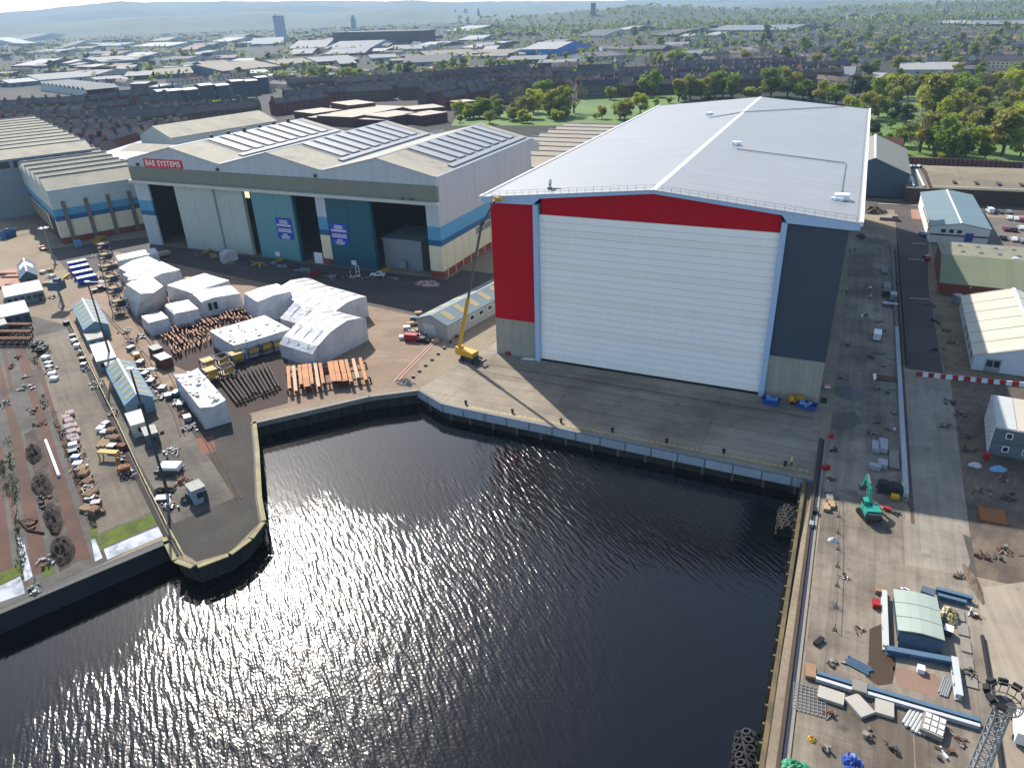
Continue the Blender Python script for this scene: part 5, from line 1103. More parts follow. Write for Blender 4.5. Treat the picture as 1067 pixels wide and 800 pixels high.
mb = MB(); mb.extr([(0.3,0),(d_-.3,0),(d_-.3,6.4),(ry_,rz_-.1),(0.3,3.5)], 'x', 0, w_); mb.build('wall', m_brick, t)
mb = MB(); mb.extr([(ry_,rz_),(d_+.4,6.6),(d_+.4,6.85),(ry_,rz_+.25)], 'x', -.5, w_+.5); ro = mb.build('roof', m_oliv, t)
mb = MB(); mb.extr([(-.5,3.4),(ry_-.01,rz_),(ry_-.01,rz_+.25),(-.5,3.65)], 'x', -.5, w_+.5); tag(mb.build('roof', mat('shaded_olive_roof', S(112,118,92), .8, .1, .15, 2, seams=(2.2,100,.1,.1,'xy')), t), 'front roof slope, greener with shade in its colour')  # shade on the front slope is put in as a greener tint
for r_ in range(2):
    for k in range(12):
        x = 6+k*5.1; y = ry_+(d_-ry_)*(.28+.45*r_); z = rz_+.25-(y-ry_)*(rz_-6.6)/(d_-ry_); mb = MB(); mb.box(x-.6,x+.6,y-.8,y+.8,z-.1,z+.2); mb.build('rooflight', m_wind, ro)
mb = MB(); mb.box(19,20.4,ry_+1,ry_+2.4,rz_,rz_+.5); mb.build('roof_hatch', m_trim, ro)
for k in range(4): mb = MB(); mb.obox((8+k*8,.1,2.8),(.5,.3,.4)); mb.build('wall_lamp', m_trim, t)
m_tent = mat('cream_tent_fabric', S(226,218,196), .6, .07, .3, 2, seams=(100,5,.1,.12,'xy'))
t, ro, w_, d_ = gable('storage_tent', 'cream white frame tent with blue grey gable end standing on bare dirt', (1016,370), (1067,379), (1002.5,308.7), 3.8, 3.8, 7.6, mat('tent_wall', S(178,190,200), .7, .07, .4), m_tent, wfix=24, cat_='tent', square=True)
mb = MB(); mb.box(-9.5,-6.2,-d_/2-.1,-d_/2-.01,0,3.4); dr = mb.build('door', PC['silver'], t); mb = MB(); mb.box(-9.2,-8,-d_/2-.16,-d_/2-.11,1.4,3).box(-7.7,-6.5,-d_/2-.16,-d_/2-.11,1.4,3); mb.build('pane', m_glass, dr)
for k in range(4): mb = MB(); mb.box(-w_/2-.12,-w_/2-.01,-d_/2+4+k*6,-d_/2+6+k*6,1,3); mb.build('vent_panel', m_steel, t)
mb = MB(); mb.extr([(-.5,7.7),(0,7.95),(.5,7.7)], 'y', -d_/2, d_/2); mb.build('ridge_cap', m_trim, ro)
for k in range(7):
    y = -d_/2+d_*k/6; mb = MB()
    for s in (-1,1): mb.bar((s*w_/2,y,3.95),(0,y,7.8),.3,.16)
    mb.build('roof_rib', m_patch, ro)
crate('slanting pale hatch box at the rear left corner of the cream tent', P2(997,316), .3, (2.6,3.4,3), m_steel)
# two storey site office
A = P(1029,473); C_ = P(1067,480.5); Bk = P(1020.7,437); v = C_-A; rz = math.atan2(v.y, v.x); n = Vector((-v.y, v.x, 0)).normalized(); d_ = (Bk-A).dot(n); w_ = 14.5
t = thing('site_office', 'grey two storey modular site office with pale roof strips and lattice left end', 'site office', A, rz)
mb = MB(); mb.box(0,w_,0,d_,.15,3.05).box(0,w_,0,d_,3.15,6.1).box(.3,w_-.3,.3,d_-.3,0,6.0); mb.build('wall', mat('office_grey', S(112,124,136), .6, .06, .3), t)
ro = MB(); ro.box(-.1,w_+.1,-.1,d_+.1,6.1,6.25); ro = ro.build('roof', mat('office_roof', S(206,206,204), .6, .06), t)
for k in range(4): mb = MB(); mb.box(.2+k*3.6,3.5+k*3.6,.1,d_-.1,6.26,6.4); mb.build('roof_strip', m_cabr if k%2 == 0 else mat('warm_strip', S(222,212,190), .6, .06), ro)
for f in range(2):
    for k in range(4):
        x = 2.6+k*3.4; z = 1.2+f*3; mb = MB(); mb.box(x-.6,x+.6,-.09,-.005,z,z+1.3); fr = mb.build('window', m_trim, t); mb = MB(); mb.box(x-.42,x+.42,-.12,-.095,z+.18,z+1.12); mb.build('pane', m_glass, fr)
mb = MB()
for i in range(12): y = d_*i/11; mb.box(-.22,-.08,y-.06,y+.06,.2,6.1)
for i in range(9): mb.box(-.2,-.1,0,d_,.4+i*.68,.5+i*.68)
mb.build('lattice_screen', m_trim, t)
crate('red gas cage at the left foot of the grey site office', P2(1027,478), .2, (1,1.1,1.6), PC['red']); heap('white_bags','white bag pile on the dirt before the site office','bags',P2(1016,485),1.3,.8,.7,m_wrap,0,None,31); heap('white_bags','blue and white scrap bags below the site office','bags',P2(1040,489),1.6,.9,.8,PC['lblue'],.4,None,33)
mb = MB(); mb.box(-2.1,2.1,-2.1,2.1,.02,.35); o = mb.build('rusty_plate', mat('rust_orange_plate', S(128,78,36), .8, .15)); o.location = P(1034,538); tag(o, 'square rusty orange plate lying on the dirt right of the new road', 'plate')
# red and white barrier line
def barrier(c, lab):
    mb = MB(); mb.extr([(-.45,0),(.45,0),(.4,.3),(.2,.5),(.15,1.0),(-.15,1.0),(-.2,.5),(-.4,.3)], 'x', -.72, .72); mb.box(.72,.8,-.1,.1,.4,.8); return tag(mb.build('plastic_barrier', PC[c]), lab, 'barrier', 'red and white barrier line')
br = barrier('red', 'red plastic barrier block in the line crossing the road below the tent'); bw = barrier('white', 'white plastic barrier block in the line crossing the road below the tent')
a = P(955,391); c = P(1067,402.5); v = (c-a); n = 18
for k in range(n):
    o = (br if k%2 == 0 else bw); o = o if k < 2 else o.copy()
    if k >= 2: COL.objects.link(o)
    o.location = a+v*((k+.5)/n); o.rotation_euler = (0,0,math.atan2(v.y,v.x)+rn.uniform(-.05,.05))
# cars
cl = [(1051,228.5,'white','white car parked second from left in the middle row of the car park',0),(1057.8,229.5,'white','white car parked third from left in the middle row of the car park',0),(1064.5,230.5,'maroon','maroon car at the right end of the middle row of the car park',0),(1040,222,'grey','grey car beside the white van in the car park',.5),(1050,222,'silver','silver car in the rear row of the car park',.2),(1047.8,240,'maroon','maroon car at the left of the front car park row',0),(1056,241,'black','dark car beside the maroon car in the front car park row',0),(1063.5,239,'white','white car at the right of the front car park row',0),(1045,249.5,'black','black car nearest the olive shed in the car park',0),(1056,251,'white','white car close to the black car by the olive shed',0),(1064.5,252.5,'silver','silver car at the picture edge by the olive shed',0),(965.5,270,'red','red car parked by the left end of the olive shed',.1),(961,245,'lblue','light blue car on the road left of the office',.1),(959,198,'white','white car in the yard beside the lean to box',1.5),(956,201.5,'black','black car in the yard beside the lean to box',1.5)]
for x,y,c,l,r_ in cl: car(l, P2(x,y), r_+(R(95) if r_ < 1 else 0), c)
for k,x in enumerate((948,952,957,962)): car('%s car from the left parked behind the grey roofed annex near the brick boundary wall' % ordn(k), P2(x,174.5), R(80), ['white','silver','white','black'][k])
car('white van standing at the left edge of the car park', P2(1031,221.5), R(100), 'white', 'van'); car('white van parked at the rear of the cream tent', P2(1055,302), R(-20), 'white', 'van')
container('white container at the back of the car park before the long brick workshop', P2(1041,209), R(90), (3,10,2.8), m_trim, m_trim)
car('lone white van parked on the shaded east quay strip', P2(913.5,352), R(88), 'white', 'van')
m_mark = mat('road_paint', S(214,206,180), .7, .1)
mb = MB()
for k in range(15): p = P(917+k*3.1, 212.2+k*.12); mb.obox((p.x,p.y,.016),(1.4,.5,.004))
for k in range(5): p = P(951+k*3.2, 253.5+k*.2); mb.obox((p.x,p.y,.016),(.9,.35,.004),1.2); p = P(948+k*3.4, 270+k*.2); mb.obox((p.x,p.y,.016),(.9,.35,.004),1.2); p = P(950+k*4, 310.5+k*.3); mb.obox((p.x,p.y,.016),(1.2,.3,.004))
struct('road_marking', mb, m_mark)
sheet('kerbed_island', px((949,218),(966,219),(968,229),(950,228)), mat('pinkish_kerb_island', S(176,130,110), .85, .1, .3), 5)
heap('earth_mound', 'sandy earth mound just behind the right front corner of the white hall', 'earth mound', P2(910,221), 5.5, 5, 2.0, m_dirt, 0, None, 41, None, .7)
mb = MB(); mb.box(-3.5,3.5,-1.6,1.6,0,1.2).box(1,3,-1.4,1.4,1.2,2.0); o = mb.build('concrete_block', m_conc); o.location = P(926,229); tag(o, 'pale concrete block beside the sandy earth mound', 'block')
# quay strip furniture
m_pwall = mat('pale_wall_concrete', S(196,202,206), .8, .08, .3, streak=.1)
t = thing('kerb_wall', 'long straight pale concrete kerb wall running down the middle of the east quay', 'wall', (98.1,-32,0)); mb = MB(); mb.box(-.45,.45,0,84,0,.9); mb.build('wall', m_pwall, t); mb = MB(); mb.box(-.4,.4,84.1,170,0,.7); tag(mb.build('wall', mat('old_wall_concrete', S(130,130,126), .85, .12, .3), t), 'weathered grey far stretch of the wall')
mb = MB(); mb.box(98.75,99.35,-40,130,.006,.03); struct('drain_trench', mb, mat('rusty_trench', S(84,66,56), .9, .2, .4))
t = thing('hoarding', 'dark steel hoarding line beside the road right of the kerb wall', 'fence', (99.9,28,0)); mb = MB(); [mb.box(-.05,.05,k*4,k*4+3.9,.1,2.0) for k in range(27)]; mb.build('panel', mat('hoarding_panel', S(64,70,80), .6, .1), t); mb = MB(); [mb.box(-.08,.08,k*4-.1,k*4,0,2.1) for k in range(28)]; mb.build('post_row', m_dsteel, t)
for k,(x,y,w2,l2,h2,c,lb_) in enumerate(((921,283,1.8,6,.8,m_conc,'weathered concrete slab pile by the kerb wall, farthest from the camera'),(924,300,2,6,1.0,m_conc,'weathered concrete slab pile by the kerb wall, second farthest'),(923,308,2.2,2.4,1.8,m_dsteel,'dark steel cabinet against the kerb wall'),(930,312,1.8,3.2,2.0,m_steel,'pale steel cabinet against the kerb wall'),(927,319,4,1.8,.9,PC['grey'],'grey trough in front of the cabinets at the kerb wall'),(915,368,3.2,1.6,.12,m_dsteel,'dark steel cover plate on the quay strip below the white van'),(928,371,2,4,.2,m_conc,'pale cover slab beside the dark cover plate'),(922,395,5,2.6,.3,m_rsteel,'rusty frame over a pit on the quay strip'),(911,394,.6,3,.5,m_trim,'white length of duct left of the rusty pit frame'),(930,400,1.6,7,.16,m_conc,'long pale cover slab beside the rusty pit frame'))):
    crate(lb_, P2(x,y), 0, (w2,l2,h2), c, None, None, 'cover_plate' if h2 < .4 else 'yard_box', 'cover plate' if h2 < .4 else 'yard box') if h2 > .25 else tag((lambda o: (setattr(o,'location',P(x,y)), o)[1])(MB().box(-w2/2,w2/2,-l2/2,l2/2,.03,h2+.03).build('cover_plate', c)), lb_, 'cover plate')
for k,(x,y,w2,l2) in enumerate(((912,468,1.4,3.4),(919.5,467,1.5,4.4),(911,489,2.0,1.2),(919,486,1.6,2.2))):
    crate(['rear left pale concrete block in the group of four on the quay','long rear right pale concrete block in the group of four on the quay','small front left pale concrete block in the group of four','front right pale concrete block in the group of four'][k], P2(x,y), 0, (w2,l2,1.1), mat('precast_pale', S(186,190,192), .8, .08), None, None, 'concrete_block', 'block')
crate('tall pale slab pile between the four blocks and the kerb wall', P2(931,480), 0, (1.7,7,.5), m_conc, None, None, 'concrete_block', 'block')
t = thing('generator', 'dark generator skid with pipework behind the excavator', 'generator', P(926,512), .1); mb = MB(); mb.box(-2,2,-1,1,.3,1.7).box(-1.8,-.6,-.9,.9,1.7,2.1); mb.build('body', m_dark, t); mb = MB(); mb.tube((.4,0,1.7),(.4,0,2.6),.12); mb.build('exhaust', m_dsteel, t); mb = MB(); mb.box(-2.2,2.2,-1.1,-.9,0,.3).box(-2.2,2.2,.9,1.1,0,.3); mb.build('skid', m_dsteel, t)
crate('yellow tool box in front of the dark generator', P2(932,519.5), .1, (1.6,1.2,.9), PC['yellow']); crate('red plastic block lying right of the excavator', P2(924,531.5), -.3, (1.4,.8,.7), PC['red']); bundle('pale timber lengths lying behind the excavator', P2(915,526), 2.4, 3, 3.6, .14, m_wood, 'timber_bundle', 'timber')
heap('gravel_heap', 'smooth grey gravel cone on the quay beside the hall corner', 'gravel', P2(885.5,410), 3.4, 3.4, 1.7, mat('grey_gravel', S(100,98,96), .95, .2, .5, 6, bump=.5), 0, None, 51, None, .15)
sheet('gravel_stain', px((876,430),(890,428),(897,440),(885,448),(875,444)), mat('gravel_stain', S(86,82,78), .95, .15, .5), 3)
sheet('manhole', px((891,246),(897,243),(903,246.5),(898,250.5)), m_black, 4)
skip('navy blue skip of orange and pale rubbish at the foot of the right plinth', P2(803,420.5), -.12, (4,2.2,1.3), PC['blue'], PC['lblue']); skip('navy blue skip of pale blue sheeting nearest the hall corner', P2(840,425), -.12, (4.6,2.4,1.2), PC['blue'], PC['lblue']); crate('pale blue crate against the right plinth', P2(819,412.5), -.1, (2.4,1.6,1.8), PC['lblue'])
t = thing('dumper', 'small yellow site dumper between the two navy skips', 'dumper', P(828,420), .3); mb = MB(); mb.box(-1.4,1.1,-.7,.7,.5,1.1).box(-1.3,-.4,-.6,.6,1.1,1.8); mb.build('body', PC['yellow'], t); mb = MB(); mb.hull8([(.2,-.7,.9),(1.5,-.7,.9),(1.5,.7,.9),(.2,.7,.9)],[(0,-.95,1.9),(2,-.95,1.9),(2,.95,1.9),(0,.95,1.9)]); mb.build('tipping_bucket', m_ysteel, t)
for x in (-.9,.8):
    for y in (-.75,.75): mb = MB(); mb.tube((x,y-.15,.42),(x,y+.15,.42),.42,.42,10); mb.build('wheel', m_tyre, t)
crate('small white red topped crate at the corner of the right plinth', P2(862,404), 0, (1.6,1.4,1.0), m_trim, None, PC['red']); sheet('pit', px((855,414),(862,414.5),(861.5,420.5),(854.5,420)), m_black, 4)
for k,(x,y) in enumerate(((866,456),(862,488.5),(858,489))): mb = MB(); mb.extr([(-.3,0),(.3,0),(.12,1),(-.12,1)], 'x', -.5, .5); mb.box(-.6,.6,-.35,.35,0,.08); o = mb.build('red_barrier', PC['red']); o.location = P(x,y); tag(o, ['red barrier by the top end of the rail trench','right hand red barrier beside the rail trench','left hand red barrier beside the rail trench'][k], 'barrier')
# bollards on the apron
for k, (x, y) in enumerate(((485.5,422.5),(534,431.5),(584.5,441.5),(638,451.5),(694.5,462.5),(754,473.5),(818,486.5))):
    t = thing('mooring_bollard', '%s black mooring bollard from the left along the apron edge' % ordn(k), 'bollard', P(x,y-1.5), 0, 'mooring bollards along the apron'); mb = MB(); mb.tube((0,0,0),(0,0,.7),.28,.22,10); mb.build('post', m_tyre, t); mb = MB(); mb.tube((0,0,.7),(0,0,.95),.42,.36,10); mb.build('head', m_tyre, t)
mb = MB()
for k in range(64): x = 6+k*1.18; mb.box(x,x+.8,-29.6,-29.35,.02,.03)
struct('yellow_edge_line', mb, mat('yellow_line', S(190,170,70), .8, .2, .8))
mb = MB(); mb.box(0,80.5,-7.6,-7.35,.006,.02); mb.box(-5,81,-11.9,-11.75,.006,.02); struct('door_rail_slot', mb, m_black)
# people
def skinned(name, vs, es, rad, m_, parent):
    me = bpy.data.meshes.new(name); me.from_pydata(vs, es, []); o = bpy.data.objects.new(name, me); COL.objects.link(o)
    mo = o.modifiers.new('s','SKIN'); mo.use_smooth_shade = True
    for i, r_ in enumerate(rad): d = me.skin_vertices[0].data[i]; d.radius = (r_, r_*.85) if isinstance(r_, float) else r_; d.use_root = (i == 0)
    o.modifiers.new('d','SUBSURF').levels = 1; o.modifiers['d'].render_levels = 1
    bpy.context.view_layer.update(); ev = o.evaluated_get(bpy.context.evaluated_depsgraph_get()); nm = bpy.data.meshes.new_from_object(ev); o.modifiers.clear(); o.data = nm; nm.materials.clear(); nm.materials.append(m_)
    o.parent = parent; return o
m_skin = mat('skin_tone', S(200,150,124), .6, .05); m_hv = mat('hi_vis_yellow', S(206,230,30), .7, .06); m_trs = mat('navy_trousers', S(34,38,52), .85, .1); m_boot = mat('work_boots', S(40,32,26), .8, .1)
def person(label, xy, rz, top, stride=.16, bend=.1, helm='white'):
    t = thing('person', label, 'person', (xy[0],xy[1],0), rz)
    J = dict(pel=(0,0,.95), che=(bend*.5,0,1.28), nek=(bend,0,1.5), hd=(bend+.02,0,1.62), crn=(bend+.02,0,1.74))
    vs = [J['pel'],J['che'],J['nek'],J['hd'],J['crn']]; es = [(0,1),(1,2),(2,3),(3,4)]; rad = [(.15,.11),(.17,.12),.06,.1,.07]
    limbs = {}
    for s in (-1,1):
        n = len(vs); vs += [(bend*.9,s*.2,1.43),(bend*.7+s*.05,s*.27,1.14),(bend+.2+s*.06,s*.24,.93),(bend+.27+s*.06,s*.24,.88)]; es += [(1,n),(n,n+1),(n+1,n+2),(n+2,n+3)]; rad += [.065,.05,.036,.04]
        m2 = len(vs); vs += [(0,s*.1,.88),(s*stride*.5+.04,s*.11,.49),(s*stride,s*.12,.09),(s*stride+.16,s*.13,.04)]; es += [(0,m2),(m2,m2+1),(m2+1,m2+2),(m2+2,m2+3)]; rad += [.1,.07,.05,.045]; limbs[s] = (n,m2)
    skinned('body', vs, es, rad, m_skin, t)
    v2 = [vs[0],vs[1],vs[2]]; e2 = [(0,1),(1,2)]; r2 = [(.18,.14),(.2,.15),.075]
    for s in (-1,1): n = limbs[s][0]; q = len(v2); v2 += [vs[n],vs[n+1],vs[n+2]]; e2 += [(1,q),(q,q+1),(q+1,q+2)]; r2 += [.085,.068,.055]
    skinned('jacket', v2, e2, r2, top, t)
    v3 = [vs[0]]; e3 = []; r3 = [(.17,.13)]
    for s in (-1,1): n = limbs[s][1]; q = len(v3); v3 += [vs[n],vs[n+1],vs[n+2]]; e3 += [(0,q),(q,q+1),(q+1,q+2)]; r3 += [.115,.085,.068]
    skinned('trousers', v3, e3, r3, m_trs, t)
    for s in (-1,1): x = s*stride; mb = MB(); mb.obox((x+.07,s*.125,.05),(.3,.11,.1)); mb.build('boot', m_boot, t)
    mb = MB(); c = vs[3]
    for k in range(3): a0 = k*.5; mb.tube((c[0],0,1.66+.14*math.sin(a0)),(c[0],0,1.66+.14*math.sin(a0+.5)),.135*math.cos(a0),.135*math.cos(a0+.5),10)
    mb.box(c[0]+.05,c[0]+.2,-.09,.09,1.655,1.675); mb.build('helmet', PC[helm], t); return t
person('person in yellow hi vis jacket standing at the right end of the apron edge', P2(824.7,484), R(200), m_hv)
person('person in yellow hi vis jacket standing between the generator and kerb wall', P2(938.5,511), R(120), m_hv, .1, .16)
person('person in yellow hi vis jacket on the quay strip above the lone white van', P2(906.5,312), R(250), m_hv)
person('person in yellow hi vis jacket close to the right side of the white hall', P2(881.5,305), R(60), m_hv)
person('person in dark jacket, left one of a pair near the manhole by the hall', P2(885.5,263), R(0), m_trs); person('person in dark jacket, right one of a pair near the manhole by the hall', P2(890.5,262), R(180), m_trs)
# excavator
lo_ = P(905,538); tgt = P(893,512); az = math.atan2((tgt-lo_).y, (tgt-lo_).x)
t = thing('excavator', 'teal green tracked excavator with raised bent boom on the sunlit quay', 'excavator', lo_, az); tr_r = R(14)
for s in (-1,1):
    mb = MB(); c_, s_ = math.cos(tr_r), math.sin(tr_r)
    pr = [(-1.9,.45),(-1.7,.12),(-1.3,0),(1.3,0),(1.7,.12),(1.9,.45),(1.7,.78),(1.3,.9),(-1.3,.9),(-1.7,.78)]
    mb.extr(pr, 'y', s*1.2-.3, s*1.2+.3)
    for i in range(16): x = -1.6+i*.213; mb.box(x,x+.09,s*1.2-.31,s*1.2+.31,.9,.95)
    mb.v = [(x*c_-y*s_, x*s_+y*c_, z) for x,y,z in mb.v]; mb.build('track', m_tyre, t)
mb = MB(); mb.box(-1.2,1.2,-.9,.9,.35,1.0); mb.tube((0,0,1.0),(0,0,1.2),.8,.8,14); mb.build('undercarriage', m_dsteel, t)
mb = MB(); pts = [(-2.1,-.9),(-1.8,-1.3),(1.3,-1.3),(1.3,1.3),(-1.8,1.3),(-2.1,.9)]; mb.prism(pts, 1.2, 2.0); mb.box(-1.9,-.2,-1.2,1.2,2.01,2.5); mb.box(-.15,1.2,-1.25,-.4,2.01,2.35); mb.build('house', PC['green'], t)
mb = MB(); mb.prism([(-2.5,-.8),(-2.15,-1.28),(-2.12,1.28),(-2.5,.8)], 1.15, 2.2); mb.build('counterweight', m_dsteel, t)
mb = MB(); mb.extr([(-.1,2.0),(1.35,2.0),(1.5,2.6),(1.2,3.3),(-.1,3.3)], 'y', .35, 1.25); cb = mb.build('cab', PC['green'], t); mb = MB(); mb.extr([(.1,2.45),(1.36,2.45),(1.44,2.62),(1.15,3.2),(.1,3.2)], 'y', .32, 1.28); mb.poly([(1.42,.45,2.2),(1.42,1.15,2.2),(1.53,1.15,2.62),(1.53,.45,2.62)]); mb.build('glass', m_glass, cb)
k1 = Vector((1.0,-.1,1.9)); k2 = Vector((2.2,-.1,4.6)); k3 = Vector((4.9,-.1,5.6)); k4 = Vector((5.6,-.1,3.0))
mb = MB(); mb.bar(k1,k2,.5,.6).bar(k2-(k2-k1).normalized()*.2,k3,.48,.55); mb.build('boom', PC['green'], t); mb = MB(); mb.bar(k3+Vector((-.5,0,.3)),k4,.4,.45); mb.build('stick', PC['green'], t)
mb = MB(); mb.extr([(5.2,3.0),(6.0,3.0),(6.2,2.4),(5.9,1.9),(5.3,1.9),(5.0,2.3)], 'y', -.7, .5); mb.build('bucket', m_dsteel, t); mb = MB(); mb.bar((1.3,.25,1.8),(2.6,.25,4.2),.18).bar((2.8,-.1,5.2),(4.6,-.1,6.0),.2).bar((5.1,-.1,5.2),(5.9,-.1,3.2),.15); mb.build('hydraulic_ram', m_steel, t)
# tyre fenders afloat
for k,(x,y) in enumerate(((821,543),(779,790))):
    p = P(x,y,-3); t = thing('tyre_fender', ['fat black tyre clad fender floating near the apron corner','fat black tyre clad fender floating at the bottom edge of the picture'][k], 'fender', (p.x,p.y,-3.5), R(2)); t.scale = (1.2,1.05,1.2)
    mb = MB(); mb.tube((0,-3.4,0),(0,3.4,0),1.35,1.35,14); mb.build('core', m_tyre, t)
    for j in range(6):
        for i in range(7):
            a = i*2*math.pi/7+.2*j; c = Vector((math.cos(a)*1.5, -2.8+j*1.12, math.sin(a)*1.5)); mb = MB(); nrm = Vector((math.cos(a),0,math.sin(a))); tg = Vector((-math.sin(a),0,math.cos(a)))
            if nrm.z < -.45: continue
            for q in range(10): b0_, b1_ = q*math.pi/5, (q+1)*math.pi/5; f = lambda b2: c+tg*math.cos(b2)*.42+Vector((0,1,0))*math.sin(b2)*.42; mb.bar(f(b0_), f(b1_), .22, .26, 0, nrm)
            mb.build('tyre', mat('worn_tyre', (.016,.016,.017), .8, .3, 1), t)
# ship cradle hut with beams
B = P(932.5,668); C_ = P(981,679); v = C_-B; rz = math.atan2(v.y,v.x); w_ = v.length; n = Vector((-v.y,v.x,0)).normalized(); d_ = (P(931.7,632)-B).dot(n)+1.5
t = thing('cradle_hut', 'pale green curved roof plant hut with slate front on the near quay', 'hut', B, rz)
mb = MB(); mb.box(.3,w_-.3,.3,d_-.3,0,2.0); mb.build('wall', m_slw, t)
mb = MB()
pr = [(0,2.2),(w_*.25,2.45),(w_*.5,2.55),(w_*.75,2.45),(w_,2.2),(w_,2.05),(0,2.05)]
mr_ = mat('pale_green_roof', S(188,200,186), .55, .06, .3, 2)
for k in range(3): mb = MB(); mb.extr(pr, 'y', d_*k/3+.05, d_*(k+1)/3-.07); mb.build('roof_panel', mr_, t)
mb = MB(); mb.extr([(.1,2.1),(w_*.5,2.4),(w_-.1,2.1),(w_-.1,1.95),(.1,1.95)], 'y', .02, d_-.02); mb.build('roof_frame', m_dsteel, t)
mb = MB(); mb.poly([(.2,-.02,2.1),(w_-.2,-.02,2.1),(w_-.2,-1.3,.2),(.2,-1.3,.2)]).poly([(.2,-.06,2.05),(.2,-1.34,.15),(w_-.2,-1.34,.15),(w_-.2,-.06,2.05)]); mb.build('front_flap', m_slw, t)
def beam(label, a, c, h, w_, m_, z=0.1, name='box_beam'):
    A = P(*a); C_ = P(*c); v = C_-A; t = thing(name, label, 'beam', A, math.atan2(v.y,v.x)); l = v.length
    mb = MB(); mb.box(0,l,-w_/2,w_/2,z,z+h*.14).box(0,l,-w_/2,w_/2,z+h*.86,z+h).box(0,l,-w_*.12,w_*.12,z+h*.14,z+h*.86); mb.build('section', m_, t)
    mb = MB(); [mb.box(l*f-.06,l*f+.06,-w_*.46,w_*.46,z+h*.14,z+h*.86) for f in (.05,.35,.65,.95)]; mb.build('stiffener_row', m_, t); return t
m_bbeam = mat('blue_steel_beam', S(96,126,150), .5, .1, .5); m_wbeam = mat('white_steel_beam', S(220,222,222), .5, .08)
beam('white box beam along the left side of the pale green hut', (922,678), (920.3,620), 1.0, .7, m_wbeam); beam('blue steel beam across the front of the pale green hut', (922.7,680), (993.4,693), 1.0, .9, m_bbeam)
beam('white box beam with shadow right of the brick coloured slab', (998,730), (992.5,690), 1.1, .8, m_wbeam); beam('rear blue steel beam behind the pale green hut', (974,617), (1012,627), .9, .7, m_bbeam); beam('second rear blue steel beam closer to the pale green hut', (976,623), (1006,631), .8, .6, m_bbeam)
for a, c, k in (((850.5,704),(891,716.5),'left'),((898,718),(1021,754),'right')):
    beam('%s length of the rear double blue rail beam on the near quay' % k, a, c, .7, .6, m_bbeam); beam('%s length of the front double white rail beam on the near quay' % k, (a[0]-1,a[1]+5), (c[0]-1,c[1]+5), .6, .5, m_wbeam)
mb = MB(); mb.box(-.9,.9,-.9,.9,0,.9); o = mb.build('joint_block', m_conc); o.location = P(894.5,719); tag(o, 'square concrete block joining the double rail beams', 'block')
sheet('wet_stain', px((905,688),(906,655),(922,648),(934,690),(930,712),(915,714),(902,705)), mat('wet_brown_stain', S(88,70,48), .35, .15, .3), 3); sheet('brick_slab', px((930,694),(975,702),(985,728),(935,715)), mat('brick_coloured_slab', S(158,128,108), .9, .15, .2), 3)
for k,(x0,y0,x1,y1,wd,lb_) in enumerate(((852,722,879,731,2.0,'white precast slab lying along the double rail beams'),(886,727,904,747,2.2,'pale precast slab lying askew before the double rail beams'),(921,727,921,747,2.2,'pale precast slab lying square before the double rail beams'))):
    a = P(x0,y0); c = P(x1,y1); v = c-a; mb = MB(); mb.box(0,v.length,-wd/2,wd/2,.05,.55); o = mb.build('precast_slab', mat('precast_slab', S(200,194,180), .8, .08)); o.location = a; o.rotation_euler.z = math.atan2(v.y,v.x); tag(o, lb_, 'slab', 'precast slabs before the rail beams')
bundle('blue white pipe bundle on the near quay before the right rail beam', P2(956,752), 1.2, 7, 3.6, .2, m_wbeam); t = thing('pallet_stack', 'white topped pallet with grid lid right of the pipe bundle', 'pallets', P(971,759), -.2); mb = MB(); mb.box(-1.3,1.3,-1.6,1.6,.15,.9); mb.build('load', m_conc, t); mb = MB(); [mb.box(-1.0+i*.8,-.4+i*.8,-1.3+j*1.0,-.6+j*1.0,.9,1.0) for i in range(3) for j in range(3)]; mb.build('grid_lid', m_trim, t); mb = MB(); mb.box(-1.3,-1,-1.6,1.6,0,.15).box(1,1.3,-1.6,1.6,0,.15); mb.build('skid', m_timber, t)
m_gtarp = mat('green_tarpaulin', S(58,140,100), .5, .15, .6, 2); heap('green_tarp', 'bright green tarpaulin heap at the bottom edge of the quay', 'tarpaulin', P2(828,800), 1.9, 1.3, .7, m_gtarp, .3, None, 61, None, .6)
m_btarp = mat('blue_tarpaulin', S(40,72,150), .5, .2, .6, 2, col2=S(120,150,210), thr=(.5,.6)); heap('blue_tarp', 'crumpled blue tarpaulin pile at the bottom edge of the quay', 'tarpaulin', P2(889,796), 1.3, 1.6, .8, m_btarp, .3, None, 63, None, .9)
crate('orange timber box at the left end of the rail beams', P2(844,701), .1, (1.6,2.8,.7), m_woodo); t = thing('steel_grid', 'grey steel mesh grid lying flat by the quay edge', 'grid', P(843,729), .05); mb = MB(); [mb.box(-2+i*.5,-1.92+i*.5,-2.2,2.2,.06,.14) for i in range(9)]; [mb.box(-2,2,-2.2+i*.55,-2.12+i*.55,.14,.2) for i in range(9)]; mb.build('mesh', m_steel, t)
crate('bright red plastic box left of the pale green hut', P2(912,631), .1, (1.1,1.7,1.0), PC['red']); crate('orange brown crate above the red plastic box', P2(917,618), .1, (1.8,.8,.8), m_woodo); crate('dark container box behind the pale green hut', P2(965,622), -.2, (2.2,1.7,1.6), m_cabd); crate('small yellow tank beside the dark container box', P2(957,625), 0, (.9,.9,.9), PC['yellow'])
heap('scrap_heap', 'mixed pipe fittings heap right of the pale green hut', 'scrap', P2(990,643), 1.3, 2.4, .8, mat('mixed_fittings', S(110,104,70), .8, .4, 1.5, 4, col2=S(220,215,190), thr=(.55,.6)), 0, None, 71, None, .9); crate('white lidded box right of the pale green hut front', P2(987,660), -.2, (1.3,1.6,1.3), m_dsteel, None, m_trim)
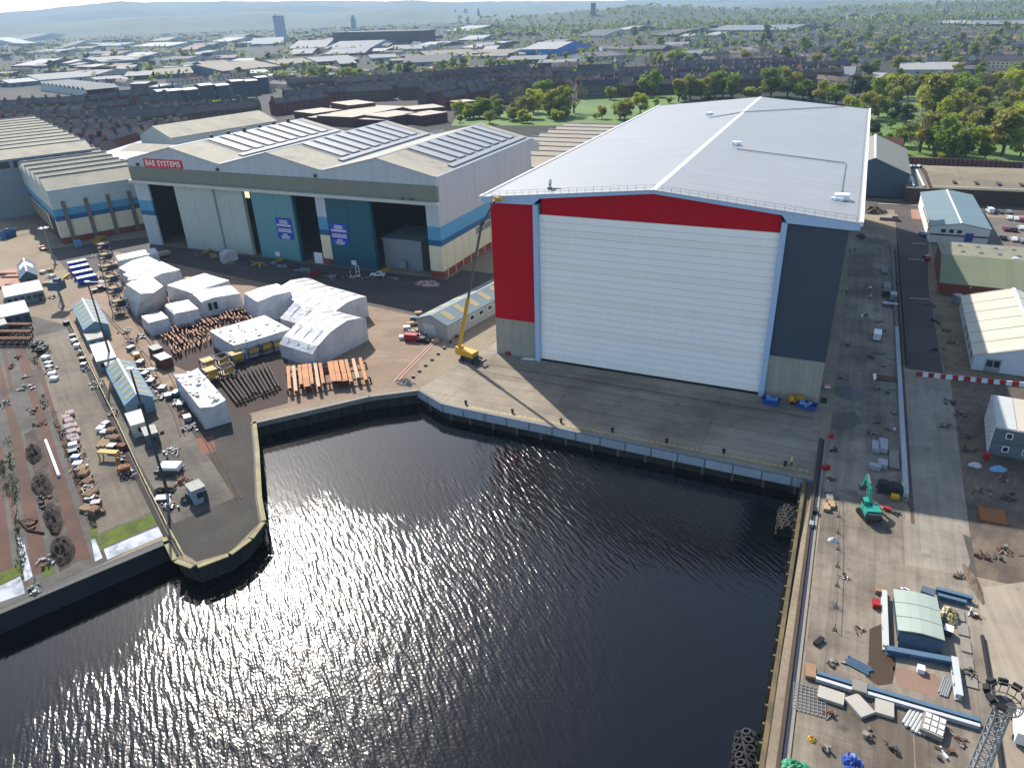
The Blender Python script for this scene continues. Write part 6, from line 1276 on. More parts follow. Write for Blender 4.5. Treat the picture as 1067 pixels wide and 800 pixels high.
bundle('blue grey bar stack beside the wet brown stain', P2(895,694), -.35, 6, 3.2, .14, m_bbeam, 'bar_stack', 'bars'); crate('black tool chest lying on the quay left of the wet stain', P2(853,669), -.5, (.8,2.2,.5), m_black); mb = MB(); mb.box(-.45,.45,-.5,.5,0,.8); o = mb.build('white_cube', m_trim); o.location = P(959,699); tag(o, 'small white box alone on the brick coloured slab', 'box')
bundle('grey bar mesh at the lower end of the brick coloured slab', P2(985,716), 1.3, 5, 3.4, .12, m_steel, 'bar_stack', 'bars')
heap('hose_coil', 'yellow and dark hose coil near the bottom of the quay', 'hose', P2(846,770), .6, .6, .3, m_ysteel, 0, None, 81, None, .9)
mb = MB(); a = P(1023,664); b_ = P(1030,706); c = P(1045,815); mb.tube(a+Vector((0,0,.3)),b_+Vector((0,0,.3)),.28).tube(b_+Vector((0,0,.3)),c+Vector((0,0,.3)),.28); tag(mb.build('black_pipe', m_tyre), 'black pipe lying along the pale slab edge past the lattice mast', 'pipe')
for k,(a,c) in enumerate((((995,640),(1004,640)),((998,655),(1008,655)),((1001,672),(1011,673)),((1003,690),(1014,692)),((1006,708),(1018,710)))):
    A = P(*a); C_ = P(*c); mb = MB(); l = (C_-A).length; mb.box(0,l,-1.2,1.2,.03,.18); o = mb.build('precast_slab', m_conc); o.location = A; tag(o, '%s flat slab from the back in the row right of the pale green hut' % ordn(k), 'slab', 'flat slabs right of the green hut')
heap('earth_ridge', 'rough earth ridge curving along the broken road edge', 'ridge', P2(1014,607), .8, 4.5, .4, m_dirt, .2, None, 91, None, .9)
sheet('dark_ground', px((1003,556),(1012,560),(1018,600),(1012,612),(1006,600),(1011,585)), mat('broken_edge', S(72,66,58), .95, .2, .3), 3)
t = thing('chain_fence', 'row of thin posts with hanging chain down the near quay', 'fence', P(873,520)); o_ = P(873,520)
pts = [P(*q)-o_ for q in ((873,520),(873.5,538),(873,555),(873,572),(872.5,590),(872,610),(871,632),(869.5,656))]
for p in pts: mb = MB(); mb.tube(p, p+Vector((0,0,1.3)), .07,.05,6); mb.box(p.x-.3,p.x+.3,p.y-.3,p.y+.3,0,.1); mb.build('post', m_dsteel, t)
mb = MB(); [mb.bar(a+Vector((0,0,1.1)), c+Vector((0,0,1.1)), .05) for a, c in zip(pts, pts[1:])]; mb.build('chain', m_dsteel, t)
for k,(x,y) in enumerate(((862,512),(864,520),(861,530),(866,527))): crate('%s pale block in the blocks beside the rail trench above the chain fence' % ordn(k), P2(x,y), .1, (1.3,2.2,.7), m_wood if k > 1 else m_conc)
heap('white_bags','white bag alone beside the chain fence','bags',P2(868,563),.9,.7,.6,m_wrap,0,None,95)
for k,(x,y,c,l) in enumerate(((851,534,'black','black winch on the quay edge beside the rail trench'),(847,548,'silver','silver winch on the quay edge beside the rail trench'))): crate(l, P2(x-2,y), 0, (.8,1.4,.9), PC[c])
# lattice floodlight mast
zt = 32.; p = P(1047,733,zt); t = thing('floodlight_mast', 'tall lattice floodlight mast with ring of dark lamps at the bottom right', 'light mast', (p.x,p.y,0)); s = .46
mb = MB()
for x in (-s,s):
    for y in (-s,s): mb.bar((x*1.5,y*1.5,0),(x,y,zt),.13)
nb = 30
for k in range(nb):
    z0 = zt*k/nb; z1 = zt*(k+1)/nb; f0 = s*(1.5-.5*k/nb); f1 = s*(1.5-.5*(k+1)/nb)
    c0 = [(-f0,-f0),(f0,-f0),(f0,f0),(-f0,f0)]; c1 = [(-f1,-f1),(f1,-f1),(f1,f1),(-f1,f1)]
    for i in range(4):
        j = (i+1)%4; mb.bar((*c0[i],z0),(*c1[j],z1),.07); mb.bar((*c1[i],z1),(*c1[j],z1),.07)
mb.build('lattice_shaft', m_steel, t)
mb = MB()
for k in range(14):
    a0 = 2*math.pi*k/14; a1 = 2*math.pi*(k+1)/14
    for r_, z in ((1.25,zt),(1.25,zt+1.0),(.8,zt)): mb.bar((math.cos(a0)*r_,math.sin(a0)*r_,z),(math.cos(a1)*r_,math.sin(a1)*r_,z),.08)
    mb.bar((math.cos(a0)*1.25,math.sin(a0)*1.25,zt),(math.cos(a0)*1.25,math.sin(a0)*1.25,zt+1.1),.05); mb.bar((0,0,zt),(math.cos(a0)*1.25,math.sin(a0)*1.25,zt),.05)
mb.build('platform', mat('dull_grey_platform', S(104,102,94), .6, .1), t)
mb = MB(); mb.tube((0,0,zt-.05),(0,0,zt+.05),.8,.8,12); mb.build('deck_plate', m_dsteel, t)
for k in range(7): a = R(20)+k*R(38); mb = MB(); mb.obox((math.cos(a)*1.45,math.sin(a)*1.45,zt+.9),(.45,.62,.5),a,0,.5); mb.build('floodlight', m_tyre, t)
mb = MB(); mb.box(-1.2,1.2,-1.2,1.2,0,.5); mb.build('base', m_conc, t)
car('white truck cab parked right of the lattice mast', P2(1064,762), R(85), 'white', 'van')

for k, (x,y) in enumerate(((903,330),(916,336),(920,345),(908,372),(921,382),(912,405),(924,410),(915,440),(928,448),(906,452),(930,430),(934,296),(905,300),(884,360),(878,395),(868,470),(866,500),(900,520),(945,525),(935,535),(880,600),(895,655),(870,690),(1000,600),(940,615),(865,745),(905,765),(930,780),(985,785),(1000,770),(860,780),(1010,700),(1015,640))):
    scrap('small site debris on the east quay, %s patch from the hall end' % ordn(k), P2(x,y), [(m_dsteel,m_rsteel,m_conc,m_timber)[(k+j)%4] for j in (0,1)]+([m_trim] if k%4 == 0 else []), 7, 1.0, .9, .3, 'small debris on the east quay', 400+k, .35)
for k, (x,y) in enumerate(((975,335),(985,345),(992,358),(978,365),(990,420),(1000,432),(985,445),(1005,455),(1010,470),(1045,500),(1020,512),(1052,520),(1025,580),(1048,575),(970,318))):
    scrap('dark rubble and offcuts on the bare dirt, %s patch from the tent' % ordn(k), P2(x,y), [(m_dsteel,m_rsteel,m_conc,m_timber)[(k+j)%4] for j in (0,1)], 12, 2.0, 1.4, .3, 'rubble on the bare dirt', 460+k, .4)
# ================================================================ trees
def leafmat(name, col, tr=.35):
    if name in _mc: return _mc[name]
    m = mat(name, col, .6, .22, .6, 3, spec=.2); t = m.node_tree; b = t.nodes['Principled BSDF']; o = t.nodes['Material Output']
    tl = t.nodes.new('ShaderNodeBsdfTranslucent'); mx = t.nodes.new('ShaderNodeMixShader'); mx.inputs[0].default_value = tr
    tl.inputs[0].default_value = (col[0]*1.7, col[1]*1.6, col[2]*.8, 1)
    t.links.new(b.outputs[0], mx.inputs[1]); t.links.new(tl.outputs[0], mx.inputs[2]); t.links.new(mx.outputs[0], o.inputs[0]); return m
LEAF = {'fresh': leafmat('fresh_leaf', (.26,.3,.035)), 'mid': leafmat('mid_leaf', (.13,.185,.032)), 'dark': leafmat('dark_leaf', (.04,.07,.026), .2), 'olive': leafmat('olive_leaf', (.2,.205,.05)), 'bare': leafmat('bare_twig', (.12,.1,.07), .15)}
m_bark = mat('bark', S(92,80,66), .9, .2, 1)
def make_tree(kind, seed, hgt=10., wid=4.2, shape='round', n=1100, leaf=.42):
    """unit tree about 10 m tall: trunk with limbs, crown of leaf clumps in uneven lobes"""
    r_ = random.Random(seed)
    t = thing('tree', 'tree', 'tree')
    mb = MB(); th = hgt*(.22 if shape != 'tall' else .3)
    mb.tube((0,0,-.3),(0,0,th*.8),.32,.24,7,cap=False); lobes = []
    for i in range(15 if shape != 'bush' else 9):
        a = r_.uniform(0,6.28); 
        if shape == 'round': z = r_.uniform(.24,.9)*hgt; rr = wid*.7*math.sqrt(max(.05,1-((z/hgt-.52)/.48)**2))*r_.uniform(.45,1)
        elif shape == 'tall': z = r_.uniform(.26,.93)*hgt; rr = wid*.42*r_.uniform(.2,1)
        elif shape == 'cone': z = r_.uniform(.12,.95)*hgt; rr = wid*.6*(1-z/hgt)*r_.uniform(.6,1)
        else: z = r_.uniform(.15,.7)*hgt; rr = wid*.6*r_.uniform(.3,1)
        lobes.append((Vector((math.cos(a)*rr, math.sin(a)*rr, z)), wid*r_.uniform(.26,.46)*(1 if shape != 'cone' else 1-.6*z/hgt)))
    for c, s in lobes[:8]: mb.tube((0,0,th*r_.uniform(.5,.8)), c, .15, .04, 5, cap=False)
    mb.build('trunk', m_bark, t)
    cr = MB()
    for i in range(n):
        c, s = lobes[r_.randrange(len(lobes))]
        d = Vector((r_.gauss(0,1), r_.gauss(0,1), r_.gauss(0,1)*.8)).normalized(); p = c+d*s*(r_.random()**.4)
        q = Vector((r_.gauss(0,1), r_.gauss(0,1), r_.gauss(0,1))).normalized(); u = q.orthogonal().normalized(); v = q.cross(u); L1 = leaf*r_.uniform(.5,1.15); L2 = L1*r_.uniform(.5,.9)
        if kind == 'bare': L2 *= .16; L1 *= 1.5
        cr.poly([p-u*L1-v*L2*.3, p+v*L2, p+u*L1+v*L2*.2, p-v*L2])
    cr.build('crown', LEAF[kind], t); return t
protos = {}
for kind, sh, seeds in (('fresh','round',(1,2)),('mid','round',(3,4)),('dark','round',(5,)),('olive','round',(6,7)),('fresh','tall',(8,)),('mid','tall',(9,)),('dark','cone',(10,)),('bare','round',(11,)),('mid','bush',(12,)),('fresh','bush',(13,)),('olive','tall',(14,))):
    protos[(kind, sh)] = [make_tree(kind, s, shape=sh, n=2100 if kind != 'bare' else 1100) for s in seeds]
_first = set(); tree_lab = {}
KW = {'fresh':'bright yellow green','mid':'mid green','dark':'dark green','olive':'olive green','bare':'bare brown twigged'}; SW = {'round':'rounded tree','tall':'tall slender tree','cone':'conical evergreen','bush':'spreading bush'}
n_tree = 0
def tree(kind, sh, px_, py_, hpx, where, group, z=0):
    if (kind, sh) not in protos: kind = {'dark':'mid','olive':'fresh','bare':'bare'}.get(kind, kind); sh = sh if (kind, sh) in protos else 'round'
    global n_tree
    p = P(px_, py_, z); d = (p-CP).length; h = hpx*d/FPX*1.03
    pr = protos[(kind, sh)]; k = rn.randrange(len(pr)); root = pr[k]; key = (kind, sh, k)
    s = h/10; sw = s*rn.uniform(1.05,1.4)
    if key not in _first: _first.add(key); o = root; o.location = p; o.rotation_euler.z = rn.uniform(0,6.28)
    else: o = dup(root, p, rn.uniform(0,6.28))
    o.scale = (sw, sw, s); o['group'] = group
    base = '%s %s %s' % (KW[kind], SW[sh], where); q = tree_lab.get(base, 0); tree_lab[base] = q+1
    o['_b'] = base; o['_x'] = px_; n_tree += 1; return o
W1 = 'in the big park'; G1 = 'trees of the big park'
for a in (('mid','round',893,129,22),('olive','round',903,125,24),('mid','round',915,122,20),('olive','round',929,114,20),('mid','round',919,105,20),('olive','round',905,101,18),('dark','round',890,101,18),('olive','tall',972,127,40),('olive','round',968,112,22),('mid','tall',999,119,30),('mid','tall',1005,117,28),('olive','tall',1019,123,26),('dark','round',931.5,126,15),('dark','round',943.5,129,16),('dark','bush',928,134,9),('mid','round',941,153,21),('bare','round',958,159,32),('olive','round',973,160,34),('mid','round',992,164,36),('mid','bush',1006,165,16),('dark','cone',1024,147,26),('fresh','round',1021,158,22),('mid','bush',1026,166,17),('olive','tall',1044,162,38),('fresh','round',1052,141,26),('fresh','round',1063,163,22),('dark','round',1065,131,22),('dark','bush',926,151,12),('mid','round',916,152,12),('bare','round',1010,140,24),('olive','round',985,150,22),('mid','bush',1012,118,10),('fresh','bush',980,168,9),('mid','round',1036,128,20),('olive','round',1057,120,22),('dark','round',909,141,12)): tree(*a, W1, G1)
for i in range(26): tree(rn.choice(('mid','olive','olive','dark','bare','fresh')), rn.choice(('round','round','tall')), 905+i*6.6+rn.uniform(-3,3), 101+rn.uniform(-5,3), rn.uniform(13,21), 'along the far park edge', 'trees along the far park edge')
for i in range(26): tree(rn.choice(('olive','fresh','mid','olive','bare')), rn.choice(('round','tall','bush','round')), rn.uniform(940,1067), rn.uniform(104,166), rn.uniform(15,26), W1, G1)
W2 = 'in the small park'; G2 = 'trees of the small park'
for a in (('mid','round',500,123,18),('mid','round',510,122,16),('mid','round',521,123,17),('olive','round',517,112,12),('olive','round',549,123,22),('fresh','round',556,118,22),('mid','round',566,112,24),('olive','round',575,122,26),('mid','round',586,121,26),('bare','round',598,118,28),('fresh','bush',534,125,10),('fresh','bush',584,126,12),('bare','round',540,112,20),('fresh','bush',620,124,7),('olive','round',627,124,12),('olive','round',651,126,20),('mid','round',646,124,18),('fresh','round',667,118,18),('fresh','round',683,111,8),('mid','round',676,101,26),('olive','tall',647,101,13),('mid','round',559,99,14),('bare','round',618,101,18),('olive','round',636,104,12),('bare','round',605,98,16),('fresh','round',545,128,12)): tree(*a, W2, G2)
for i in range(20): tree(rn.choice(('mid','fresh','olive','mid')), rn.choice(('bush','round','round')), rn.uniform(476,596), rn.uniform(117,129), rn.uniform(8,15), W2, G2)
W3 = 'behind the big pale roof'; G3 = 'trees behind the big pale roof'
for a in (('olive','tall',707,106,21),('mid','tall',719,104,23),('olive','round',730,102,18),('mid','round',745,101,22),('olive','bush',737,103,9),('mid','tall',762,103,23),('fresh','bush',779,103,13),('olive','round',788,103,10),('mid','round',803,101,24),('olive','round',820,102,26),('mid','round',836,104,18),('dark','round',846,106,16),('olive','round',858,108,20),('mid','round',871,110,20),('olive','bush',884,113,14),('fresh','bush',697,108,8),('olive','tall',753,102,18),('mid','bush',713,107,9)): tree(*a, W3, G3)
W4 = 'among the tenements'; G4 = 'trees among the tenements'
for a in (('fresh','round',322,96,6),('fresh','round',330,95.5,6),('fresh','round',336,95,6.5),('mid','round',366,96,6),('mid','round',379,96,6),('mid','round',391,95,6),('fresh','round',398,95,6),('mid','round',408,95,6),('mid','round',338.5,84,12),('mid','round',327,84,12),('mid','round',359,84,11),('fresh','round',366,84,12),('mid','round',374,84,11),('dark','round',408,76,9),('mid','round',419.5,79,11),('dark','round',426,79,12),('mid','round',460,75,10),('mid','round',472,73,10),('dark','round',483,72,9),('dark','round',443,93,13),('fresh','round',439,100,11),('mid','round',450,99,8),('fresh','round',487,102,9),('fresh','round',477,122,15),('mid','round',494,123,15),('fresh','round',229,117,11),('mid','round',238,117,10),('dark','round',253,115,13),('mid','round',262,115,10),('fresh','bush',246,118,7),('olive','round',500,90,11),('olive','round',514,93,9),('mid','round',513,71,9),('dark','cone',519,72,8),('olive','round',527,77,6),('fresh','round',612,75,8),('fresh','bush',585,82,6),('olive','round',591,84,7),('mid','round',546,69,7),('olive','round',578,69,6),('fresh','round',293,86,8),('mid','round',298,86,9),('fresh','bush',345,101,6),('fresh','bush',80,91,6),('mid','bush',93,92,6)): tree(*a, W4, G4)
W5 = 'in the right suburb'; G5 = 'trees of the right hand suburb'
for a in (('mid','round',838,53,11),('dark','round',820,72,12),('olive','round',776,63,8),('mid','round',915,57,11),('mid','round',985,65,10),('dark','cone',1041,41,8),('mid','tall',1013,62,14),('olive','round',870,62,9),('mid','round',911,76,11),('dark','round',901,86,14)): tree(*a, W5, G5)
for i in range(56):
    x, y = rn.uniform(655,1067), 20+rn.random()**.8*68; tree(rn.choice(('mid','dark','olive','olive','mid','bare','fresh')), rn.choice(('round','round','round','tall')), x, y, 3.5+y*.11*rn.uniform(.7,1.25), W5, G5)
W6 = 'in the industrial belt'; G6 = 'trees through the industrial belt'
for i in range(30):
    x, y = rn.uniform(0,660), rn.uniform(55,84); tree(rn.choice(('mid','dark','olive','dark')), 'round', x, y, 2.5+y*.06*rn.uniform(.8,1.3), W6, G6)
byb = {}
for o in list(COL.objects):
    if '_b' in o: byb.setdefault(o['_b'], []).append(o)
for b_, os_ in byb.items():
    os_.sort(key=lambda o: o['_x'])
    for i, o in enumerate(os_):
        o['label'] = b_ if len(os_) == 1 else '%s, %s' % (b_, 'leftmost' if i == 0 else 'rightmost' if i == len(os_)-1 else ordn(i)+' from the left')
        del o['_b']; del o['_x']
# ================================================================ grass
m_grass = mat('park_grass', (.085,.15,.02), .9, .14, .03, .6, col2=(.06,.105,.02), thr=(.42,.66))
for pts in (((903,150),(903,104),(1100,86),(1100,152),(1064,172),(905,172)), ((470,131),(476,121),(560,113),(586,107),(620,101),(700,96),(720,112),(650,131))):
    o = sheet('park_grass', px(*pts), m_grass, 3)
sheet('park_grass', px((60,139),(85,135),(98,139),(78,143)), m_grass, 3); sheet('park_path', px((934,105),(960,101),(962,103),(938,108)), mat('path_grit', S(176,160,140), .9, .1, .3), 5)
sheet('town_yards', px((0,150),(0,95),(480,78),(480,128),(300,140),(200,150),(110,165)), mat('town_yard_earth', S(58,54,50), .95, .18, .05, .8, col2=S(40,44,34), thr=(.45,.62)), 2)
# ================================================================ town
m_slt = [mat('slate_roof_a', S(64,68,76), 1, .18, .2, 1.5, spec=.02), mat('slate_roof_b', S(74,72,74), 1, .18, .2, 1.5, spec=.02), mat('slate_roof_c', S(54,60,70), 1, .18, .2, 1.5, spec=.02)]
m_tw = [mat('red_sandstone', S(112,66,58), .85, .12, .2, 1.5), mat('brown_sandstone', S(96,78,68), .85, .12, .2, 1.5), mat('grey_sandstone', S(110,102,94), .85, .12, .2, 1.5)]
m_win = mat('far_window', S(30,34,40), .3, .2, .5)
def make_tenement(l, k):
    t = thing('tenement', 'x', 'tenement'); mb = MB(); mb.extr([(-6,0),(6,0),(6,11),(0,15.4),(-6,11)], 'x', -l/2, l/2)
    for f in range(3):
        for i in range(int(l/3.1)): x = -l/2+1.7+i*3.1; mb.box(x-.6,x+.6,-6.05,-6.01,1.3+f*3.3,3.2+f*3.3,1)
    mb.build('wall', [m_tw[k], m_win], t)
    mb = MB()
    for s in (-1,1): mb.extr([(s*6.4,10.8),(0,15.5),(0,15.75),(s*6.4,11.05)], 'x', -l/2-.2, l/2+.2)
    ro = mb.build('roof', m_slt[k], t)
    n = max(2, int(l/13))
    for i in range(n+1): x = -l/2+.6+i*(l-1.2)/n; mb = MB(); mb.box(x-.6,x+.6,-1.7,1.7,13.8,17.6); [mb.tube((x,y,17.6),(x,y,18.4),.2,.16,5) for y in (-1.2,-.4,.4,1.2)]; mb.build('chimney', m_tw[(k+1)%3], ro)
    for f in range(max(1,int(l/25))): x = -l/2+8+f*25; mb = MB(); mb.box(x-1.6,x+1.6,-6.9,-6.02,0,9.6); mb.build('bay', m_tw[k], t)
    return t
tp = [make_tenement(l, k) for l, k in ((34,0),(52,1),(70,1),(44,2),(60,0))]; tu = [0]*len(tp)
def put(protos_, used, i, p, rz, group, tagx, sc=(1,1,1)):
    o = protos_[i] if not used[i] else dup(protos_[i], p, rz); used[i] = 1; o.location = p; o.rotation_euler = (0,0,rz); o.scale = sc; o['group'] = group; o['_r'] = tagx; return o
def line_rows(rows, protos_, used, lens, group, what):
    """terraces standing end to end along lines surveyed from the photograph"""
    for ri, (a, c) in enumerate(rows):
        A = P(*a, 5); C_ = P(*c, 5); A.z = C_.z = 0; v = C_-A; L_ = v.length; u = v/L_; s = 0; k = 0
        while s < L_:
            i = rn.randrange(len(protos_)); l = lens[i]; p = A+u*(s+l/2); o = put(protos_, used, i, p, math.atan2(u.y,u.x)+(math.pi if u.x < 0 else 0), group, 0, (1,rn.uniform(.95,1.15),rn.uniform(.88,1.08)))
            o['label'] = '%s, %s along %s row' % (what, ordn(k), ordn(ri)); k += 1; s += l+rn.choice((.5,.5,6))
            if '_r' in o: del o['_r']
tl_ = [34,52,70,44,60]
line_rows([((-25,151),(45,156)),((46,153),(106,159)),((108,157),(150,145)),((-20,143),(60,146)),((62,144),(140,143)),((-20,136),(90,137)),((95,135),(205,124)),((-20,130),(75,129)),((80,128),(190,118)),((-20,123),(70,121)),((72,120),(160,111)),((150,128),(232,119)),((-20,116),(60,113)),((62,112),(160,103))], tp, tu, tl_, 'dark tenement rows behind the shipyard', 'dark slate roofed tenement behind the sawtooth sheds')
line_rows([((285,114),(330,108)),((296,104),(420,98)),((340,103),(440,92)),((460,108),(530,97)),((440,104),(500,94)),((395,88),(470,83)),((300,92),(345,89)),((350,91),(430,85)),((470,90),(540,82)),((515,103),(570,94)),((530,92),(640,90)),((530,86),(640,83)),((540,80),(640,77)),((600,97),(700,92)),((640,88),(740,84)),((650,80),(760,76)),((690,73),(790,70)),((470,82),(530,77)),((715,93),(800,88)),((745,83),(850,80)),((790,76),(860,73))], tp, tu, tl_, 'dark tenement rows beyond the small park', 'brown slate roofed tenement beyond the brick flats')
def make_house(k):
    t = thing('house', 'x', 'house'); mb = MB(); w_ = 8; l = (16,10,22)[k]; mb.extr([(-w_/2,0),(w_/2,0),(w_/2,5.4),(0,8.6),(-w_/2,5.4)], 'x', -l/2, l/2); [mb.box(-l/2+1.5+i*3,-l/2+2.7+i*3,-4.04,-4.01,z,z+1.3,1) for i in range(int(l/3)) for z in (.9,3.4)]; mb.build('wall', [(mat('pale_harling', S(186,180,166), .85, .1), m_tw[2], mat('cream_harling', S(204,196,176), .85, .1))[k], m_win], t)
    mb = MB()
    for s in (-1,1): mb.extr([(s*4.4,5.1),(0,8.65),(0,8.85),(s*4.4,5.3)], 'x', -l/2-.3, l/2+.3)
    ro = mb.build('roof', (m_slt[1], m_slt[0], mat('brown_tile_roof', S(104,88,80), .8, .12))[k], t); mb = MB(); mb.box(-.5,.5,-.5,.5,8.2,10); mb.build('chimney', m_tw[0], ro)
    return t
hp = [make_house(k) for k in range(3)]; hu = [0]*3
rows = [((835,86),(900,92)),((850,78),(905,73)),((845,70),(930,62)),((845,63),(940,57)),((700,68),(790,62)),((790,66),(850,62)),((720,62),(800,57)),((800,60),(900,53)),((760,54),(860,49)),((860,56),(960,51)),((930,66),(1010,61)),((1000,72),(1067,66)),((1010,64),(1075,59)),((940,59),(1067,53)),((930,52),(1067,47)),((760,48),(900,43)),((900,46),(1067,41)),((800,41),(960,37)),((960,39),(1067,34)),((700,52),(770,48)),((700,45),(780,41))]
for ri, (a, c) in enumerate(rows):
    A = P(*a); C_ = P(*c); n = max(4, int(math.hypot(c[0]-a[0], c[1]-a[1])/9.5)); v = C_-A
    for k in range(n):
        i = rn.randrange(3); p = A+v*((k+rn.uniform(.3,.7))/n); o = put(hp, hu, i, p, R(rn.choice((-20,70,-20,-10)))+rn.uniform(-.1,.1), 'houses of the right hand suburb', 0)
        o['label'] = '%s in the right suburb, %s along its %s row' % (('pale harled house','grey stone house','cream harled house')[i], ordn(k), ordn(ri)); del o['_r']
for k in range(110):
    x, y = rn.uniform(0,655), rn.uniform(44,100); i = rn.randrange(3)
    if y > 90 and x < 260: continue
    p = P(x, y); o = put(hp, hu, i, p, R(rn.choice((-20,70,10,40))), 'low houses among the industrial sheds', 0, (rn.uniform(1,2.6),1.1,1.0)); o['_q'] = (x, i)
q_ = sorted([o for o in COL.objects if '_q' in o], key=lambda o: o['_q'][0])
for k, o in enumerate(q_): o['label'] = '%s among the industrial sheds, %s from the left' % (('pale harled terrace','grey stone terrace','cream harled terrace')[int(o['_q'][1])], ordn(k) if k < 89 else 'number %d' % (k+1)); del o['_q']
for o in COL.objects:
    if '_r' in o: del o['_r']
# sheds of the industrial belt, surveyed by their roofs
SC_ = {'w': mat('bright_white_roof', S(196,196,194), .8, .05, .1), 'g': mat('pale_grey_roof', S(140,146,152), .8, .08, .1), 't': mat('buff_roof', S(158,148,126), .85, .08, .1), 'd': mat('dim_grey_roof', S(92,96,102), .85, .1, .1), 'r': mat('brick_red_roof', S(120,64,56), .8, .1, .1)}
CW = {'w':'white','g':'pale grey','t':'buff','d':'dull grey','r':'brick red'}
m_sw = [mat('shed_wall_blue', S(96,112,128), .7, .08), mat('shed_wall_dark', S(84,78,76), .8, .1), mat('shed_wall_pale', S(160,164,164), .7, .08)]
def far_shed(x0, x1, y0, y1, yb, c, h=6, wall=None):
    A = P(x0, y0, h); C_ = P(x1, y1, h); B_ = P((x0+x1)/2, yb, h); v = Vector((C_.x-A.x, C_.y-A.y)); n = Vector((-v.y, v.x)).normalized(); m_ = Vector(((A.x+C_.x)/2,(A.y+C_.y)/2)); d = max(12, abs((Vector((B_.x,B_.y))-m_).dot(n))); l = v.length
    t = thing('industrial_shed', '', 'shed', (m_.x+n.x*d/2, m_.y+n.y*d/2, 0), math.atan2(v.y,v.x), 'sheds of the industrial belt')
    mb = MB(); mb.extr([(-d/2,0),(d/2,0),(d/2,h),(0,h+d*.05),(-d/2,h)], 'x', -l/2, l/2)
    for i in range(max(1,int(l/14))): x = -l/2+5+i*14; mb.box(x-1.6,x+1.6,-d/2-.08,-d/2-.02,0,4.2,1)
    mb.build('wall', [wall or m_sw[rn.randrange(3)], m_dsteel], t)
    mb = MB(); mb.extr([(-d/2-.3,h),(0,h+d*.05),(d/2+.3,h),(d/2+.3,h+.3),(0,h+d*.05+.3),(-d/2-.3,h+.3)], 'x', -l/2-.3, l/2+.3); mb.build('roof', SC_[c], t)
    return t, x0, y0, c
fs = []
for q in ((11,35,69,68.5,64.5,'w'),(49,72,66,66,63,'w'),(74,103,64.5,65,62,'g'),(106,146,65,62,60.5,'g'),(128,150,59.5,59,57,'w'),(85,99,70,70,67.5,'w'),(71,81,68,68,66,'g'),(41,97,84,79.5,77.5,'g'),(78,101,78.5,78,74.5,'g'),(10,40,87,84.5,83,'w'),(104,135,85.5,83,80.5,'g'),(129,157,80,78.5,76,'g'),(162,202,78.5,76,73,'t'),(135,152,88,87.5,86,'w'),(155,165,90.5,91,87,'w'),
          (232,293,74.5,69,65.5,'t'),(290,329,67.5,64.5,62.5,'t'),(261,282,77,75.5,73.5,'w'),(272,283,80,79.5,78,'w'),(261,295,47,45.5,43.5,'g'),(300,339,51,49.5,46.5,'g'),(218,239,44,43.5,42,'w'),(251,258,45,45,43.5,'w'),(216,246,71,69,65.5,'r'),(337,387,51,49.5,46.5,'g'),(338,380,57,55.5,53,'g'),(435,460,47,46.8,45,'w'),(330,374,65,62,60,'g'),(446,500,59,56,54,'t'),(354,372,67,66,63.5,'g'),(387,415,61,59.5,58,'g'),(463,489,33,32.5,30.5,'w'),(477,500,42,41.5,39.5,'w'),
          (528,551,54,54,51.5,'g'),(480,527,59,58.5,54,'t'),(529,568,63,62,59.5,'g'),(601,630,38,37.5,34.5,'d'),(637,649,32,32,29.5,'w'),(611,649,60,58,55.5,'d'),(514,527,45,45,43.8,'w'),(737,821,32,31.5,29,'g'),(679,700,37,37,33.5,'d'),(723,747,57,55.5,53,'g'),(782,793,54,53.5,50.5,'g'),(733,746,37,37,35,'w'),(706,720,38,38,36.5,'w'),(0,15,41,41,39.5,'g'),(19,38,46,45,43.5,'w'),(70,122,48,48,46,'g'),(135,175,49,48.5,46.5,'w'),(145,166,35.5,35.5,34,'t'),(60,110,37,36.5,35.5,'d'),(196,208,57,57,54,'g'),(380,400,54,53.5,52,'w'),(400,440,52,51,49,'g'),(560,600,66,65,63,'g'),(240,262,64,63.5,62,'w'),(170,196,62,61.5,60,'d'),(0,12,87,86.5,84,'g'),(0,34,115,111.5,109,'d'),(24,42,122,121,119.5,'w'),(45,54,120,119.5,118,'w'),(0,16,127,125.5,124,'g'),(690,716,48,47.5,45.5,'g'),(655,690,52,51.5,49,'d'),(1002,1067,25.5,25.5,23.5,'g'),(970,1020,24.5,24.8,23,'w'),(876,890,79,79,71,'g'),(893,917,81,81.5,76.5,'w'),(937,1000,73,73,66.5,'w'),(1000,1022,72.5,72.5,69,'d'),(560,580,45.5,45.5,43,'g'),(480,497,50,50,48,'w'),(503,520,52,51.5,49.5,'w'),(345,356,73,72,69,'g'),(420,470,66,64,60,'d'),(300,325,57,56,53.5,'g'),(120,140,72,71,69.5,'g'),(185,215,69,68,66,'d'),(30,60,55,54.5,53,'g'),(85,125,56.5,56,54.5,'d')):
    fs.append(far_shed(*q, h=(4.5 if q[2] < 60 else 6) if q[2] < 100 else 5))
for i in range(64):
    x, y = rn.uniform(-5,660), rn.uniform(42,86); wd = rn.uniform(8,26); fs.append(far_shed(x, x+wd, y, y-wd*.035, y-rn.uniform(1,2.4), rn.choice('ddddgtr'), h=5))
fs.sort(key=lambda f: -f[2]); rowi = {}
band = [('nearest',78),('second nearest',66),('middle',57),('second farthest',46),('farthest',0)]
for nm, lo in band:
    g_ = sorted([f for f in fs if f[2] >= lo and 'done' not in f[0]], key=lambda f: f[1])
    for i, f in enumerate(g_): f[0]['label'] = '%s roofed shed, %s from left, in the %s industrial band' % (CW[f[3]], ordn(i), nm); f[0]['done'] = 1
for f in fs: del f[0]['done']
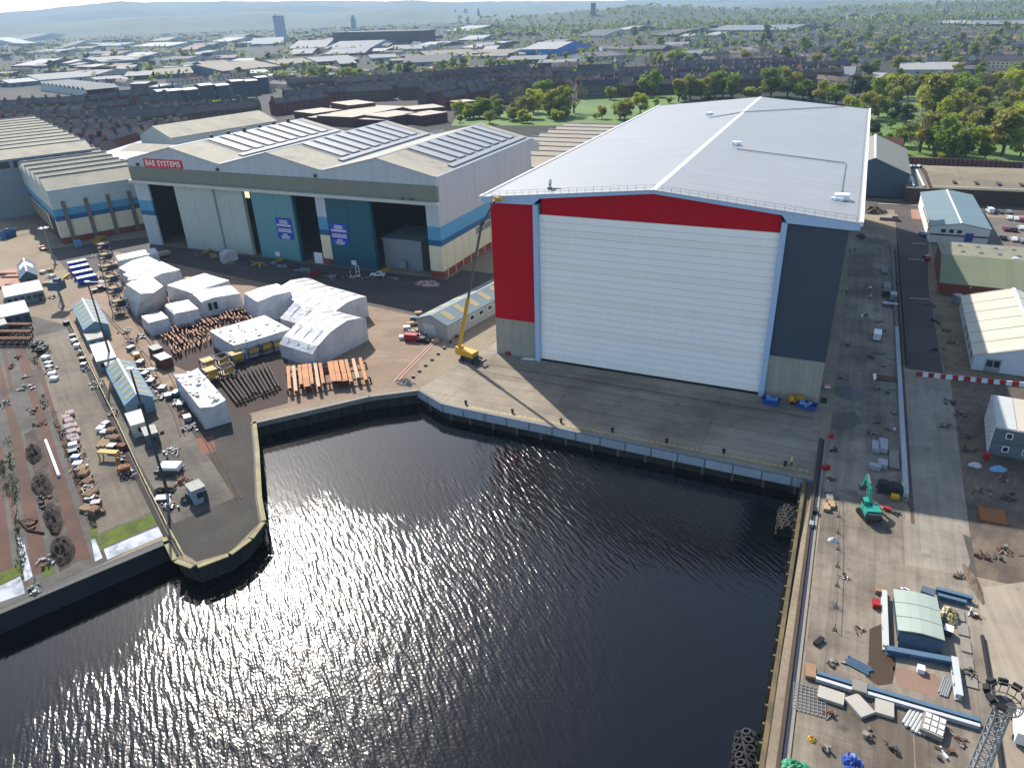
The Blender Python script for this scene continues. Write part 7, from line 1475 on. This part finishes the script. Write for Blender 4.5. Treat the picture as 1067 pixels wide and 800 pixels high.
far_shed(543,580,52,51.5,47,'w',12,mat('bright_blue_wall', S(40,110,180), .6, .05))[0]['label'] = 'white roofed warehouse with bright blue walls in the middle of the industrial belt'
# flat roofed brick flats
m_fr = mat('flat_tan_roof', S(202,188,168), .85, .08, .1)
for k, (x0,x1,y0,y1,yb,h) in enumerate(((327,356,119,115,112,6),(356,371,118.5,115.5,113,5),(364,391,110.5,107.5,104,10),(367,424,123,111.5,109,7),(403,436,123,118,114.5,7),(430,463,115,112,109.5,8),(439,466,121.5,117.5,115,7),(320,404,123,126,120.5,5),(478,496,107.5,105.5,104,7))):
    A = P(x0,y0,h); C_ = P(x1,y1,h); B_ = P((x0+x1)/2,yb,h); v = Vector((C_.x-A.x,C_.y-A.y)); n = Vector((-v.y,v.x)).normalized(); m_ = Vector(((A.x+C_.x)/2,(A.y+C_.y)/2)); d = max(9,abs((Vector((B_.x,B_.y))-m_).dot(n))); l = v.length
    t = thing('brick_flats', '%s flat tan roofed low brick block from the left behind the old hangar' % ordn(k), 'flats', (m_.x+n.x*d/2,m_.y+n.y*d/2,0), math.atan2(v.y,v.x), 'low brick flats behind the hangar')
    mb = MB(); mb.box(-l/2,l/2,-d/2,d/2,0,h); [mb.box(-l/2+2+i*4,-l/2+3.4+i*4,-d/2-.05,-d/2-.01,h-3,h-1.4,1) for i in range(int(l/4))]; mb.build('wall', [mat('maroon_brick', S(84,50,50), .85, .1), m_win], t); mb = MB(); mb.box(-l/2-.3,l/2+.3,-d/2-.3,d/2+.3,h,h+.5,1,0); mb.build('roof', [m_fr, m_dsteel], t)
# stepped modern flats with curved caps
for k, (x,y) in enumerate(((172,111),(183.6,112.5),(199.6,109.5),(215.7,106),(232.5,104.5),(247.7,101),(262,99),(273,96.5))):
    p = P(x,y); t = thing('stepped_flats', '%s of eight stepped modern flats with dark curved cap and blue round window' % ordn(k), 'flats', p, R(-25), 'stepped modern flats'); h = 15+(k%2)*1.5
    mb = MB(); mb.box(-9,9,-7,7,0,h); mb.build('wall', mat('slate_panel', S(70,76,86), .7, .1), t); mb = MB(); mb.extr([(-9.6,h+.02),(9.6,h+.02),(9.6,h+1.2),(4,h+2.4),(-4,h+2.4),(-9.6,h+1.0)], 'y', -7.8, 7.5); mb.build('roof_cap', mat('cap_grey', S(96,100,108), .6, .1), t)
    mb = MB(); mb.tube((0,-7.3,h*.55),(0,-7.02,h*.55),2.2,2.2,12); mb.build('round_window', mat('blue_glazing', S(60,150,190), .3, .05), t); mb = MB(); mb.box(-8,-5,-7.1,-7.01,2,h-2).box(5,8,-7.1,-7.01,2,h-2); mb.build('window_strip', m_glass, t)
t = thing('sawtooth_workshop', 'grey sawtooth factory roof beyond the dark tenements at the left edge', 'workshop', P(92,101), R(160)); mb = MB(); mb.box(0,190,-40,-39,0,8).box(0,190,0,1,0,8); mb.build('wall', m_cgrey, t)
for i in range(11): mb = MB(); mb.extr([(i*17,8),(i*17+13,12),(i*17+17,8)], 'y', -40, 1); mb.build('roof_bay', SC_['g'], t)
# landmark tower block, stadium stand, spires, chimneys of the skyline
p = P(294,43.5); hh = z_at((p.x,p.y), 17.5); t = thing('tower_block', 'lone blue grey tower block on the left skyline', 'tower block', p, R(35)); mb = MB(); mb.box(-20,20,-13,13,0,hh); mb.build('wall', mat('tower_blue_grey', S(168,180,192), .7, .06), t)
mb = MB(); [mb.box(-20.1,20.1,-13.1,13.1,z*3.2+2,z*3.2+3) for z in range(int(hh/3.2))]; mb.build('window_band', mat('tower_bands', S(116,130,144), .5, .06), t); mb = MB(); mb.box(-21,21,-14,14,hh,hh+2).box(-12,-8,-3,3,hh+2,hh+7); mb.build('roof', m_dsteel, t)
A = P(348,48); C_ = P(441,47); v = C_-A; t = thing('stadium', 'long dark red stand with white roof edge below the skyline', 'stadium', (A+C_)/2, math.atan2(v.y,v.x)); l = v.length; mb = MB(); mb.box(-l/2,l/2,0,60,0,34).box(-l*.35,-l*.31,-1,0,0,38).box(l*.0,l*.03,-1,0,0,34).box(l*.38,l*.42,-1,0,0,34); mb.build('wall', mat('stand_brick', S(92,72,72), .8, .08), t); mb = MB(); mb.box(-l/2-3,l/2+3,-4,64,34.1,37); mb.build('roof', SC_['g'], t); mb = MB(); mb.box(-l*.45,l*.45,-1.2,-.05,8,26); mb.build('glazing', m_glass, t)
p = P(618,26); hh = z_at((p.x,p.y), 2.5); t = thing('tower_block', 'slim red brown tower block before the wooded hill', 'tower block', p, .3); mb = MB(); mb.box(-12,12,-10,10,0,hh); mb.build('wall', mat('tower_red', S(134,110,104), .8, .06), t); mb = MB(); mb.box(-13,13,-11,11,hh,hh+4); mb.build('roof', m_dsteel, t); mb = MB(); [mb.box(x,x+3,-10.1,-10,3,hh-3) for x in (-9,-2,6)]; mb.build('window_strip', m_win, t)
for x, y0, y1, w_, lb_ in ((475,15,8,26,'left slim tower on the hazy city skyline'),(485.5,14,1,40,'tallest stepped tower on the hazy city skyline'),(499,14,7,24,'right slim tower on the hazy city skyline'),(369,24,17,30,'small pale tower left of the stadium skyline')):
    p = P(x,22 if x > 400 else 30); hh = z_at((p.x,p.y), y1); t = thing('city_tower', lb_, 'tower block', p, .4); mb = MB(); mb.box(-w_/2,w_/2,-w_/3,w_/3,0,hh*.8).box(-w_*.3,w_*.3,-w_/4,w_/4,hh*.8,hh); mb.build('wall', m_sw[0], t); mb = MB(); mb.box(-w_*.32,w_*.32,-w_*.27,w_*.27,hh,hh+4); mb.build('roof', m_dsteel, t)
for x, yb, yt, lb_ in ((115,28,19,'taller church spire on the left horizon'),(93.5,28,23,'shorter church spire on the left horizon'),(181,24,18,'thin chimney stack left of the tower block')):
    p = P(x,yb+6); hh = z_at((p.x,p.y), yt); t = thing('church_spire' if 'church' in lb_ else 'chimney_stack', lb_, 'spire' if 'church' in lb_ else 'chimney', p); mb = MB(); mb.box(-7,7,-7,7,0,hh*.5); mb.build('tower', m_sw[1], t); mb = MB(); mb.tube((0,0,hh*.5),(0,0,hh),8,.5,8); mb.build('spire', m_sw[1], t)
for x, lb_ in ((888,'left of two pale domed pavilions in the right suburb'),(914,'right of two pale domed pavilions in the right suburb')):
    p = P(x,20); t = thing('pavilion', lb_, 'pavilion', p, .2); mb = MB(); mb.box(-22,22,-12,12,0,11); mb.build('wall', mat('pavilion_wall', S(196,180,164), .8, .05), t); mb = MB(); mb.extr([(-23,11),(-15,17),(0,20),(15,17),(23,11)], 'y', -13, 13); mb.build('roof', SC_['t'], t)
p = P(1045,71); t = thing('cream_terrace', 'cream gabled terrace with red roofs at the right picture edge', 'houses', p, R(-30)); mb = MB(); mb.extr([(-6,0),(6,0),(6,8),(0,13),(-6,8)], 'x', -22, 22); mb.build('wall', mat('cream_wall', S(218,204,170), .85, .06), t); mb = MB(); [mb.extr([(s*6.4,7.8),(0,13.1),(0,13.4),(s*6.4,8.1)], 'x', -22.4, 22.4) for s in (-1,1)]; mb.build('roof', m_slt[1], t)
for i in range(8):
    for z in (1.2,4.6): MB().box(-20+i*5,-18+i*5,-6.06,-6.01,z,z+1.6).build('window', m_win, t)
p = P(922,160); t = thing('brick_house', 'red roofed brick house half hidden under the park edge trees', 'house', p, R(10)); mb = MB(); mb.extr([(-4,0),(4,0),(4,5),(0,8.5),(-4,5)], 'x', -8, 8); mb.build('wall', m_brick, t); mb = MB(); [mb.extr([(s*4.4,4.7),(0,8.6),(0,8.9),(s*4.4,5)], 'x', -8.4, 8.4) for s in (-1,1)]; mb.build('roof', mat('red_tile', S(134,84,70), .8, .12), t)
# ================================================================ far woods, far town and hills
def on_dist(px_, D, py_=None):
    d = ray(px_, 40); h = Vector((d.x, d.y)).normalized(); p = Vector((CP.x+h.x*D, CP.y+h.y*D, 0))
    if py_ is not None: p.z = z_at((p.x, p.y), py_) if True else 0
    return p
def z_far(xy, py):
    lo, hi = -50., 900.
    for _ in range(40):
        m_ = (lo+hi)/2; d = Vector((xy[0], xy[1], m_))-CP
        if 400-FPX*d.dot(_u)/d.dot(_fw) > py: lo = m_
        else: hi = m_
    return lo
ridges = []
def hill(name, prof_, D, dep, m_, rough=8):
    mb = MB(); xs = list(range(prof_[0][0], prof_[-1][0]+1, 8)); nr = 9
    for x in xs:
        for (x0,y0),(x1,y1) in zip(prof_, prof_[1:]):
            if x0 <= x <= x1: yy = y0+(y1-y0)*(x-x0)/(x1-x0)
        d = ray(x, 40); h = Vector((d.x, d.y)).normalized(); c = Vector((CP.x+h.x*D, CP.y+h.y*D)); zc = z_far((c.x,c.y), yy)
        for j in range(nr):
            f = j/(nr-1); p = Vector((CP.x+h.x*(D-dep+2*dep*f), CP.y+h.y*(D-dep+2*dep*f))); k = math.sin(math.pi*min(1,max(0,f)))**1.3
            nz_ = noise.noise(Vector((p.x*.0012, p.y*.0012, 1)))*.25*zc*(1 if j != 4 else .12)*k + noise.noise(Vector((p.x*.006, p.y*.006, 4)))*rough*k
            mb.v.append((p.x, p.y, max(-3, zc*k+nz_)))
    for i in range(len(xs)-1):
        for j in range(nr-1): a = i*nr+j; mb.f.append((a, a+nr, a+nr+1, a+1)); mb.m.append(0)
    o = struct(name, mb, m_); ridges.append(mb); return o
m_hill = mat('hill_moor', (.06,.075,.045), .95, .2, .0012, .01, col2=(.035,.05,.03), thr=(.42,.6)); m_whill = mat('wooded_hill', (.022,.04,.02), .95, .25, .006, .05)
hill('hills', [(-160,18),(0,13.5),(40,11),(75,7),(105,4),(125,2.5),(160,2.5),(240,1.5),(340,1),(460,2),(560,1.5),(640,1),(760,-3),(900,-8),(1000,-14),(1200,-20)], 11200, 1900, m_hill, 10)
hill('hills', [(-160,31),(0,27),(60,24),(140,18.5),(200,17),(245,13.5),(290,12.5),(330,15),(380,11),(410,10),(450,12),(520,13),(600,12),(700,8),(900,-1),(1200,-10)], 7600, 1200, m_hill, 8)
hill('hills', [(540,19),(580,13.5),(620,10),(655,6.5),(690,6),(720,8),(760,11),(800,12),(860,9),(960,4),(1100,-2),(1240,-5)], 4300, 700, m_whill, 10)
wood = MB(); r9 = random.Random(19)
def clump(p, h, mb):
    n = 7
    for i in range(n):
        c = p+Vector((r9.gauss(0,h*.3), r9.gauss(0,h*.3), h*r9.uniform(.3,.9))); q = Vector((r9.gauss(0,1), r9.gauss(0,1), r9.gauss(0,.6)+.4)).normalized(); u = q.orthogonal().normalized(); v = q.cross(u); s = h*r9.uniform(.18,.38)
        mb.poly([c-u*s, c-v*s*.8, c+u*s, c+v*s*.9], r9.randrange(3))
for i in range(9000):
    x = r9.uniform(-10,1075); hy = 28-x*.037
    y = hy+4+abs(r9.gauss(0,1))**1.1*(13 if x < 560 else 17)
    if y > (62 if x < 640 else 60) or (x < 560 and 44 < y < 62 and r9.random() < .35): continue
    p = P(x, y); clump(p, r9.uniform(7,13)*(1 if y > hy+12 else 1.5), wood)
for i in range(1100):   # trees among sheds and houses too small to count
    x = r9.uniform(-5,1070); y = r9.uniform(36,86) if x < 660 else r9.uniform(22,62); p = P(x, y); clump(p, r9.uniform(6,12), wood)
for i in range(1500):   # the dark wooded hill and the belt at its foot
    x = r9.uniform(470,1070); D = r9.uniform(3000,4350); d = ray(x, 40); h_ = Vector((d.x,d.y)).normalized(); p = Vector((CP.x+h_.x*D, CP.y+h_.y*D, 0)); 
    if D > 3600: 
        k = math.sin(math.pi*(D-3600)/1400)**1.3; yy = 19 if x < 545 else (19+(x-540)*(-13/140) if x < 680 else (6+(x-680)*.05 if x < 790 else 11.5-(x-790)*.04)); p.z = max(0, z_far((h_.x*4300+CP.x, h_.y*4300+CP.y), yy))*k-3
    clump(p, r9.uniform(10,18), wood)
wo = wood.build('woodland', [LEAF['mid'], LEAF['dark'], LEAF['olive']]); tag(wo, 'hazy mass of far woodland filling the plain below the hills', 'woodland', None, 'stuff')
town_ = MB()
for i in range(900):
    x = r9.uniform(-10,1075); hy = 28-x*.037; y = hy+5+r9.random()**1.3*26
    p = P(x, y); d = (p-CP).length; w_, l, h = r9.uniform(6,11), r9.uniform(10,40)*(1.5 if d > 4000 else 1), r9.uniform(5,9); a = r9.uniform(0,3.14); k = r9.choice((0,0,1,1,2,3)); town_.obox((p.x,p.y,h/2),(l,w_,h),a,k); town_.obox((p.x,p.y,h+.3),(l+.5,w_+.5,.5),a,r9.choice((0,3,4,4)))
tag(town_.build('distant_town', [m_tw[1], m_tw[2], SC_['w'], SC_['d'], m_slt[0]]), 'countless tiny far buildings scattered over the hazy plain', 'town', None, 'stuff')
